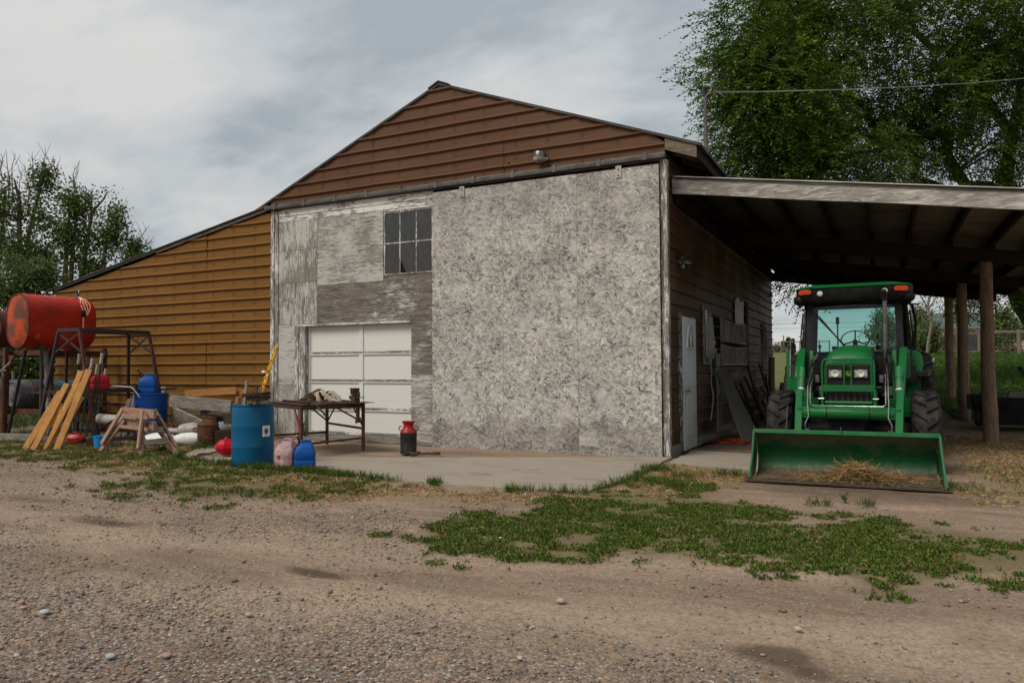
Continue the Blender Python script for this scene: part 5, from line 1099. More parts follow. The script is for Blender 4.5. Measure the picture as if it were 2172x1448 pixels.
# webbing strap heap
sc_ = ctr+e_*.02-n_*.12; t = T('strap_heap', z3(sc_, TH), 'heap of tan tow strap folded on the work table', 'tow strap')
def ribbon(m, pts, w, wd):
    rows = [[Vector(p)-Vector(wd)*w/2 for p in pts], [Vector(p)+Vector(wd)*w/2 for p in pts]]; th = Vector((0, 0, .005))
    m.loft([[a, b, b+th, a+th] for a, b in zip(*rows)])
rnd = random.Random(21)
for k in range(17):
    m = MB(); side = rnd.uniform(-.22, .16); pts = []; L0 = -.36+rnd.uniform(0, .10); L1 = .28+rnd.uniform(-.12, .16); H = .15+rnd.uniform(-.05, .05)-abs(side)*.25; sl = rnd.uniform(-.16, .16)
    for i in range(15):
        s = i/14; x = lerp(L1, L0, s); h = H*(math.sin(min(1, s*1.0)*math.pi)**.6)*(1.15-.45*abs(s-.62)*2)+.006+.003*k/8
        pts.append(z3(sc_-e_*(-x)+n_*(side+sl*(s-.5)+.04*math.sin(s*5+k)), TH+h))
    ribbon(m, pts, .055+rnd.random()*.015, n_*.9+Vector((0, 0, .35*math.sin(k)))); pt(m, 'strap_fold', 'canvas', t, recalc=True, smooth=True)
for k in range(3):
    m = MB(); pts = [z3(sc_+e_*(.30+.03*k)+n_*(.08-.05*k)+e_*.055*math.cos(a), TH+.08+.055*math.sin(a)) for a in np.linspace(-2, 3.4, 16)]; ribbon(m, pts, .06, n_); pt(m, 'strap_fold', 'canvas', t)
for a_, b_ in (((-.34, -.02), (-.62, .10)), ((-.40, .10), (-.70, .0)), ((-.30, -.10), (-.58, -.02))):
    m = MB(); pts = [z3(sc_+e_*lerp(a_[0], b_[0], s)+n_*(lerp(a_[1], b_[1], s)+.03*math.sin(s*4)), TH+.02+.07*math.sin(s*3)*(1-s)) for s in np.linspace(0, 1, 8)]; ribbon(m, pts, .06, n_); pt(m, 'strap_end', 'canvas', t)
m = MB(); m.tube([z3(N_+e_*1.2+n_*-.15, TH+.02), z3(N_+e_*.22-n_*.18, TH+.02)], .020, 8); m.tube([z3(N_+e_*.24-n_*.18, TH+.02), z3(N_+e_*.12-n_*.18, TH+.02)], .030, 8); m.ball(z3(N_+e_*.10-n_*.17, TH+.03), (.045, .03, .03), 8); one(m, 'steel_bar', 'iron', 'grey steel bar lying on the table from the barrel to the strap heap', 'steel bar', smooth=True)
m = MB(); m.tube([z3(M_-e_*.45+n_*.10, TH+.016), z3(M_-e_*1.25+n_*.14, TH+.016)], .014, 8); one(m, 'long_rod', 'rustdark', 'long thin rod along the back edge of the table by the vise', 'rod', smooth=True)
t = T('hanging_wrench', z3(N_-e_*.10-n_*.20, TH-.16), 'grey adjustable wrench hanging from the front edge of the table', 'wrench')
w0, w1 = z3(N_-n_*.22+n_*-.02-e_*.03, TH-.02), z3(N_-n_*.36-e_*.09, TH-.17); m = MB(); m.beam(w0, w1, .035, .014, (1, 0, 0)); pt(m, 'shaft', 'galv', t, bevel=.004)
m = MB(); m.box(w1, (.065, .02, .05), R3); m.box(w1+Vector((.02, 0, -.03)), (.02, .018, .04), R3); m.box(w0, (.05, .018, .03), R3); pt(m, 'jaw', 'galv', t, bevel=.004)
t = T('garden_glove', z3(N_-n_*.08, .36), 'dull green rag glove hung on the front left table leg', 'glove')
ML['glove'] = paint('dull_green_cloth', (.10, .115, .045), (.05, .06, .03), .9, 0, 10, bst=.3); gp = z3(N_-n_*.06-e_*.02, .46)
m = MB(); m.ball(gp, (.045, .035, .085), 12); m.ball(gp+Vector((0, 0, .07)), (.035, .03, .05), 10)
for q in range(4): m.ball(gp+Vector((-.028+.019*q, 0, -.09-.01*(q in (1, 2)))), (.011, .012, .04), 8)
m.ball(gp+Vector((.05, 0, -.01)), (.012, .012, .035), 8); pt(m, 'hand', 'glove', t, smooth=True)
m = MB(); m.tube([z3(N_+e_*.1, .05), z3(N_-n_*-.1+e_*-.02, .10), z3(N_+n_*.12, .22), z3(N_+e_*.12+n_*.1, .24), z3(N_+e_*.25+n_*.05, .12), z3(N_+e_*.2-n_*.1, .04)], .020, 8); one(m, 'black_hose', 'cable', 'short black hose looped at the foot of the table beside the faded can', 'hose', smooth=True)

# ---- fuel cans
def fuel_can(loc, rz, w, d, h, mt, label, cat='fuel can', group=None, spout=None, tilt=None, name='fuel_can', handle=True, mtop=.62, hollow=True, spoutmt='black'):
    t = T(name, loc, label, cat, group, rz)
    if tilt: t.rotation_euler = tilt+(rz,) if len(tilt) == 2 else tilt
    def rrr(x, y, z, r, ox=0): return [(px+ox, py, z) for px, py, _ in rr2(x, y, r)]
    def rr2(x, y, r, n=4):
        o = []
        for cx, cy, a0 in ((x-r, y-r, 0), (-x+r, y-r, 90), (-x+r, -y+r, 180), (x-r, -y+r, 270)):
            for k in range(n+1): a = math.radians(a0+90*k/n); o.append((cx+r*math.cos(a), cy+r*math.sin(a), 0))
        return o
    hw, hd = w/2, d/2; r = min(hw, hd)*.32; m = MB()
    m.loft([rrr(hw*.94, hd*.94, 0, r), rrr(hw, hd, .015, r), rrr(hw, hd, h*mtop*.5, r), rrr(hw*.985, hd*.985, h*mtop*.52, r), rrr(hw, hd, h*mtop*.54, r), rrr(hw, hd, h*mtop, r), rrr(hw*.97, hd*.97, h*(mtop+.03), r), rrr(hw*.80, hd*.86, h*(mtop+.17), r*.8, hw*.04), rrr(hw*.55, hd*.62, h*(mtop+.29), r*.7, hw*.10), rrr(hw*.42, hd*.40, h*(mtop+.33), r*.5, hw*.12)])
    b = m.build('body', ML[mt], t, smooth=True, local=True)
    if handle:
        m = MB(); m.tube([(hw*.55, 0, h*(mtop+.22)), (hw*.50, 0, h*(mtop+.37)), (hw*.05, 0, h*(mtop+.40)), (-hw*.35, 0, h*(mtop+.36)), (-hw*.45, 0, h*(mtop+.24))], hd*.16, 8); m.build('handle', ML[mt], t, smooth=True, local=True)
    m = MB(); m.lathe([(0, 0), (.036, 0), (.036, .028), (.03, .034), (0, .034)], (-hw*.60, 0, h*(mtop+.20)), 'Z', 16); m.build('cap', ML[spoutmt], t, smooth=True, local=True)
    if spout: m = MB(); m.tube([(-hw*.60, 0, h*(mtop+.22))]+spout, .014, 8); s = m.build('spout', ML[spoutmt], t, smooth=True, local=True); m = MB(); m.ball(spout[-1], .019, 8); m.build('spout_tip', ML['yellow'], s, smooth=True, local=True)
    return t
fr = math.radians(26.5)
t = fuel_can((-7.60, 8.02, .02), fr+math.radians(-14), .285, .24, .40, 'fadedcan', 'sun-bleached pink fuel can streaked with red beside the plastic barrel', handle=True, mtop=.64)
m = MB(); m.prism([(-.095, .19), (-.035, .19), (-.06, .12)], 'Y', -.124, -.119); m.build('faded_decal', ML['redcan'], t, local=True); ML['smudge'] = paint('dirty_pink_label', (.20, .10, .11), (.32, .2, .2), .6, 0, 9); m = MB(); m.box((.065, -.121, .115), (.085, .004, .14)); m.build('label', ML['smudge'], t, local=True)
fuel_can((-7.34, 8.10, .02), fr+math.radians(12), .285, .25, .385, 'bluecan', 'bright blue fuel can with black spout at the slab edge beside the bleached can', spout=[(-.085, -.0, .40), (-.11, 0, .46)], handle=True)
m = MB(); b0 = (-9.66, 8.80)
RR = rotz(.5); 
def octo(w, h, z): return [RR @ Vector((w*math.cos(a)*1.0, h*math.sin(a), 0))+Vector((b0[0], b0[1], z)) for a in np.linspace(0, 2*math.pi, 8, endpoint=False)]
m.loft([octo(.07, .06, .02), octo(.14, .11, .06), octo(.20, .15, .14), octo(.17, .14, .20), octo(.10, .10, .27)]); t = T('red_jug', (b0[0], b0[1], .02), 'faceted bright red plastic jug lying on its side left of the plastic barrel', 'jug'); pt(m, 'body', 'redcan', t)
m = MB(); m.ball((b0[0]-.10, b0[1]-.10, .20), (.028, .02, .03), 8); m.tube([(b0[0], b0[1]-.02, .27), (b0[0]+.03, b0[1], .29)], .03, 10); pt(m, 'cap', 'redpaint', t, smooth=True)
t = T('red_jug', (-14.05, 9.10, .02), 'small dark red fuel jug lying in the grass behind the leaning boards', 'jug')
m = MB(); RR = rotz(.3); m.loft([[RR @ Vector((x, y*w, z*w))+Vector((-14.05, 9.1, .09)) for y, z in ((-.09, -.08), (.09, -.08), (.10, .02), (.05, .09), (-.05, .09), (-.10, .02))] for x, w in ((-.16, .7), (-.13, 1), (.09, 1), (.14, .6), (.17, .4))]); pt(m, 'body', 'redpaint', t, bevel=.012)
m = MB(); m.tube([(-14.12, 9.06, .17), (-14.08, 9.06, .22), (-13.98, 9.08, .2), (-13.95, 9.1, .15)], .015, 6); pt(m, 'handle', 'redpaint', t, smooth=True)
# milk can, horseshoe shackles, ring
t = T('milk_can', (-7.03, 10.22, .016), 'old milk can with red neck and worn black body by the garage door', 'milk can')
m = MB(); m.lathe([(0, 0), (.136, 0), (.138, .02), (.134, .04), (.136, .18), (.134, .19), (.136, .2), (.138, .33), (.14, .345), (.136, .352)], (-7.03, 10.22, .016), 'Z', 32); pt(m, 'body', 'blackpaint', t, smooth=True)
m = MB(); m.lathe([(.138, .352), (.125, .385), (.092, .42), (.082, .45), (.084, .485), (.108, .52), (.114, .53), (.106, .535), (.08, .50), (0, .49)], (-7.03, 10.22, .016), 'Z', 32); pt(m, 'neck', 'redpaint', t, smooth=True)
for s in (-1, 1): m = MB(); dx = Vector((.895, .446, 0))*s; c = Vector((-7.03, 10.22, .016)); m.tube([c+dx*.125+Vector((0, 0, .375)), c+dx*.16+Vector((0, 0, .40)), c+dx*.155+Vector((0, 0, .44)), c+dx*.10+Vector((0, 0, .45))], .010, 8); pt(m, 'handle', 'redpaint', t, smooth=True)
t = T('chain_hook', (-6.7, 10.2, .016), 'rusty chain hooks lying on the slab right of the milk can', 'hook')
m = MB(); m.tube([(-6.84+.09*math.cos(a), 10.12+.07*math.sin(a), .04+.012*math.sin(2*a)) for a in np.linspace(.5, 5.6, 14)], .019, 8); m.tube([(-6.76, 10.08, .04), (-6.72, 9.98, .03), (-6.78, 9.90, .035)], .018, 8); pt(m, 'hook', 'rustdark', t, smooth=True)
m = MB(); m.tube([(-6.52+.10*math.cos(a), 10.2+.07*math.sin(a), .045) for a in np.linspace(-2.2, 2.2, 12)], .021, 8); m.tube([(-6.72, 10.15, .03), (-6.62, 10.2, .04)], .016, 8); pt(m, 'shackle', 'rustdark', t, smooth=True)
one(MB().lathe([(.11, 0), (.122, .010), (.11, .02), (.098, .010), (.11, 0)], (-10.02, 8.68, .02), 'Z', 24), 'iron_ring', 'rust', 'rusty iron ring lying flat at the left tip of the slab', 'ring', smooth=True)
# ---- steel drum, can, bottle, siphon
dx_, dy_ = -13.47, 10.3
t = T('steel_drum', (dx_, dy_, 0), 'blue steel drum with closed rim behind the sawhorses', 'drum')
m = MB(); m.lathe([(0, 0), (.315, 0), (.325, .012), (.315, .02), (.312, .30), (.326, .315), (.312, .33), (.312, .60), (.326, .615), (.312, .63), (.312, .91), (.325, .92), (.325, .935), (.31, .94)], (dx_, dy_, 0), 'Z', 40); pt(m, 'body', 'bluesteel', t, smooth=True)
m = MB(); m.lathe([(.312, .935), (.30, .92), (0, .92)], (dx_, dy_, 0), 'Z', 40); pt(m, 'lid', 'rustdark', t)
fuel_can((dx_-.06, dy_-.02, .92), fr+.2, .35, .28, .40, 'bluecan', 'blue water can with black nozzle standing on the blue steel drum', 'water can', spout=[(-.16, 0, .44), (-.22, 0, .52)], handle=True)
t = T('small_bottle', (dx_-.17, dy_-.22, .94), 'small dark bottle with yellowed band on the front rim of the blue steel drum', 'bottle'); m = MB(); m.lathe([(0, 0), (.034, 0), (.038, .01), (.038, .10), (.02, .13), (.02, .16), (0, .16)], (dx_-.17, dy_-.22, .94), 'Z', 14); pt(m, 'body', 'black', t, smooth=True); m = MB(); m.lathe([(.0385, .02), (.0385, .07)], (dx_-.17, dy_-.22, .94), 'Z', 14); pt(m, 'band', 'barrelgrey', t)
m = MB(); m.tube([(-14.15, 9.9, 1.10), (-13.6, 9.75, 1.09), (-13.34, 9.75, 1.08), (-13.28, 9.78, 1.02), (-13.22, 9.85, .88)], .013, 8); one(m, 'siphon_pipe', 'hose', 'thin grey bent pipe running from the stand to the blue drum', 'pipe', smooth=True)
# ---- sawhorses
def sawhorse(label, zt, trim, off, rx):
    t = T('sawhorse', (-11.5, 8.6, 0), label, 'sawhorse', 'wooden sawhorses stacked one on the other')
    L0, L1 = Vector((-11.98, 8.66, zt)), Vector((-10.98, 8.40, zt)); d = (L1-L0).normalized(); pd = Vector((-d.y, d.x, 0))
    m = MB(); m.beam(L0-d*.14, L1+d*.16, .05 if off else .06, .15); pt(m, 'beam', 'sawx', t, bevel=.004)
    feet = {(0, -1): Vector((-12.37, 8.46, 0)), (0, 1): Vector((-12.10, 9.12, 0)), (1, -1): Vector((-10.97, 8.20, 0)), (1, 1): Vector((-10.60, 8.62, 0))}
    for (e, s), f in feet.items():
        top = (L0+d*.10 if e == 0 else L1-d*.10)+pd*s*(.065+off*.03)+Vector((0, 0, .055))
        f = f+pd*s*off*.05; q = lerp(0, 1, trim); bot = f.lerp(Vector((top.x, top.y, 0)), 0)+(top-f)*trim
        m = MB(); m.beam(bot, top, .085, .038, pd*s); pt(m, 'leg', 'saw', t, bevel=.004)
    for s in (-1, 1): m = MB(); m.beam(L0+pd*s*.10+Vector((0, 0, -.055))-d*.10, L1+pd*s*.10+Vector((0, 0, -.055))+d*.13, .035, .055); pt(m, 'side_rail', 'sawx', t, bevel=.004)
    a, b = (feet[(1, -1)], feet[(1, 1)]) ; tp_ = L1
    for z in ((.22,) if not off else (.40,)):
        k = z/zt; m = MB(); m.beam(a.lerp(tp_, k).to_2d().to_3d()+Vector((.03, -.04, z)), b.lerp(tp_, k).to_2d().to_3d()+Vector((.06, -.02, z+.03)), .02, .085); pt(m, 'cross_brace', 'greylog', t, bevel=.003)
    a, b = feet[(0, -1)], feet[(0, 1)]; m = MB(); m.beam(a.lerp(L0, .25).to_2d().to_3d()+Vector((0, 0, .2)), b.lerp(L0, .25).to_2d().to_3d()+Vector((0, 0, .2)), .02, .07); pt(m, 'cross_brace', 'greylog', t, bevel=.003)
    return t
sawhorse('lower wooden sawhorse of the stacked pair, feet on the grass', .49, 0.0, 0, 0)
sawhorse('upper wooden sawhorse stacked on the other, legs clear of the ground', .685, .17, 1, 0)
# ---- rusty can, anvil, sacks, jugs
c = (-11.14, 9.72, 0); t = T('rusty_can', c, 'tall rusty brown milk churn with cone top among weeds', 'churn')
m = MB(); m.lathe([(0, 0), (.185, 0), (.192, .012), (.188, .03), (.186, .15), (.194, .16), (.186, .17), (.186, .395), (.196, .405), (.186, .42), (.10, .495), (.075, .51), (.075, .535), (.055, .54), (0, .53)], c, 'Z', 32); pt(m, 'body', 'rust', t, smooth=True)
m = MB(); m.tube([(-11.30, 9.62, .34), (-11.36, 9.58, .34), (-11.37, 9.57, .28), (-11.31, 9.61, .27)], .013, 6); pt(m, 'handle', 'rust', t, smooth=True)
ac = Vector((-10.72, 9.85, 0)); t = T('wood_stump', ac, 'dark square timber block carrying the anvil behind the plastic barrel', 'timber block'); m = MB(); m.box(ac+Vector((0, 0, .155)), (.40, .36, .31), rotz(.3)); pt(m, 'block', 'purlin', t, bevel=.012)
t = T('anvil', ac+Vector((0, 0, .31)), 'dark iron anvil with horn pointing left on a timber block', 'anvil')
ML['anvil'] = paint('grey_green_iron', (.085, .085, .065), (.05, .035, .028), .6, .5, 8, .45, .6)
dirh = Vector((-.895, -.446, 0)); sd_ = Vector((.446, -.895, 0))
def arect(u0, u1, w, z, base): return [base+dirh*u+sd_*v+Vector((0, 0, z)) for u, v in ((u0, -w), (u1, -w), (u1, w), (u0, w))]
b = ac+Vector((0, 0, .31)); m = MB(); m.loft([arect(-.17, .15, .12, 0, b), arect(-.16, .14, .11, .05, b), arect(-.09, .08, .06, .11, b), arect(-.09, .08, .06, .17, b), arect(-.22, .13, .075, .24, b), arect(-.24, .14, .08, .33, b)]); pt(m, 'body', 'anvil', t, bevel=.012)
m = MB(); m.tube([b+dirh*.12+Vector((0, 0, .27)), b+dirh*.24+Vector((0, 0, .285)), b+dirh*.36+Vector((0, 0, .30)), b+dirh*.42+Vector((0, 0, .305))], [.062, .05, .026, .006], 12); pt(m, 'horn', 'rustdark', t, smooth=True)
m = MB(); m.tube([b+dirh*.27+Vector((.02*math.cos(a)*2, -.02, .24+.06*math.sin(a))) for a in np.linspace(0, 6.28, 12)], .012, 6); pt(m, 'hanging_ring', 'rust', t, smooth=True)
def sack(c, sx, sy, sz, rz, label, mt='sack', seed=0):
    m = MB(); rnd = random.Random(seed); ph = [rnd.uniform(0, 6) for _ in range(4)]; rings = []; Rr = rotz(rz)
    for i in range(13):
        th = math.pi*i/12; ring = []
        for k in range(20):
            a = 2*math.pi*k/20; ex = .55
            x = math.copysign(abs(math.cos(a))**ex, math.cos(a)); y = math.copysign(abs(math.sin(a))**ex, math.sin(a)); s = math.sin(th)**.45
            z = -math.cos(th); bump = 1+.06*math.sin(3*a+ph[0])+.05*math.sin(5*a+ph[1]+z*2)
            zz = math.copysign(abs(z)**.8, z)*(.75+.35*(1-max(abs(x), abs(y))*s))*(1+.1*math.sin(2*a+ph[2]))
            p = Rr @ Vector((x*s*sx*bump, y*s*sy*bump, zz*sz)); ring.append(Vector(c)+p)
        rings.append(ring)
    m.loft(rings, cap=False); return one(m, 'white_sack', mt, label, 'sack', 'white sacks by the sawhorses', smooth=True)
sack((-11.66, 9.80, .12), .34, .22, .12, .45, 'lower white feed sack lying between sawhorses and rusty churn', seed=1)
sack((-11.74, 9.88, .30), .27, .20, .10, .55, 'upper grey-white sack folded over the lower one', 'pvc', seed=2)
sack((-12.35, 9.62, .10), .30, .20, .11, .3, 'torn white sack behind the legs of the sawhorses', seed=3)
m = MB(); ML['palejug'] = paint('pale_blue_bottle_plastic', (.22, .42, .52), (.45, .55, .58), .3, 0, 6, .45, .6)
t = T('water_bottle_pack', (-11.6, 10.35, .0), 'pale blue plastic bottle pack between the churn and the anvil', 'bottle pack')
for k, (x, y) in enumerate(((-11.72, 10.35), (-11.55, 10.42), (-11.62, 10.22), (-11.45, 10.28))): m = MB(); m.lathe([(0, .08), (.085, .08), (.09, .10), (.09, .20), (.084, .21), (.09, .22), (.09, .34), (.03, .42), (.03, .45), (0, .45)], (x, y, -.05), 'Z', 16); pt(m, 'bottle', 'palejug', t, smooth=True)
t = T('blue_pail', (-12.86, 8.80, 0), 'small open blue plastic pail on the grass left of the sawhorses', 'pail'); m = MB(); m.lathe([(0, 0), (.105, 0), (.128, .20), (.138, .205), (.138, .222), (.13, .224), (.12, .20), (.10, .03), (0, .03)], (-12.86, 8.80, 0), 'Z', 28); pt(m, 'body', 'bluepail', t, smooth=True)
m = MB(); m.lathe([(0, .15), (.115, .15)], (-12.86, 8.80, 0), 'Z', 20); pt(m, 'contents', 'matte', t)
m = MB(); m.tube([(-12.86+.14*math.cos(a)*.895, 8.80+.14*math.cos(a)*.446-.02, .215-.015*math.sin(a)) for a in np.linspace(0, math.pi, 12)], .004, 5); pt(m, 'wire_handle', 'steel', t)
# ---- lumber heap
def plank(name, a, b, w, th, mt, label, group='boards in the lumber heap', side=(0, 0, 1)):
    m = MB(); a, b = Vector(a), Vector(b); d = (b-a).normalized(); m.beam(a, b, th, w, side); return one(m, name, mt, label, 'board', group, bevel=.005)
plank('timber_beam', (-12.78, 10.22, .80), (-11.38, 10.50, .69), .235, .09, 'greylog', 'wide weathered grey beam on top of the lumber heap')
plank('timber_plank', (-12.7, 10.25, .58), (-11.05, 9.95, .22), .20, .05, 'greylog', 'long grey plank slanting down to the right under the top beam', side=(0, -.3, 1))
plank('fresh_plank', (-12.7, 10.5, .93), (-11.40, 10.62, 1.00), .14, .03, 'freshx', 'orange-brown plank laid on the back of the lumber heap')
plank('fresh_plank', (-12.6, 10.5, .89), (-11.25, 10.72, .955), .16, .025, 'freshx', 'second orange-brown plank showing its end right of the grey beam')
plank('brown_beam', (-12.2, 10.5, .52), (-11.15, 10.62, .60), .16, .12, 'oldwood', 'brown beam end at the right of the lumber heap')
plank('brown_beam', (-13.2, 10.6, .42), (-11.4, 10.75, .40), .20, .14, 'oldwood', 'brown beam low in the middle of the lumber heap')
plank('brown_beam', (-13.1, 10.95, .62), (-11.2, 11.05, .66), .18, .14, 'oldwood', 'dark brown beam at the back of the lumber heap against the ochre wall')
plank('wood_offcut', (-11.28, 10.55, .60), (-11.26, 10.56, .88), .06, .10, 'freshx', 'short upright tan offcut at the right end of the grey beam', side=(1, 0, 0))
plank('timber_plank', (-13.0, 10.8, .14), (-11.0, 10.9, .16), .22, .16, 'greylog', 'grey timber lying lowest at the back of the lumber heap')
plank('timber_plank', (-12.9, 10.2, .20), (-11.6, 10.4, .16), .14, .10, 'oldwood', 'short dark timber lying low at the front of the lumber heap')
one(MB().tube([(-14.25, 9.72, .43), (-13.1, 9.75, .40)], .105, 20), 'white_pipe', 'pvc', 'fat dirty white pipe end behind the sawhorses', 'pipe', smooth=True)
one(MB().tube([(-13.1, 10.05, .22), (-11.3, 10.2, .20)], .05, 12), 'white_pipe', 'pvc', 'thin white pipe under the lumber heap behind the sacks', 'pipe', smooth=True)
one(MB().tube([(-14.2, 10.0, .22), (-12.9, 10.1, .2)], .07, 12), 'white_pipe', 'galv', 'grey pipe lying under the fat white pipe', 'pipe', smooth=True)
m = MB(); rnd = random.Random(31)
for k in range(14): x = -12.9+rnd.random()*1.5; m.tube([(x, 10.2, .18), (x+rnd.uniform(-.2, .2), 10.15, .34+rnd.random()*.12), (x+rnd.uniform(-.3, .3), 10.1, .25)], .006, 5)
one(m, 'scrap_wire', 'rust', 'tangle of rusty scrap wire at the front of the lumber heap', 'wire')
one(MB().tube([(-12.35, 11.40, .98), (-12.25, 11.40, 1.10), (-12.1, 11.40, 1.10), (-12.02, 11.40, 1.0), (-12.03, 11.42, .93)], .014, 6), 'bent_hook', 'rustdark', 'bent rusty hook on the ochre wall above the lumber heap', 'hook', smooth=True)
# ---- leaning boards
lb = [((-13.78, 8.02), (-13.85, 8.70, 1.02), .10, 'leftmost tall fresh board of the leaning bundle', 'fresh'), ((-13.60, 8.10), (-13.66, 8.74, 1.17), .10, 'second fresh board from the left of the leaning bundle, knots showing', 'fresh'),
      ((-13.50, 8.16), (-13.50, 8.82, 1.19), .05, 'narrow fresh board third from the left of the leaning bundle', 'fresh'), ((-13.43, 8.20), (-13.62, 8.95, 1.40), .10, 'tall fresh board at the back of the leaning bundle', 'fresh'),
      ((-13.40, 8.19), (-13.46, 8.75, .96), .045, 'shortest narrow board in the middle of the leaning bundle', 'fresh'), ((-13.33, 8.23), (-13.36, 8.78, .92), .045, 'narrow board beside the rightmost one of the leaning bundle', 'fresh'),
      ((-13.24, 8.26), (-13.35, 8.92, 1.43), .11, 'rightmost and tallest fresh board of the leaning bundle', 'fresh')]
lbd = []; SG = 1
for (x, y), tpz, w, lab_, mt in lb:
    dz = tpz[2]; a = Vector((x, y, .0)); b = Vector(tpz); m = MB(); dr = (b-a).normalized(); xx = Vector((.895, .446, 0)); zz = dr.cross(xx).normalized(); xx = zz.cross(dr) if False else dr.cross(zz)*-1
    ang = (.3, .15, .4, .1, .35, .45, .25)[len(lbd) % 7]; lbd.append(1); xr = xx*math.cos(ang)+zz*math.sin(ang)*SG; zr_ = xr.cross(dr); m.box((a+b)/2+Vector((0, -.04*(len(lbd) % 3), 0)), (w*1.0, (b-a).length, .045), Matrix((xr, dr, zr_)).transposed()); o = one(m, 'leaning_board', mt, lab_, 'board', 'fresh boards leaning on the metal stand', bevel=.003)
plank('short_board', (-13.72, 8.45, .36), (-13.84, 8.62, .80), .16, .02, 'fresh', 'short orange board tucked behind the left of the leaning bundle', 'fresh boards leaning on the metal stand', side=(1, .3, 0))
# ---- metal stand with splayed legs
A, B, D__, C__ = Vector((-13.757, 8.95, 2.2)), Vector((-13.757, 10.45, 2.2)), Vector((-14.40, 8.95, 2.2)), Vector((-14.40, 10.45, 2.2))
a0_, b0_, d0_, c0_ = Vector((-13.32, 9.03, 0)), Vector((-13.40, 10.65, 0)), Vector((-14.85, 8.80, 0)), Vector((-14.80, 10.75, 0))
t = T('metal_stand', (-14.08, 9.7, 0), 'empty dark angle-iron stand with splayed legs and cross braces', 'stand')
m = MB()
for p, q in ((A, B), (B, C__), (C__, D__), (D__, A)): m.beam(p, q, .05, .07)
pt(m, 'top_frame', 'standm', t, bevel=.004)
for p, q, mt in ((A, a0_, 'standr'), (B, b0_, 'standr'), (C__, c0_, 'standm'), (D__, d0_, 'standm')): m = MB(); m.beam(p, q, .055, .05, (1, 0, 0)); pt(m, 'leg', mt, t, bevel=.004)
def LG(p, q, z): return q.lerp(p, z/2.2)
m = MB(); ring = [LG(A, a0_, 1.0), LG(B, b0_, 1.0), LG(C__, c0_, 1.0), LG(D__, d0_, 1.0)]
for i in range(4): m.beam(ring[i], ring[(i+1) % 4], .035, .05)
m.beam(LG(B, b0_, 1.0), LG(B, b0_, 1.0)+Vector((.3, .2, .03)), .03, .04); pt(m, 'middle_frame', 'standm', t, bevel=.003)
for (p, p0), (q, q0), z1, z2 in (((A, a0_), (D__, d0_), 2.15, 1.75), ((B, b0_), (C__, c0_), 2.15, 1.75), ((A, a0_), (B, b0_), .95, .25), ((A, a0_), (D__, d0_), .95, .25)):
    for u, v in ((z1, z2), (z2, z1)): m = MB(); m.beam(LG(p, p0, u), LG(q, q0, v), .018, .034); pt(m, 'brace', 'standm', t)
fuel_can((-14.32, 9.75, 1.03), 1.2, .34, .24, .30, 'redcan', 'glossy red fuel can resting on the middle frame of the metal stand', handle=False, mtop=.7)
# steel fence posts bundle
rnd = random.Random(9)
for i in range(11):
    x = -14.95+i*.085+rnd.uniform(-.03, .03); y = 9.45+rnd.uniform(-.1, .2); h = rnd.uniform(1.35, 1.8); m = MB(); a = Vector((x, y, 0)); b = Vector((x+rnd.uniform(-.10, .05), y+.25, h))
    t = T('steel_post', a, 'steel fence post with pale tip in the bundle behind the leaning boards', 'fence post', 'steel fence posts bundled beside the red tank')
    m.beam(a, b, .035, .012, (1, 0, 0)); m.beam(a, b, .012, .035, (1, 0, 0)); pt(m, 'shaft', ('rust', 'greenpost', 'galv')[i % 3] if 'greenpost' in ML else 'rust', t)
    m = MB(); m.beam(a.lerp(b, .88), b+Vector((0, 0, .01)), .042, .04, (1, 0, 0)); pt(m, 'tip', 'pvc', t)
plank('leaning_plank', (-13.95, 10.6, .0), (-13.9, 10.95, 1.05), .17, .03, 'greylog', 'pale grey plank upright behind the metal stand by the ochre wall', None, side=(1, 0, 0))
for i, (x, h) in enumerate(((-14.35, .8), (-14.15, .9))): plank('leaning_plank', (x, 10.2, .0), (x-.05, 10.5, h), .14, .03, 'greylog', ('left' if i == 0 else 'right')+' one of two low grey planks standing under the metal stand', None, side=(1, 0, 0))
one(MB().tube([(-15.25, 9.32, .0), (-15.55, 9.45, .95), (-15.80, 9.55, 1.88)], .048, 10), 'grey_pole', 'greylog', 'grey wooden pole leaning against the underside of the red tank', 'pole', smooth=True)
# ---- tanks
def oval(hw, hh, n=10):
    st = hh-hw; P_ = []
    for k in range(n+1): a = math.pi*k/n; P_.append((hw*math.cos(a), st+hw*math.sin(a)))
    for k in range(n+1): a = math.pi+math.pi*k/n; P_.append((hw*math.cos(a), -st+hw*math.sin(a)))
    return P_
tc = Vector((-15.684, 8.91, 2.434)); t = T('red_fuel_tank', (tc.x, tc.y+.7, 0), 'large oval red fuel tank on pipe legs against the ochre wall', 'tank')
hw, hh = .385, .565; ov = oval(hw, hh)
def ring_(s, y, dy=0): return [(tc.x+u*s, tc.y+y, tc.z+v*s) for u, v in ov]
m = MB(); m.loft([ring_(.985, .012), ring_(1.0, .0), ring_(1.0, .03), ring_(.995, .06), ring_(.997, .7), ring_(.995, 1.30), ring_(.97, 1.38), ring_(.90, 1.44), ring_(.75, 1.475)], cap=True); sh = pt(m, 'shell', 'redtank', t, smooth=True)
m = MB(); m.loft([ring_(.965, .004), ring_(.93, -.008), ring_(.5, -.028)]); pt(m, 'end_plate', 'tankend', t, smooth=True)
m = MB(); rim = ring_(.975, -.004); m.tube(rim+[rim[0]], .014, 6, cap=False); pt(m, 'rolled_rim', 'maroon', t, smooth=True)
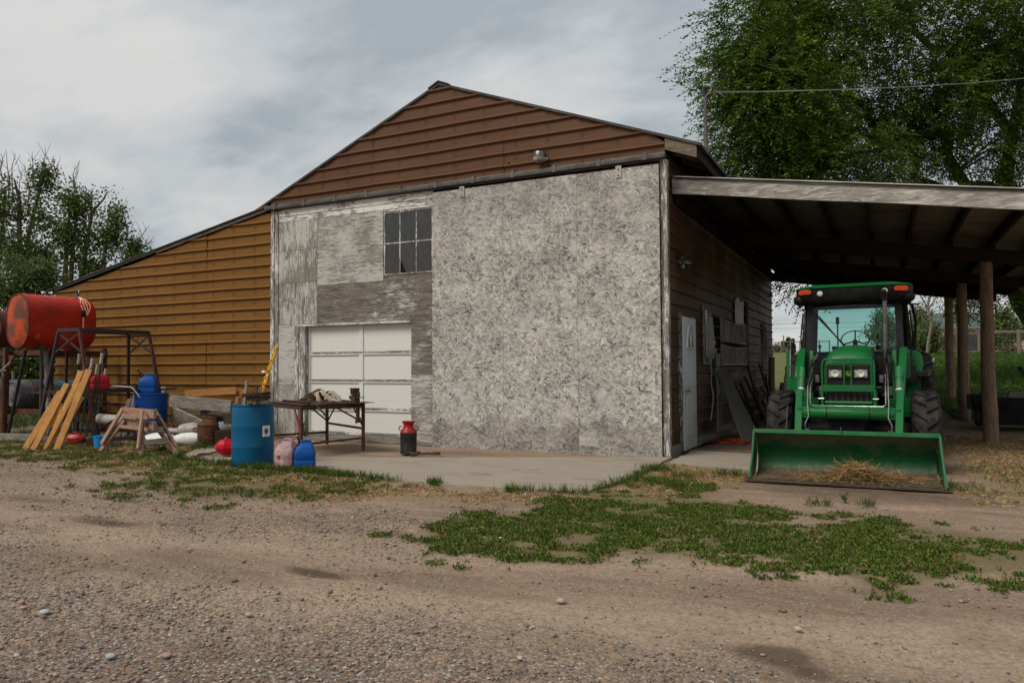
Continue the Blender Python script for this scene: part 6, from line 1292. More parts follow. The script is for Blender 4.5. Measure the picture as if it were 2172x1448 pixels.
for (x, y), (x2, y2) in (((-15.95, 9.25), (-16.75, 9.35)), ((-15.45, 9.25), (-15.1, 9.05)), ((-15.95, 10.1), (-16.3, 10.3)), ((-15.45, 10.1), (-15.15, 10.3))):
    m = MB(); m.tube([(x, y, 2.0), (x2, y2, .03)], .032, 10); m.ball((x2, y2, .04), (.05, .05, .03), 8); pt(m, 'leg', 'standm', t, smooth=True)
m = MB(); m.b2((-15.99, 9.2, 1.84), (-15.38, 9.27, 1.92)); pt(m, 'cradle', 'rust', t); m = MB(); m.b2((-15.99, 10.05, 1.84), (-15.38, 10.12, 1.92)); pt(m, 'cradle', 'rust', t)
m = MB(); m.tube([(tc.x, 10.15, 2.99), (tc.x, 10.15, 3.12)], .03, 8); m.ball((tc.x, 10.15, 3.15), (.055, .055, .035), 10); m.tube([(tc.x, 10.15, 3.14), (tc.x+.09, 10.12, 3.15), (tc.x+.12, 10.1, 3.10)], .018, 6); pt(m, 'vent', 'galv', t, smooth=True)
m = MB(); m.b2((tc.x+hw*.93, tc.y+.12, 2.06), (tc.x+hw*1.0, tc.y+.22, 2.18)); pt(m, 'tag', 'netting', t)
t2 = T('orange_strap', (tc.x+.3, 10.1, 2.2), 'pale orange strap draped over the right end of the red tank', 'strap')
for k in range(4):
    pts = []
    for i in range(9):
        a = math.radians(lerp(85, 5, i/8)); pts.append((tc.x+(hw+.014)*math.cos(a), 10.13-.12*(i/8)*(k-1.2)*.9*math.sin(i/8*3.1), tc.z+(hh-hw)+(hw+.014)*math.sin(a)-.02*k*(i/8)))
    m = MB(); ribbon(m, pts, .022, (0, 1, 0)); pt(m, 'strand', 'orangestrap', t2, recalc=True)
m = MB(); ribbon(m, [(tc.x+hw+.018, 10.02, 2.66), (tc.x+hw+.02, 10.02, 2.35), (tc.x+hw+.012, 10.03, 2.22)], .035, (0, 1, 0)); pt(m, 'tail', 'orangestrap', t2)
m = MB(); m.b2((tc.x+hw+.01, 9.99, 2.56), (tc.x+hw+.04, 10.06, 2.70)); m.ball((tc.x+hw+.03, 10.03, 2.64), .035, 8); pt(m, 'buckle', 'black', t2, smooth=True)
t = T('maroon_tank', (-17.97, 10.3, 1.8), 'dark maroon round tank at the left edge on a rusty frame', 'tank'); m = MB(); m.lathe([(0, -.04), (.30, -.03), (.42, .0), (.44, .05), (.44, 1.5), (.4, 1.58), (0, 1.62)], (-17.97, 9.6, 2.36), 'Y', 32); pt(m, 'shell', 'maroon', t, smooth=True)
m = MB(); m.lathe([(.40, -.03), (.45, -.03), (.45, .03), (.40, .03)], (-17.97, 9.62, 2.36), 'Y', 32); pt(m, 'end_rim', 'rust', t)
t = T('barrel_rack', (-17.1, 10.3, 0), 'rusty two-level steel rack holding barrels under the maroon tank', 'rack')
posts = [(-17.17, 9.52), (-16.35, 9.98), (-18.6, 9.3), (-17.3, 11.2), (-16.3, 11.2), (-18.6, 11.2)]
for (x, y) in posts: m = MB(); m.beam((x, y, 0), (x, y, 1.92), .10, .10, (1, 0, 0)); pt(m, 'post', 'rust', t, bevel=.006)
for z in (1.80, .52):
    m = MB()
    for (p, q) in (((-18.7, 9.45), (-16.3, 9.85)), ((-18.7, 11.2), (-16.2, 11.2)), ((-16.3, 9.9), (-16.3, 11.25)), ((-17.2, 9.6), (-17.25, 11.2)), ((-18.6, 9.4), (-18.6, 11.2))): m.beam((p[0], p[1], z), (q[0], q[1], z), .06, .11)
    pt(m, 'beam', 'rust', t, bevel=.006)
for (x, y, s) in ((-17.12, 9.55, 1), (-16.35, 9.9, -1)): m = MB(); m.prism([(0, 0), (.24*s, 0), (0, -.28)], 'Y', -.02, .02); m.v = [(a+x, b+y, c+1.75) for a, b, c in m.v]; pt(m, 'gusset', 'rust', t); m = MB(); m.prism([(0, 0), (.20*s, 0), (0, -.24)], 'Y', -.02, .02); m.v = [(a+x, b+y, c+.47) for a, b, c in m.v]; pt(m, 'gusset', 'rust', t)
def lying(c, r, L_, mt, label, rings=True):
    t = T('lying_barrel', (c[0], c[1]+L_/2, c[2]-r), label, 'barrel', 'barrels lying on the rusty rack'); m = MB(); m.lathe([(0, .02), (r*.80, .02), (r*.84, .0), (r*.97, .02), (r, .07), (r, L_*.3), (r*1.03, L_*.32), (r, L_*.34), (r, L_*.66), (r*1.03, L_*.68), (r, L_*.70), (r, L_-.06), (r*.9, L_), (0, L_)], c, 'Y', 32); pt(m, 'body', mt, t, smooth=True)
    m = MB(); m.lathe([(r*.5, .0), (r*.55, .012), (r*.5, .02)], (c[0], c[1]-.005, c[2]), 'Y', 28); m.lathe([(0, -.01), (.04, -.01), (.04, .02)], (c[0]+r*.15, c[1], c[2]+r*.1), 'Y', 12); pt(m, 'end_ring', mt, t, smooth=True)
lying((-17.35, 9.75, .90), .31, .95, 'barrelgrey', 'grey barrel lying on the rusty rack with its round end forward')
lying((-16.72, 10.15, .88), .30, .95, 'barrelblue', 'faded blue barrel lying on the rusty rack right of the grey one')
lying((-17.98, 9.55, .90), .31, .95, 'barrelblue', 'blue-grey barrel cut by the left edge on the rusty rack')
m = MB(); rnd = random.Random(77)
for k in range(26): x = -16.2+rnd.random()*.9; m.tube([(x, 9.55, .98+rnd.random()*.06), (x+rnd.uniform(-.2, .2), 9.6, 1.06+rnd.random()*.08), (x+rnd.uniform(-.25, .3), 9.55, 1.0)], .006, 4)
m.beam((-16.35, 9.5, .955), (-15.1, 9.5, .955), .05, .04); one(m, 'wire_scrap', 'rust', 'tangled rusty barbed wire on a bar below the red tank', 'wire')
t = T('water_pump', (-16.52, 9.05, 0), 'rusty hand pump standpipe with pale lever at the left edge', 'pump'); m = MB(); m.tube([(-16.45, 9.08, 0), (-16.45, 9.08, 1.3)], .05, 10); pt(m, 'standpipe', 'rust', t, smooth=True)
m = MB(); m.tube([(-16.45, 9.08, 1.28), (-16.47, 9.07, 1.44)], .035, 10); m.tube([(-16.54, 9.04, 1.42), (-16.40, 9.1, 1.42)], .022, 8); pt(m, 'head', 'galv', t, smooth=True); m = MB(); m.tube([(-16.52, 9.05, 1.40), (-16.33, 9.14, 1.60)], .016, 8); pt(m, 'lever', 'chrome', t, smooth=True)
plank('curb_timber', (-17.8, 8.55, .06), (-15.0, 9.1, .05), .16, .14, 'greylog', 'long grey curb timber in the grass under the tanks', None)
plank('curb_timber', (-15.15, 9.0, .05), (-13.9, 9.3, .04), .12, .12, 'oldwood', 'brown curb timber end behind the leaning boards', None)
# ---- machine under the carport on the right
mx, my = 2.9, 18.6; g0 = gz(mx, my)
t = T('mower_deck', (mx, my, g0), 'black mower implement with white lettering parked behind the front carport post', 'mower')
m = MB(); m.loft([rrm for rrm in [[(mx+x, my+y, g0+z) for x, y, _ in rr(w, -.45, .45, 0, .12)] for z, w in ((.10, .98), (.14, 1.0), (.50, 1.0), (.62, .9), (.66, .75))]]); pt(m, 'deck', 'matte', t, smooth=True)
m = MB(); m.b2((mx-.55, my-.40, g0+.66), (mx+.9, my-.25, g0+.72)); m.b2((mx-.5, my-.2, g0+.66), (mx+.9, my, g0+.76)); pt(m, 'frame_rail', 'greylog', t, bevel=.006)
for x in (-1.05, 1.05): m = MB(); m.lathe([(0, -.07), (.16, -.07), (.21, -.05), (.22, 0), (.21, .05), (.16, .07), (0, .07)], (mx+x, my-.1, g0+.25), 'X', 24); pt(m, 'wheel', 'tyre', t, smooth=True)
m = MB(); m.box((mx-1.02, my+.1, g0+.55), (.36, .4, .34), rotz(.2)); pt(m, 'side_shield', 'matte', t, bevel=.03)
m = MB(); m.tube([(mx+.18, my+.1, g0+.7), (mx-.22, my+.2, g0+1.22)], .03, 8); m.ball((mx-.24, my+.2, g0+1.26), .05, 8); pt(m, 'lever', 'black', t, smooth=True)
m = MB(); m.tube([(mx+.65, my+.1, g0+.7), (mx+.35, my+.2, g0+1.20), (mx+.28, my+.2, g0+1.25), (mx+.20, my+.2, g0+1.18), (mx+.30, my+.2, g0+1.05)], .022, 8); pt(m, 'handlebar', 'black', t, smooth=True)
m = MB(); m.b2((mx+.42, my-.35, g0+.72), (mx+.62, my-.15, g0+.86)); pt(m, 'pale_box', 'pvc', t, bevel=.02)
cu_ = bpy.data.curves.new('lettering', 'FONT'); cu_.body = 'AIR  COMP'; cu_.size = .085; cu_.extrude = .001
to = bpy.data.objects.new('lettering', cu_); COL.objects.link(to); to.parent = t; to.location = (-.25, -.462, .42); to.rotation_euler = (math.radians(90), 0, 0); cu_.materials.append(ML['text'])
# ------------------------------------------------------------ vegetation and background
def at(px, py, d):      # point seen at a photo pixel, d metres along the view axis
    v = fw+cr*((px-1086)/1563)-cu*((py-724)/1563); return Vector((0, 0, 1.45))+v*d
def unit(a): return a/np.maximum(1e-9, np.linalg.norm(a, axis=-1, keepdims=True))
def leafmesh(P, D, Nn, L, W, fold=.25):
    """one folded quad per leaf. P base, D direction, Nn rough normal"""
    S = unit(np.cross(D, Nn)); N2 = np.cross(S, D); L = L[:, None]; W = W[:, None]
    V = np.stack([P, P+D*L*.45+S*W*.5+N2*W*fold, P+D*L, P+D*L*.45-S*W*.5+N2*W*fold], 1).reshape(-1, 3)
    n = len(P); F = np.arange(n*4).reshape(n, 4); return V, F
def sprays(C0, D0, n, slen, ll, lw, droop, cols, seed=0, jit=.25, alt=.9):
    r = np.random.default_rng(seed); K = len(C0); D0 = unit(D0); up = np.array([0, 0, 1.])
    S0 = unit(np.cross(D0, up)+1e-6); t = (np.arange(n)+.5)/n
    sl = slen*r.uniform(.6, 1.3, (K, 1, 1))
    P = C0[:, None, :]+D0[:, None, :]*sl*t[None, :, None]+np.array([0, 0, -1.])*(droop*sl*(t[None, :, None]**2))
    sg = np.where(np.arange(n) % 2 == 0, 1, -1)[None, :, None]
    LD = unit(D0[:, None, :]*.75+S0[:, None, :]*sg*alt+r.normal(0, jit, (K, n, 3))+np.array([0, 0, -.25])*droop*2)
    NN = unit(up+r.normal(0, .55, (K, n, 3)))
    LL = ll*r.uniform(.7, 1.25, (K, n)); V, F = leafmesh(P.reshape(-1, 3), LD.reshape(-1, 3), NN.reshape(-1, 3), LL.ravel(), (LL*lw).ravel())
    ci = r.integers(0, len(cols), K); base = np.array(cols)[ci]*r.uniform(.7, 1.25, (K, 1))*(.55+.95*fbm(C0[:, 0]*.9+C0[:, 1]*.4, C0[:, 2]*.9, 77+seed, 3))[:, None]; C = np.repeat(base[:, None, :]*r.uniform(.85, 1.15, (K, n, 1)), 4, axis=1).reshape(K, -1, 3).reshape(-1, 3)
    return V, F, C[:len(V)]
def blobpts(blobs, N, seed=0, shell=.45, gate=.36, gs=.9):
    """points in a union of ellipsoids with noise-shaped gaps. blob = (centre, (rx, ry, rz), weight)"""
    r = np.random.default_rng(seed); w = np.array([b[2] for b in blobs], float); w /= w.sum(); out = []; outc = []
    ks = r.choice(len(blobs), N*2, p=w); d = unit(r.normal(size=(N*2, 3))); rad = r.uniform(shell**3, 1.12, (N*2, 1))**(1/3.)
    c = np.array([tuple(b[0]) for b in blobs])[ks]; s = np.array([b[1] for b in blobs])[ks]
    P = c+d*rad*s
    g = fbm(P[:, 0]*gs+P[:, 1]*.37*gs+seed, P[:, 2]*gs+P[:, 1]*.61*gs, 3+seed, 3); keep = g > gate
    P, c = P[keep][:N], c[keep][:N]; return P, unit(P-c+1e-6)
def limbs(m, segs, seed=0, n=6):
    """segs: list of (p0, p1, r0, r1) drawn as crooked tubes"""
    rnd = random.Random(seed)
    for p0, p1, r0_, r1_ in segs:
        p0, p1 = Vector(p0), Vector(p1); L = (p1-p0).length; K = max(3, min(9, int(L/.8))); pts = []
        for i in range(K+1):
            t = i/K; j = L*.045*math.sin(math.pi*t); pts.append(p0.lerp(p1, t)+Vector((rnd.gauss(0, j), rnd.gauss(0, j), rnd.gauss(0, j*.6)+L*.05*math.sin(math.pi*t))))
        m.tube(pts, [lerp(r0_, r1_, i/K) for i in range(K+1)], n)
ELM = [(.066, .122, .014), (.092, .152, .018), (.13, .185, .024), (.045, .084, .013)]
# big elm
eb = [((-1.7, 24.4, 10.9), (2.8, 3, 2.6), 3.0), ((-2.6, 22.9, 8.3), (1.8, 2.0, 1.8), 2.0), ((.65, 26.8, 11), (3.6, 3, 3.4), 4), ((.8, 26.9, 8.0), (2.9, 2.6, 1.9), 2.4), ((3.9, 29.3, 11.8), (3.7, 3, 3.6), 4), ((-2.8, 22.6, 11.4), (1.5, 1.8, 1.6), 1.2),
      ((-3.75, 21.7, 9.8), (.9, 1.1, .9), .5), ((-3.6, 22.2, 7.2), (.7, .8, .7), .3), ((-.6, 25.5, 14), (3.4, 3, 2.6), 2.5), ((4.8, 29, 15.5), (4, 3.5, 3), 2), ((6.9, 30.5, 9.2), (2.2, 2.4, 2.6), 1.6), ((2.3, 28.0, 7.4), (1.4, 1.6, 1.2), .7), ((-2.4, 21.5, 9.0), (1.6, 1.2, 1.6), 1.1), ((-1.0, 23.2, 7.3), (2.0, 1.6, 1.1), 1.2),
      ((4.6, 29.8, 4.9), (1.1, 1.3, 1.1), .55), ((5.6, 30.5, 3.9), (1.3, 1.5, 1.2), .55), ((3.1, 30.5, 4.3), (1.0, 1.0, .9), .30), ((2.6, 31.5, 3.7), (.8, .8, .6), .12), ((5.0, 27.5, 9.6), (2.0, 1.5, 3.2), 2.2), ((3.9, 27.3, 12.3), (2.2, 1.5, 2), 1.6), ((2.6, 26.5, 9.6), (1.6, 1.2, 1.5), .8)]
el = thing('elm_tree', (6.3, 32, gz(6.3, 32)), 'huge leafy elm tree spreading over the carport roof', 'tree')
P, Dn = blobpts(eb, 20500, 4, .30, .375, .62)
Dn = unit(Dn*.9+RNG.normal(0, .55, P.shape)+np.array([0, 0, -.25]))
V, F, C = sprays(P, Dn, 12, .62, .125, .40, .35, ELM, 5)
# light yellowish young sprays low in front
Py, Dy = blobpts([((-1.6, 22.2, 7.3), (1.0, .8, .9), 1), ((1.5, 24.5, 9.4), (1.2, .8, .8), .5), ((-.2, 23.4, 12.3), (1.5, .8, .9), .5)], 520, 8, .3, .35)
V2, F2, C2 = sprays(Py, unit(Dy+np.array([0, -.4, .3])+RNG.normal(0, .5, Py.shape)), 13, .7, .14, .36, .2, [(.11, .16, .022), (.085, .14, .02)], 9)
# drooping twig tips seen under the carport roof
dr_c = np.array([tuple(at(px, py, 22)) for px, py in [(1650, 590), (1668, 604), (1690, 600), (1700, 622), (1715, 640), (1730, 600), (1760, 596), (1800, 592), (1745, 612), (1840, 590), (1870, 596), (1705, 590), (1660, 596), (1690, 590), (1720, 590), (1780, 588)]])
dr_c = np.repeat(dr_c, 5, 0)+RNG.normal(0, .13, (80, 3)); V3, F3, C3 = sprays(dr_c, RNG.normal(0, .5, dr_c.shape)+np.array([-.7, 0, -.4]), 12, .55, .13, .38, .4, ELM, 3)
edge = []
for px, py in [(1545, 20), (1475, 35), (1500, 75), (1450, 100), (1462, 145), (1452, 180), (1470, 60), (1440, 150), (1480, 210), (1470, 285), (1520, 30), (1540, 8), (1490, 250), (1462, 290), (1500, 130)]: edge.append(tuple(at(px+28, py-6, 21.5)))
edge = np.repeat(np.array(edge), 4, 0)+RNG.normal(0, .16, (60, 3)); V4, F4, C4 = sprays(edge, RNG.normal(0, .25, edge.shape)+np.array([-.9, -.1, .0]), 14, .75, .13, .38, .35, ELM, 13)
Vs = [V, V2, V3, V4]; Fs = []; o_ = 0
for v, f in zip(Vs, (F, F2, F3, F4)): Fs.append(f+o_); o_ += len(v)
Va = np.concatenate(Vs)-np.array(el.location); raw('crown', Va, np.concatenate(Fs), ML['leaf'], parent=el, cols=np.concatenate([C, C2, C3, C4]))
m = MB(); tk = [(6.5, 32.2, .6), (5.6, 32.0, 2.0), (4.7, 31.7, 3.6), (4.15, 31.6, 5.2), (4.2, 31.6, 8.2), (4.6, 31, 11), (4.9, 30.6, 14.5)]; m.tube(tk, [.60, .50, .44, .40, .24, .13, .05], 14)
rnd = random.Random(5)
main = [((4.15, 31.6, 5.6), (.9, 27.5, 8.6), .20, .10), ((4.2, 31.6, 7.2), (-1.5, 25, 10.6), .22, .09), ((4.4, 31.3, 9.6), (.5, 27, 13.6), .18, .06), ((.9, 27.5, 8.6), (-2.7, 23.2, 8.5), .10, .05), ((-1.5, 25, 10.6), (-4.0, 22, 10.2), .08, .03), ((-1.5, 25, 10.6), (-3.2, 22.8, 11.6), .07, .03), ((4.5, 31.2, 10), (6.5, 29.5, 13.5), .16, .06), ((4.7, 31.7, 3.6), (7.6, 30.6, 8.8), .16, .08), ((4.2, 31.6, 6.5), (2.2, 28.4, 7.6), .10, .04), ((.9, 27.5, 8.6), (-.9, 23.6, 7.4), .07, .03), ((4.15, 31.6, 5.0), (3.1, 30.6, 4.6), .07, .03), ((5.2, 31.8, 2.7), (5.6, 30.6, 4.2), .10, .04)]
limbs(m, main, 2, 8)
Pb = P[RNG.choice(len(P), 420, replace=False)]; nodes = [Vector(b) for a, b, _, _ in main]+[Vector(a).lerp(Vector(b), .5) for a, b, _, _ in main]
seg = []
for p in Pb:
    p = Vector(p); q = min(nodes, key=lambda n_: (n_-p).length); mid = q.lerp(p, .55)+Vector((rnd.gauss(0, .15), rnd.gauss(0, .15), .25)); seg += [(q, mid, .030, .018), (mid, p, .018, .006)]
limbs(m, seg, 3, 4)
m.build('trunk', ML['bark'], el, smooth=True)
COTT = [(.070, .105, .024), (.095, .135, .03), (.12, .155, .038), (.048, .075, .02)]
def clumptree(name, label, blobs, N, trunk, seed, cols=COTT, size=.16, group=None, mat='leaf', bare=None, gate=.48, nl=9, spread=.27, branches=30, cat='tree', trunkmt='bark'):
    """blobs in photo pixels: (px, py, radius_px, depth)"""
    bl = [(tuple(at(px, py, d)), (r_*.88*d/1563,)*3, r_*r_) for px, py, r_, d in blobs]
    base = Vector(trunk[0][0]) if trunk else Vector((bl[0][0][0], bl[0][0][1], gz(bl[0][0][0], bl[0][0][1])))
    o = thing(name, tuple(base), label, cat, group)
    P, Dn = blobpts(bl, N, seed, .2, gate, 1.1)
    r = np.random.default_rng(seed); K = len(P); cen = (P[:, None, :]+r.normal(0, spread, (K, nl, 3))).reshape(-1, 3)
    D = unit(r.normal(size=cen.shape)+np.array([0, 0, -.3])); NN = unit(r.normal(size=cen.shape)+np.array([0, -.3, .6])); L = size*r.uniform(.6, 1.3, len(cen))
    V, F = leafmesh(cen, D, NN, L, L*.85, .15); ci = r.integers(0, len(cols), K); C = np.repeat(np.array(cols)[ci]*r.uniform(.75, 1.3, (K, 1)), nl*4, 0)
    raw('crown', V-np.array(base), F, ML[mat], parent=o, cols=C)
    m = MB(); ends = []
    for pts in trunk or []:
        n_ = len(pts); m.tube([tuple(p) for p in pts], [lerp(.20, .05, i/(n_-1)) for i in range(n_)], 7); ends += [Vector(p) for p in pts]
    rnd = random.Random(seed); seg = []
    if ends:
        for k in r.choice(K, min(K, branches), replace=False): p = Vector(P[k]); q = min(ends, key=lambda n_: (n_-p).length+max(0, n_.z-p.z)*2); seg.append((q, p, .05, .015))
    for (p, q, r0_, r1_) in bare or []: seg.append((p, q, r0_, r1_))
    limbs(m, seg, seed, 4)
    if m.v: m.build('trunk', ML[trunkmt], o, smooth=True)
    return o
def gat(px, d): p = at(px, 780, d); return Vector((p.x, p.y, gz(p.x, p.y)))
def twig(px0, py0, px1, py1, d, seed, n=5):
    """a bare leafless shoot with side twigs"""
    rnd = random.Random(seed); out = [(at(px0, py0, d), at(px1, py1, d), .045, .012)]
    for k in range(n):
        t = rnd.uniform(.25, .9); x, y = lerp(px0, px1, t), lerp(py0, py1, t); s = rnd.choice((-1, 1)); out.append((at(x, y, d), at(x+s*rnd.uniform(5, 16), y-rnd.uniform(12, 34), d), .02, .008))
    return out
d1 = 44
clumptree('cottonwood_tree', 'tall cottonwood at the left edge with bare dead shoots above the leaves', [(2, 400, 30, d1), (10, 450, 42, d1), (-25, 480, 60, d1), (20, 520, 50, d1), (-20, 590, 70, d1)], 505, [[gat(-10, d1), at(-5, 560, d1), at(5, 480, d1), at(12, 400, d1)]], 21, group='cottonwoods behind the lean-to', bare=twig(18, 420, 14, 322, d1, 1)+twig(30, 430, 33, 326, d1, 2)+twig(5, 380, 2, 325, d1, 3)+twig(42, 450, 48, 360, d1, 4))
clumptree('cottonwood_tree', 'cottonwood with the highest leafy clump and long bare shoots, second from the left edge', [(98, 380, 27, d1), (84, 405, 24, d1), (45, 440, 26, d1), (72, 462, 36, d1), (60, 505, 40, d1), (95, 540, 34, d1), (30, 540, 36, d1)], 528, [[gat(55, d1), at(58, 600, d1), at(60, 500, d1), at(78, 430, d1), at(90, 380, d1)], [gat(50, d1), at(42, 520, d1), at(40, 420, d1), at(30, 380, d1)]], 22, group='cottonwoods behind the lean-to', bare=twig(90, 380, 96, 312, d1, 5)+twig(70, 400, 68, 322, d1, 6)+twig(60, 430, 52, 348, d1, 7)+twig(100, 370, 118, 338, d1, 8)+twig(110, 380, 124, 352, d1, 14))
clumptree('cottonwood_tree', 'bushy low cottonwood just above the red tank', [(30, 585, 50, 38), (75, 580, 42, 38), (100, 600, 30, 38), (5, 620, 40, 38), (60, 620, 40, 38)], 520, [[gat(50, 38), at(52, 640, 38), at(50, 580, 38)]], 23, cols=COTT[1:]+[(.08, .12, .035)], group='cottonwoods behind the lean-to')
clumptree('cottonwood_tree', 'cottonwood in the middle of the left group with two brown trunks showing', [(155, 415, 27, d1), (145, 440, 33, d1), (175, 445, 26, d1), (130, 480, 26, d1), (160, 490, 28, d1), (140, 520, 30, d1), (150, 560, 26, d1), (128, 590, 22, d1)], 505, [[gat(136, d1), at(138, 590, d1), at(142, 510, d1), at(150, 430, d1)], [gat(150, d1), at(150, 590, d1), at(155, 520, d1), at(165, 440, d1)]], 24, group='cottonwoods behind the lean-to', bare=twig(158, 410, 160, 352, d1, 9)+twig(160, 400, 152, 370, d1, 10, 3)+twig(145, 470, 142, 400, d1, 15))
clumptree('cottonwood_tree', 'slender cottonwood right of the brown trunks with sky showing through', [(188, 430, 18, d1), (222, 415, 22, d1), (212, 440, 20, d1), (243, 462, 27, d1), (205, 480, 24, d1), (235, 500, 24, d1), (195, 515, 18, d1), (222, 540, 22, d1), (190, 560, 20, d1), (205, 575, 20, d1)], 396, [[gat(170, d1), at(172, 590, d1), at(185, 510, d1), at(195, 450, d1), at(222, 420, d1)], [gat(215, d1), at(216, 580, d1), at(225, 520, d1), at(240, 460, d1)]], 25, group='cottonwoods behind the lean-to', bare=twig(258, 470, 260, 430, d1, 11, 3)+twig(190, 430, 193, 400, d1, 12, 2))
clumptree('cottonwood_tree', 'small half-bare cottonwood nearest the lean-to roof', [(285, 520, 14, d1), (275, 540, 14, d1), (298, 532, 10, d1)], 105, [[gat(262, d1), at(263, 560, d1), at(275, 530, d1)]], 26, group='cottonwoods behind the lean-to', bare=twig(270, 550, 317, 478, d1, 13, 5)+twig(262, 560, 250, 515, d1, 16, 4)+twig(290, 530, 328, 512, d1, 17, 3)+twig(255, 500, 290, 490, d1, 18, 3))
for k, (px, py, rp, lb) in enumerate(((40, 752, 34, 'dark bush seen under the red tank left of its legs'), (84, 760, 30, 'dark bush seen under the red tank between its legs'), (4, 790, 34, 'dark bush at the left edge beyond the pump'), (112, 770, 26, 'dark bush beside the end of the ochre wall'))):
    clumptree('bush', lb, [(px, py, rp, 34), (px+8, py+22, rp*.7, 34)], 420, None, 40+k, group='dark bushes seen under the tanks', spread=.28, cat='bush')
# right-hand side beyond the carport
hd = 62
def house(name, label, px0, px1, pyb, pye, d, roofpts, th):
    o = thing(name, tuple(gat((px0+px1)/2, d)), label, 'house'); a, b = gat(px0, d), gat(px1, d); zt = at(px0, pye, d).z; m = MB()
    dd = (b-a).normalized(); bk = Vector((-dd.y, dd.x, 0))*th
    m.loft([[a-Vector((0, 0, 1)), b-Vector((0, 0, 1)), b+bk-Vector((0, 0, 1)), a+bk-Vector((0, 0, 1))], [p.to_2d().to_3d()+Vector((0, 0, zt)) for p in (a, b, b+bk, a+bk)]]); pt(m, 'wall', 'cream', o)
    return o, a, b, bk, zt, dd
o, a, b, bk, zt, dd = house('house', 'cream house with grey-green roof beyond the fence, partly behind the posts', 1988, 2215, 760, 698, hd, None, 8)
m = MB(); e0 = [p.to_2d().to_3d()+Vector((0, 0, zt)) for p in (a-dd*.6-bk*.08, b+dd*.6-bk*.08, b+dd*.6+bk*1.08, a-dd*.6+bk*1.08)]; m.loft([e0, [e0[0]+dd*3+bk*.5+Vector((0, 0, 1.6)), e0[1]-dd*3+bk*.5+Vector((0, 0, 1.6)), e0[2]-dd*3-bk*.5+Vector((0, 0, 1.6)), e0[3]+dd*3-bk*.5+Vector((0, 0, 1.6))]]); pt(m, 'roof', 'shingle', o)
for u in (.16, .36, .6): m = MB(); c = a.lerp(b, u)-bk*.004; m.box(Vector((c.x, c.y, zt-.95)), (1.1, .06, .9), Matrix((dd, bk.normalized(), Vector((0, 0, 1)))).transposed()); pt(m, 'window', 'winglass', o)
o, a, b, bk, zt, dd = house('shed', 'low pale shed with bright metal roof just right of the tractor cab', 1905, 1990, 760, 733, 58, None, 7)
m = MB(); e0 = [p.to_2d().to_3d()+Vector((0, 0, zt)) for p in (a-dd*.5-bk*.1, b+dd*.1-bk*.1, b+dd*.1+bk*1.1, a-dd*.5+bk*1.1)]; up_ = Vector((0, 0, .18)); rise = Vector((0, 0, .75)); m.loft([[e0[0], e0[3], e0[3]+up_, e0[0]+up_], [e0[1]+rise, e0[2]+rise, e0[2]+rise+up_, e0[1]+rise+up_]]); pt(m, 'roof', 'tinbright', o)
m = MB(); m.loft([[e0[0]+bk*.1, e0[1]+bk*.1, e0[1]+bk*.1+rise], [e0[3]-bk*.1, e0[2]-bk*.1, e0[2]-bk*.1+rise]]); pt(m, 'gable_wall', 'cream', o)
f = thing('pasture_fence', tuple(gat(2030, 46)), 'wooden rail and wire mesh pasture fence beyond the posts', 'fence')
fp = [gat(px, d)+Vector((0, 0, 0)) for px, d in ((1905, 52), (1950, 49.5), (1995, 47.5), (2079, 44), (2163, 41), (2250, 38.5), (2340, 36.5))]; FH = 1.45
for p in fp: m = MB(); m.tube([p-Vector((0, 0, .2)), p+Vector((0, 0, FH+.12))], .11, 8); pt(m, 'fence_post', 'fencewood', f, smooth=True)
for i in range(len(fp)-1):
    m = MB(); m.beam(fp[i]+Vector((0, 0, FH)), fp[i+1]+Vector((0, 0, FH)), .06, .14); pt(m, 'top_rail', 'fencewood', f)
    m = MB()
    for z in np.linspace(.1, FH-.15, 7): m.tube([fp[i]+Vector((0, 0, z)), fp[i+1]+Vector((0, 0, z))], .006, 4)
    K = int((fp[i+1]-fp[i]).length/.3)
    for k in range(1, K): q = fp[i].lerp(fp[i+1], k/K); m.tube([q+Vector((0, 0, .08)), q+Vector((0, 0, FH-.12))], .005, 4)
    pt(m, 'wire_mesh', 'wire', f)
m = MB(); a, b = gat(1962, 54), gat(2075, 50); m.beam(a+Vector((0, 0, .55)), b+Vector((0, 0, .55)), .06, 1.1); ML['darkpanel'] = paint('dark_slate_boards', (.03, .035, .042), (.05, .05, .05), .7, 0, 2); one(m, 'board_fence', 'darkpanel', 'low dark board fence in front of the cream house', 'fence')
dt = []; D0 = 36
def br(x0, y0, x1, y1, r0_, r1_, d=36): return (at(x0, y0, d), at(x1, y1, d), r0_, r1_)
rnd = random.Random(6)
seg = [(gat(1966, 36), at(1967, 650, 36), .09, .06), br(1967, 650, 1964, 560, .06, .03), br(1966, 650, 1925, 575, .035, .015), br(1966, 625, 1935, 600, .03, .012), br(1967, 660, 2010, 585, .035, .012), br(1967, 690, 1925, 640, .03, .012), br(1967, 700, 1930, 700, .03, .01), br(1925, 640, 1910, 590, .03, .01), br(1968, 640, 1990, 590, .04, .015), br(1967, 680, 2000, 650, .04, .012)]
for k in range(26): x, y = 1966+rnd.uniform(-35, 35), 600+rnd.random()*90; s = rnd.choice((-1, 1)); seg.append(br(x, y, x+s*rnd.uniform(6, 20), y-rnd.uniform(4, 22), .014, .006))
m = MB(); limbs(m, seg, 4, 5); t = T('dead_tree', tuple(gat(1966, 36)), 'leafless dead tree right of the tractor cab', 'tree'); pt(m, 'trunk', 'barklight', t, smooth=True)
PALE = [(.11, .155, .045), (.14, .19, .055), (.08, .12, .04)]
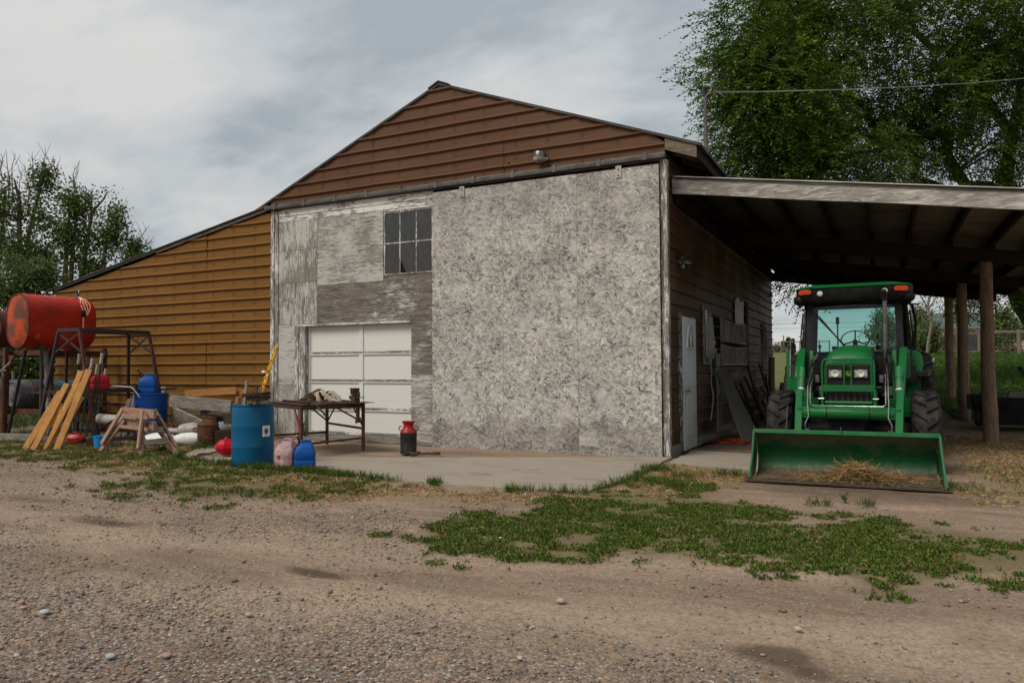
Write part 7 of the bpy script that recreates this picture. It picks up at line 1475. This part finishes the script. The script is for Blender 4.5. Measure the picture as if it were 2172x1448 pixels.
clumptree('young_tree', 'light green young tree right of the tractor cab under the dead tree', [(1938, 690, 18, 50), (1930, 720, 16, 50), (1950, 668, 12, 50), (1958, 705, 16, 50)], 420, [[gat(1940, 50), at(1940, 700, 50)]], 51, cols=PALE, cat='tree')
clumptree('poplar_tree', 'round young poplar seen through the cab windscreen', [(1866, 668, 16, 52), (1878, 690, 22, 52), (1860, 705, 22, 52), (1888, 712, 18, 52)], 420, [[gat(1873, 52), at(1873, 690, 52)]], 52, cols=PALE, cat='tree')
clumptree('conifer_tree', 'bushy dark evergreen at the corner of the shed', [(1966, 720, 14, 45), (1972, 742, 16, 45), (1960, 735, 12, 45), (1975, 700, 10, 45)], 300, [[gat(1968, 45), at(1968, 710, 45)]], 53, cat='tree')
clumptree('young_tree', 'pale green tree between the back carport posts', [(1992, 650, 14, 44), (2000, 700, 14, 44), (2035, 640, 18, 44), (2030, 690, 12, 44)], 330, [[gat(2030, 44), at(2030, 690, 44)]], 54, cols=PALE+COTT, cat='tree')
clumptree('young_tree', 'light green tree right of the front carport post', [(2126, 690, 16, 50), (2120, 720, 18, 50), (2150, 705, 18, 50), (2130, 665, 12, 50)], 420, [[gat(2128, 50), at(2128, 700, 50)]], 55, cols=PALE, cat='tree')
for k, (px, py, rp, lb) in enumerate(((1945, 752, 10, 'dry brown bush at the foot of the shed'), (2033, 755, 12, 'rusty brown bush at the fence between posts'), (2148, 748, 12, 'rusty brown bush at the fence right of the front post'), (2060, 758, 9, 'low green bush against the pasture fence'))):
    clumptree('bush', lb, [(px, py, rp, 47)], 130, None, 60+k, cols=[(.13, .09, .04), (.08, .09, .03)], cat='bush', spread=.2, size=.12)
# far left of the tractor
for k, (px, pyt, w, lb) in enumerate(((1664, 722, 5, 'far conifer left of the wooden pole'), (1673, 714, 6, 'tallest far conifer right of the wooden pole'), (1682, 717, 5, 'far conifer nearest the tractor bracket'), (1655, 733, 5, 'low far conifer above the grey bush'), (1646, 735, 5, 'low far conifer at the barn corner'))):
    d = 300; g = gat(px, d); top = at(px, pyt, d); V_ = []; m = MB(); m.tube([g, top], [.3, .05], 6); t = T('conifer_tree', tuple(g), lb, 'tree', 'far conifers across the field'); pt(m, 'trunk', 'bark', t)
    r = np.random.default_rng(70+k); n = 900; hgt = r.uniform(0, 1, n)**.8; z = lerp(top.z, g.z+.5, hgt); rad = (w*300/1563)*hgt*r.uniform(.3, 1, n)+.1; a = r.uniform(0, 6.283, n); P_ = np.stack([g.x+rad*np.cos(a), g.y+rad*np.sin(a), z], 1); Dd = unit(np.stack([np.cos(a), np.sin(a), -.4+0*a], 1)); L = r.uniform(.6, 1.2, n)
    V, F = leafmesh(P_, Dd, unit(r.normal(size=P_.shape)), L, L*.5); raw('crown', V-np.array(g), F, ML['leaf'], parent=t, cols=np.repeat(np.array([[.028, .045, .03]])*r.uniform(.7, 1.3, (n, 1)), 4, 0))
clumptree('bush', 'grey-green bush in the far field beside the barn corner', [(1652, 748, 9, 130), (1646, 744, 8, 130), (1660, 752, 7, 130)], 260, None, 81, cols=[(.17, .18, .12), (.13, .15, .09)], cat='bush', size=.4, spread=.5)
for k, px in enumerate((1663, 1678)):
    g = gat(px, 170); m = MB(); m.tube([g, g+Vector((0, 0, 4.6-k))], .12, 6); m.beam(g+Vector((-.5, 0, 4.3-k)), g+Vector((.5, 0, 4.3-k)), .06, .06); t = T('power_pole', tuple(g), ('nearer brown wooden power pole before the far conifers', 'thin power pole nearest the tractor in the far field')[k], 'power pole'); pt(m, 'pole', 'post', t)
for py in (687, 697):
    m = MB(); m.tube([at(x, py-(x-1640)*.02, 95+(x-1640)*.01) for x in range(1500, 2301, 100)], .016, 4); one(m, 'power_line', 'wire', ('upper' if py == 687 else 'lower')+' of two thin power lines crossing the sky behind the tractor', 'power line')
m = MB(); a, b = gat(1600, 75), gat(1760, 70)
for i in range(9): p = a.lerp(b, i/8); m.tube([p, p+Vector((0, 0, 1.2))], .06, 5)
m.tube([a+Vector((0, 0, 1.1)), b+Vector((0, 0, 1.1))], .04, 4); one(m, 'field_fence', 'fencewood', 'thin field fence across the dry field beyond the barn corner', 'fence')
# left field: pale pipes on the grass
for k, (p0, p1) in enumerate((((0, 884, 25), (95, 876, 26)), ((0, 890, 24.5), (92, 880, 25.5)))): m = MB(); m.tube([at(*p0), at(*p1)], .05, 6); one(m, 'irrigation_pipe', 'steel', ('farther' if k == 0 else 'nearer')+' of two pale pipes lying in the grass under the rack', 'pipe')
m = MB(); p = gat(20, 24)
for k, lb in enumerate(('pale fence stake nearest the left edge beyond the pump', 'pale fence stake in the middle of the three beyond the pump', 'pale fence stake rightmost of the three beyond the pump')):
    q = gat(12+k*16, 24+k); m = MB(); m.tube([q, q+Vector((0, 0, 1.5-.1*k))], .045, 6); one(m, 'fence_post', 'fencewood', lb, 'fence post', 'pale fence stakes beyond the pump')
# ------------------------------------------------------------ ground cover
def scatter(N, x0, x1, y0, y1, seed, fn, polar=True):
    r = np.random.default_rng(seed); x = r.uniform(x0, x1, N); y = r.uniform(y0, y1, N); keep = fn(x, y, r); return x[keep], y[keep], r
def notslab(x, y): return polymask(x, y, SLAB, .02) < .5
SLG = [(p[0]*1.0, p[1]) for p in SLAB]
def tuft(x, y, r, n, h, w, lean, cols, flat=.0):
    K = len(x); X = np.repeat(x, n)+r.normal(0, .018, K*n); Y = np.repeat(y, n)+r.normal(0, .018, K*n); Z = gzn(X, Y)-.006
    P_ = np.stack([X, Y, Z], 1); D = unit(np.stack([r.normal(0, lean, K*n), r.normal(0, lean, K*n), np.abs(r.normal(.8, .25, K*n))*(1-flat)+.05], 1)); L = h*r.uniform(.4, 1.3, K*n)
    V, F = leafmesh(P_, D, unit(r.normal(size=P_.shape)), L, w*r.uniform(.6, 1.3, K*n), .1); ci = r.integers(0, len(cols), K); C = np.repeat((np.array(cols)[ci]*r.uniform(.7, 1.3, (K, 1))), n*4, 0)
    return V, F, C
GRN = [(.048, .098, .010), (.072, .130, .014), (.105, .155, .022), (.034, .066, .010)]
def f_green(x, y, r):
    s, g, d, c = masks(x, y); n = fbm(x*3.1, y*3.1, 31, 4); n2 = fbm(x*9, y*9, 37, 3); val = g*.9+(n-.5)*2.3+(n2-.5)*1.7; return (r.random(len(x)) < np.clip((val-.46)*3.0, 0, 1)) & (g > .06) & notslab(x, y) & (r.random(len(x)) < .85)
x, y, r = scatter(130000, -4.6, 2.6, 4.6, 9.4, 1, f_green); x1, y1 = x, y
V, F, C = tuft(x, y, r, 3, .032, .016, .9, GRN+GRN+[(.16, .16, .04), (.22, .18, .08), (.20, .14, .06)]); tag(raw('clover', V, F, ML['grass'], cols=C), kind='stuff')
x, y, r = scatter(80000, -17, -4.4, 5.3, 9.9, 2, lambda x, y, r: f_green(x, y, r) & (fbm(x*5, y*5, 91, 3) > .47)); V, F, C = tuft(x, y, r, 3, .045, .014, .55, GRN+[(.12, .11, .035), (.17, .14, .055), (.22, .16, .075)]); tag(raw('grass', V, F, ML['grass'], cols=C), kind='stuff')
def f_straw(x, y, r):
    s, g, d, c = masks(x, y); n = fbm(x*2.3, y*2.3, 51, 4); return (s+(n-.5)*1.3 > .62) & notslab(x, y)
x, y, r = scatter(95000, -15, 5, 6.2, 17, 3, f_straw); V, F, C = tuft(x, y, r, 3, .065, .010, 1.3, [(.36, .25, .12), (.27, .17, .075), (.44, .32, .17), (.17, .11, .05)], .72); tag(raw('dry_grass', V, F, ML['straw'], cols=C), kind='stuff')
# taller tufts along the slab edge and around
def edgeline(poly, per):
    out = []
    for i in range(len(poly)-1):
        a, b = poly[i], poly[i+1]; L = math.dist(a, b)
        for k in range(int(L*per)): t = RNG.random(); out.append((lerp(a[0], b[0], t)+RNG.normal(0, .05), lerp(a[1], b[1], t)-abs(RNG.normal(.03, .06))))
    return np.array(out)
E1 = edgeline(SLAB[:6], 60); E2 = edgeline([(-3.9, 7.72), (-3.05, 7.9), (-2.86, 8.9), (-2.86, 10.3)], 70); E3 = edgeline([(-8.9, 8.0), (-7.2, 7.95), (-6.3, 7.85)], 220)
clust = []
for cx, cy, n, s in ((-2.8, 10.15, 60, .12), (-3.85, 7.62, 30, .08), (-4.95, 7.75, 45, .05), (-2.3, 9.6, 40, .12), (-2.5, 9.0, 50, .14), (-1.8, 10.0, 40, .15), (-2.1, 8.6, 40, .15), (-10.9, 8.2, 60, .2), (-9.9, 7.9, 80, .25), (-11.8, 7.8, 60, .3), (-13.6, 8.1, 80, .35), (.9, 10.0, 70, .4), (1.6, 11.6, 60, .5), (-9.3, 7.6, 60, .3), (-8.0, 7.4, 50, .3), (-12.4, 9.3, 60, .3), (-13.0, 9.2, 60, .3), (-10.9, 9.3, 60, .2), (-.6, 8.2, 16, .06), (-.15, 8.35, 14, .05), (-15.5, 9.6, 120, .6), (-1.9, 6.9, 90, .5)): clust.append(np.stack([RNG.normal(cx, s, n), RNG.normal(cy, s*.7, n)], 1))
Ea = np.concatenate([E1, E2, E3]+clust); V, F, C = tuft(Ea[:, 0], Ea[:, 1], RNG, 6, .11, .007, .45, GRN+[(.12, .13, .03)]); tag(raw('grass_tufts', V, F, ML['grass'], cols=C), kind='stuff')
# meadow beyond
def f_far(x, y, r): n = fbm(x*.8, y*.8, 61, 4); return (n > .30) & ~((x > -3.2) & (x < 1.6) & (y < 25)) & ~((x > -19) & (x < -2.9) & (y < 24.5)) & (np.hypot(x, y) < 62)
x, y, r = scatter(60000, 1.2, 16, 20.5, 52, 5, f_far); V, F, C = tuft(x, y, r, 4, .26, .11, .6, [(.035, .085, .015), (.055, .12, .02), (.08, .15, .03), (.10, .14, .035)]); tag(raw('weeds', V, F, ML['grass'], cols=C), kind='stuff')
x, y, r = scatter(20000, -34, -15, 9.3, 30, 6, f_far); V, F, C = tuft(x, y, r, 4, .16, .03, .5, [(.05, .09, .02), (.08, .11, .03), (.12, .12, .045)]); tag(raw('meadow_grass', V, F, ML['grass'], cols=C), kind='stuff')
# litter: dry leaves and straw bits on dirt
x, y, r = scatter(5200, -9, 3, 2.4, 9.5, 7, lambda x, y, r: notslab(x, y)); V, F, C = tuft(x, y, r, 1, .035, .005, 2.5, [(.40, .30, .18), (.20, .13, .07), (.1, .07, .05)], .95); tag(raw('litter', V, F, ML['straw'], cols=C), kind='stuff')
# pebbles
ph = (1+5**.5)/2; IC = unit(np.array([(-1, ph, 0), (1, ph, 0), (-1, -ph, 0), (1, -ph, 0), (0, -1, ph), (0, 1, ph), (0, -1, -ph), (0, 1, -ph), (ph, 0, -1), (ph, 0, 1), (-ph, 0, -1), (-ph, 0, 1)], float))
IF = np.array([(0, 11, 5), (0, 5, 1), (0, 1, 7), (0, 7, 10), (0, 10, 11), (1, 5, 9), (5, 11, 4), (11, 10, 2), (10, 7, 6), (7, 1, 8), (3, 9, 4), (3, 4, 2), (3, 2, 6), (3, 6, 8), (3, 8, 9), (4, 9, 5), (2, 4, 11), (6, 2, 10), (8, 6, 7), (9, 8, 1)])
PCOL = np.array([(.22, .16, .12), (.26, .19, .145), (.17, .125, .10), (.22, .16, .12), (.20, .195, .18), (.29, .225, .175), (.36, .32, .27), (.25, .15, .115), (.13, .11, .10)])
def pebbles(x, y, rad, r):
    K = len(x); A = r.uniform(0, 6.283, K); s = np.stack([r.uniform(.8, 1.5, K), r.uniform(.6, 1.0, K), r.uniform(.35, .65, K)], 1)*rad[:, None]
    V = IC[None]*s[:, None, :]*(1+r.normal(0, .10, (K, 12, 1))); c, s_ = np.cos(A)[:, None], np.sin(A)[:, None]
    X = V[..., 0]*c-V[..., 1]*s_; Y = V[..., 0]*s_+V[..., 1]*c; Z = V[..., 2]
    V = np.stack([X+x[:, None], Y+y[:, None], Z+(gzn(x, y)-.008+s[:, 2]*.35)[:, None]], 2).reshape(-1, 3)
    F = (IF[None]+np.arange(K)[:, None, None]*12).reshape(-1, 3); C = np.repeat(PCOL[r.integers(0, len(PCOL), K)]*r.uniform(.75, 1.2, (K, 1)), 12, 0); return V, F, C
def f_peb(x, y, r): s, g, d, c = masks(x, y); n = fbm(x*2, y*2, 71, 3); return (r.random(len(x)) < np.clip(c*.95+(n-.5)*.5, .035, 1)) & (g < .6) & notslab(x, y) & (np.hypot(x, y) > 1.2)
x, y, r = scatter(62000, -7.5, 3.0, 1.2, 6.2, 8, f_peb); rad = np.clip(r.lognormal(-5.1, .42, len(x)), .003, .019); V, F, C = pebbles(x, y, rad, r); tag(raw('gravel', V, F, ML['stone'], cols=C, smooth=True), kind='stuff')
x, y, r = scatter(26000, -13, 3.0, 4.6, 8.4, 9, f_peb); rad = np.clip(r.lognormal(-4.7, .40, len(x)), .005, .024); V, F, C = pebbles(x, y, rad, r); tag(raw('gravel', V, F, ML['stone'], cols=C, smooth=True), kind='stuff')
def gpt(px, py): v = fw+cr*((px-1086)/1563)-cu*((py-724)/1563); t_ = -1.45/v.z; return v.x*t_, v.y*t_
for k, (px, py, rr_, c, lb) in enumerate(((1190, 1278, .045, (.36, .29, .24), 'angular tan stone alone on the bare dirt in the middle'), (527, 1304, .032, (.33, .30, .26), 'round grey stone on the edge of the gravel'), (1693, 1333, .030, (.42, .32, .26), 'flat pinkish stone lying right of the middle on the dirt'), (46, 1277, .030, (.36, .22, .18), 'reddish stone at the left edge, rear one of the pair'), (52, 1288, .030, (.40, .25, .20), 'reddish stone at the left edge, front one of the pair'), (95, 1299, .040, (.38, .40, .38), 'flat pale grey-green stone near the left edge'), (172, 1365, .030, (.16, .16, .18), 'dark slate-coloured stone in the left gravel'), (235, 1387, .040, (.28, .32, .32), 'blue-grey flat stone in the bottom left gravel'), (36, 1387, .026, (.34, .37, .36), 'pale stone nearest the bottom left corner'), (92, 1308, .030, (.15, .12, .12), 'dark brown stone beside the flat pale one'), (355, 1388, .038, (.30, .20, .17), 'reddish brown flat stone right of the blue-grey one'), (1062, 1140, .025, (.45, .38, .30), 'pale stone at the left end of the clover patch'))):
    x_, y_ = gpt(px, py); m = MB(); r = np.random.default_rng(200+k); rr_ *= .78; vs = [Vector(p)*rr_*float(1+r.normal(0, .12)) for p in IC]; m.add([(v.x*1.25+x_, v.y+y_, v.z*.62+gz(x_, y_)+rr_*.28) for v in vs], [tuple(f_) for f_ in IF])
    mt = paint('stone_surface', c, tuple(q*.7 for q in c), .8, 0, 30); o = one(m, 'stone', 'sack', lb, 'stone'); o.data.materials[0] = mt; sb = o.modifiers.new('round', 'SUBSURF'); sb.levels = 2; sb.render_levels = 2; o.data.shade_smooth()
# leafy weeds
def weed(x, y, h, n, label, seed, leaf=.06, sp=.12, cols=GRN):
    t = T('weed_plant', (x, y, gz(x, y)), label, 'plant'); rnd = random.Random(seed); m = MB(); cs = []
    for k in range(n):
        a = rnd.uniform(0, 6.28); hh_ = h*rnd.uniform(.5, 1); ex = rnd.uniform(.2, 1)*sp; pts = [Vector((x, y, gz(x, y)-.01)), Vector((x+ex*.4*math.cos(a), y+ex*.4*math.sin(a), hh_*.55)), Vector((x+ex*math.cos(a), y+ex*math.sin(a), hh_))]
        m.tube(pts, [.004, .003, .002], 4)
        for j in range(7): tt = rnd.uniform(.25, 1); p = pts[0].lerp(pts[1], tt*2) if tt < .5 else pts[1].lerp(pts[2], tt*2-1); cs.append(tuple(p))
    m.build('stem', ML['greenpost'], t)
    r = np.random.default_rng(seed); cs = np.array(cs); V, F = leafmesh(cs, unit(r.normal(size=cs.shape)*np.array([1, 1, .5])), unit(r.normal(0, .4, cs.shape)+np.array([0, 0, 1])), leaf*r.uniform(.6, 1.2, len(cs)), leaf*.7*r.uniform(.6, 1.2, len(cs))); off = np.array(t.location)
    raw('leaves', V-off, F, ML['leaf'], parent=t, cols=np.repeat(np.array(cols)[r.integers(0, len(cols), len(cs))], 4, 0))
weed(-11.55, 9.95, .62, 9, 'tall broad-leaved weed growing left of the rusty churn', 1, .09, .25)
weed(-10.95, 9.45, .22, 9, 'low leafy weed at the foot of the rusty churn', 2, .05, .16)
weed(-12.2, 10.1, .85, 8, 'tall thin seeding weed in front of the lumber heap', 3, .03, .3, [(.16, .15, .07), (.12, .13, .05)])
weed(-15.0, 9.1, .45, 9, 'weed growing beside the curb timber under the tank', 4, .04, .25)
weed(-16.0, 9.25, .50, 7, 'thin weed between the tank legs', 5, .03, .2)
weed(-9.95, 8.15, .14, 14, 'low leafy weed at the left tip of the slab', 6, .05, .16)
weed(-11.3, 8.85, .16, 12, 'leafy weed under the sawhorse right legs', 7, .05, .2)
weed(-.35, 8.52, .10, 7, 'small pale weed on the dirt just in front of the loader bucket', 8, .035, .06, [(.10, .19, .07)])
# every lettering and far wall in place: mesh lettering
dg = bpy.context.evaluated_depsgraph_get(); me = bpy.data.meshes.new_from_object(to.evaluated_get(dg)); to2 = bpy.data.objects.new('lettering', me); COL.objects.link(to2); to2.parent = to.parent; to2.location = to.location; to2.rotation_euler = to.rotation_euler; me.materials.clear(); me.materials.append(ML['text']); bpy.data.objects.remove(to); to2.name = 'lettering'
SC.render.engine = 'CYCLES'
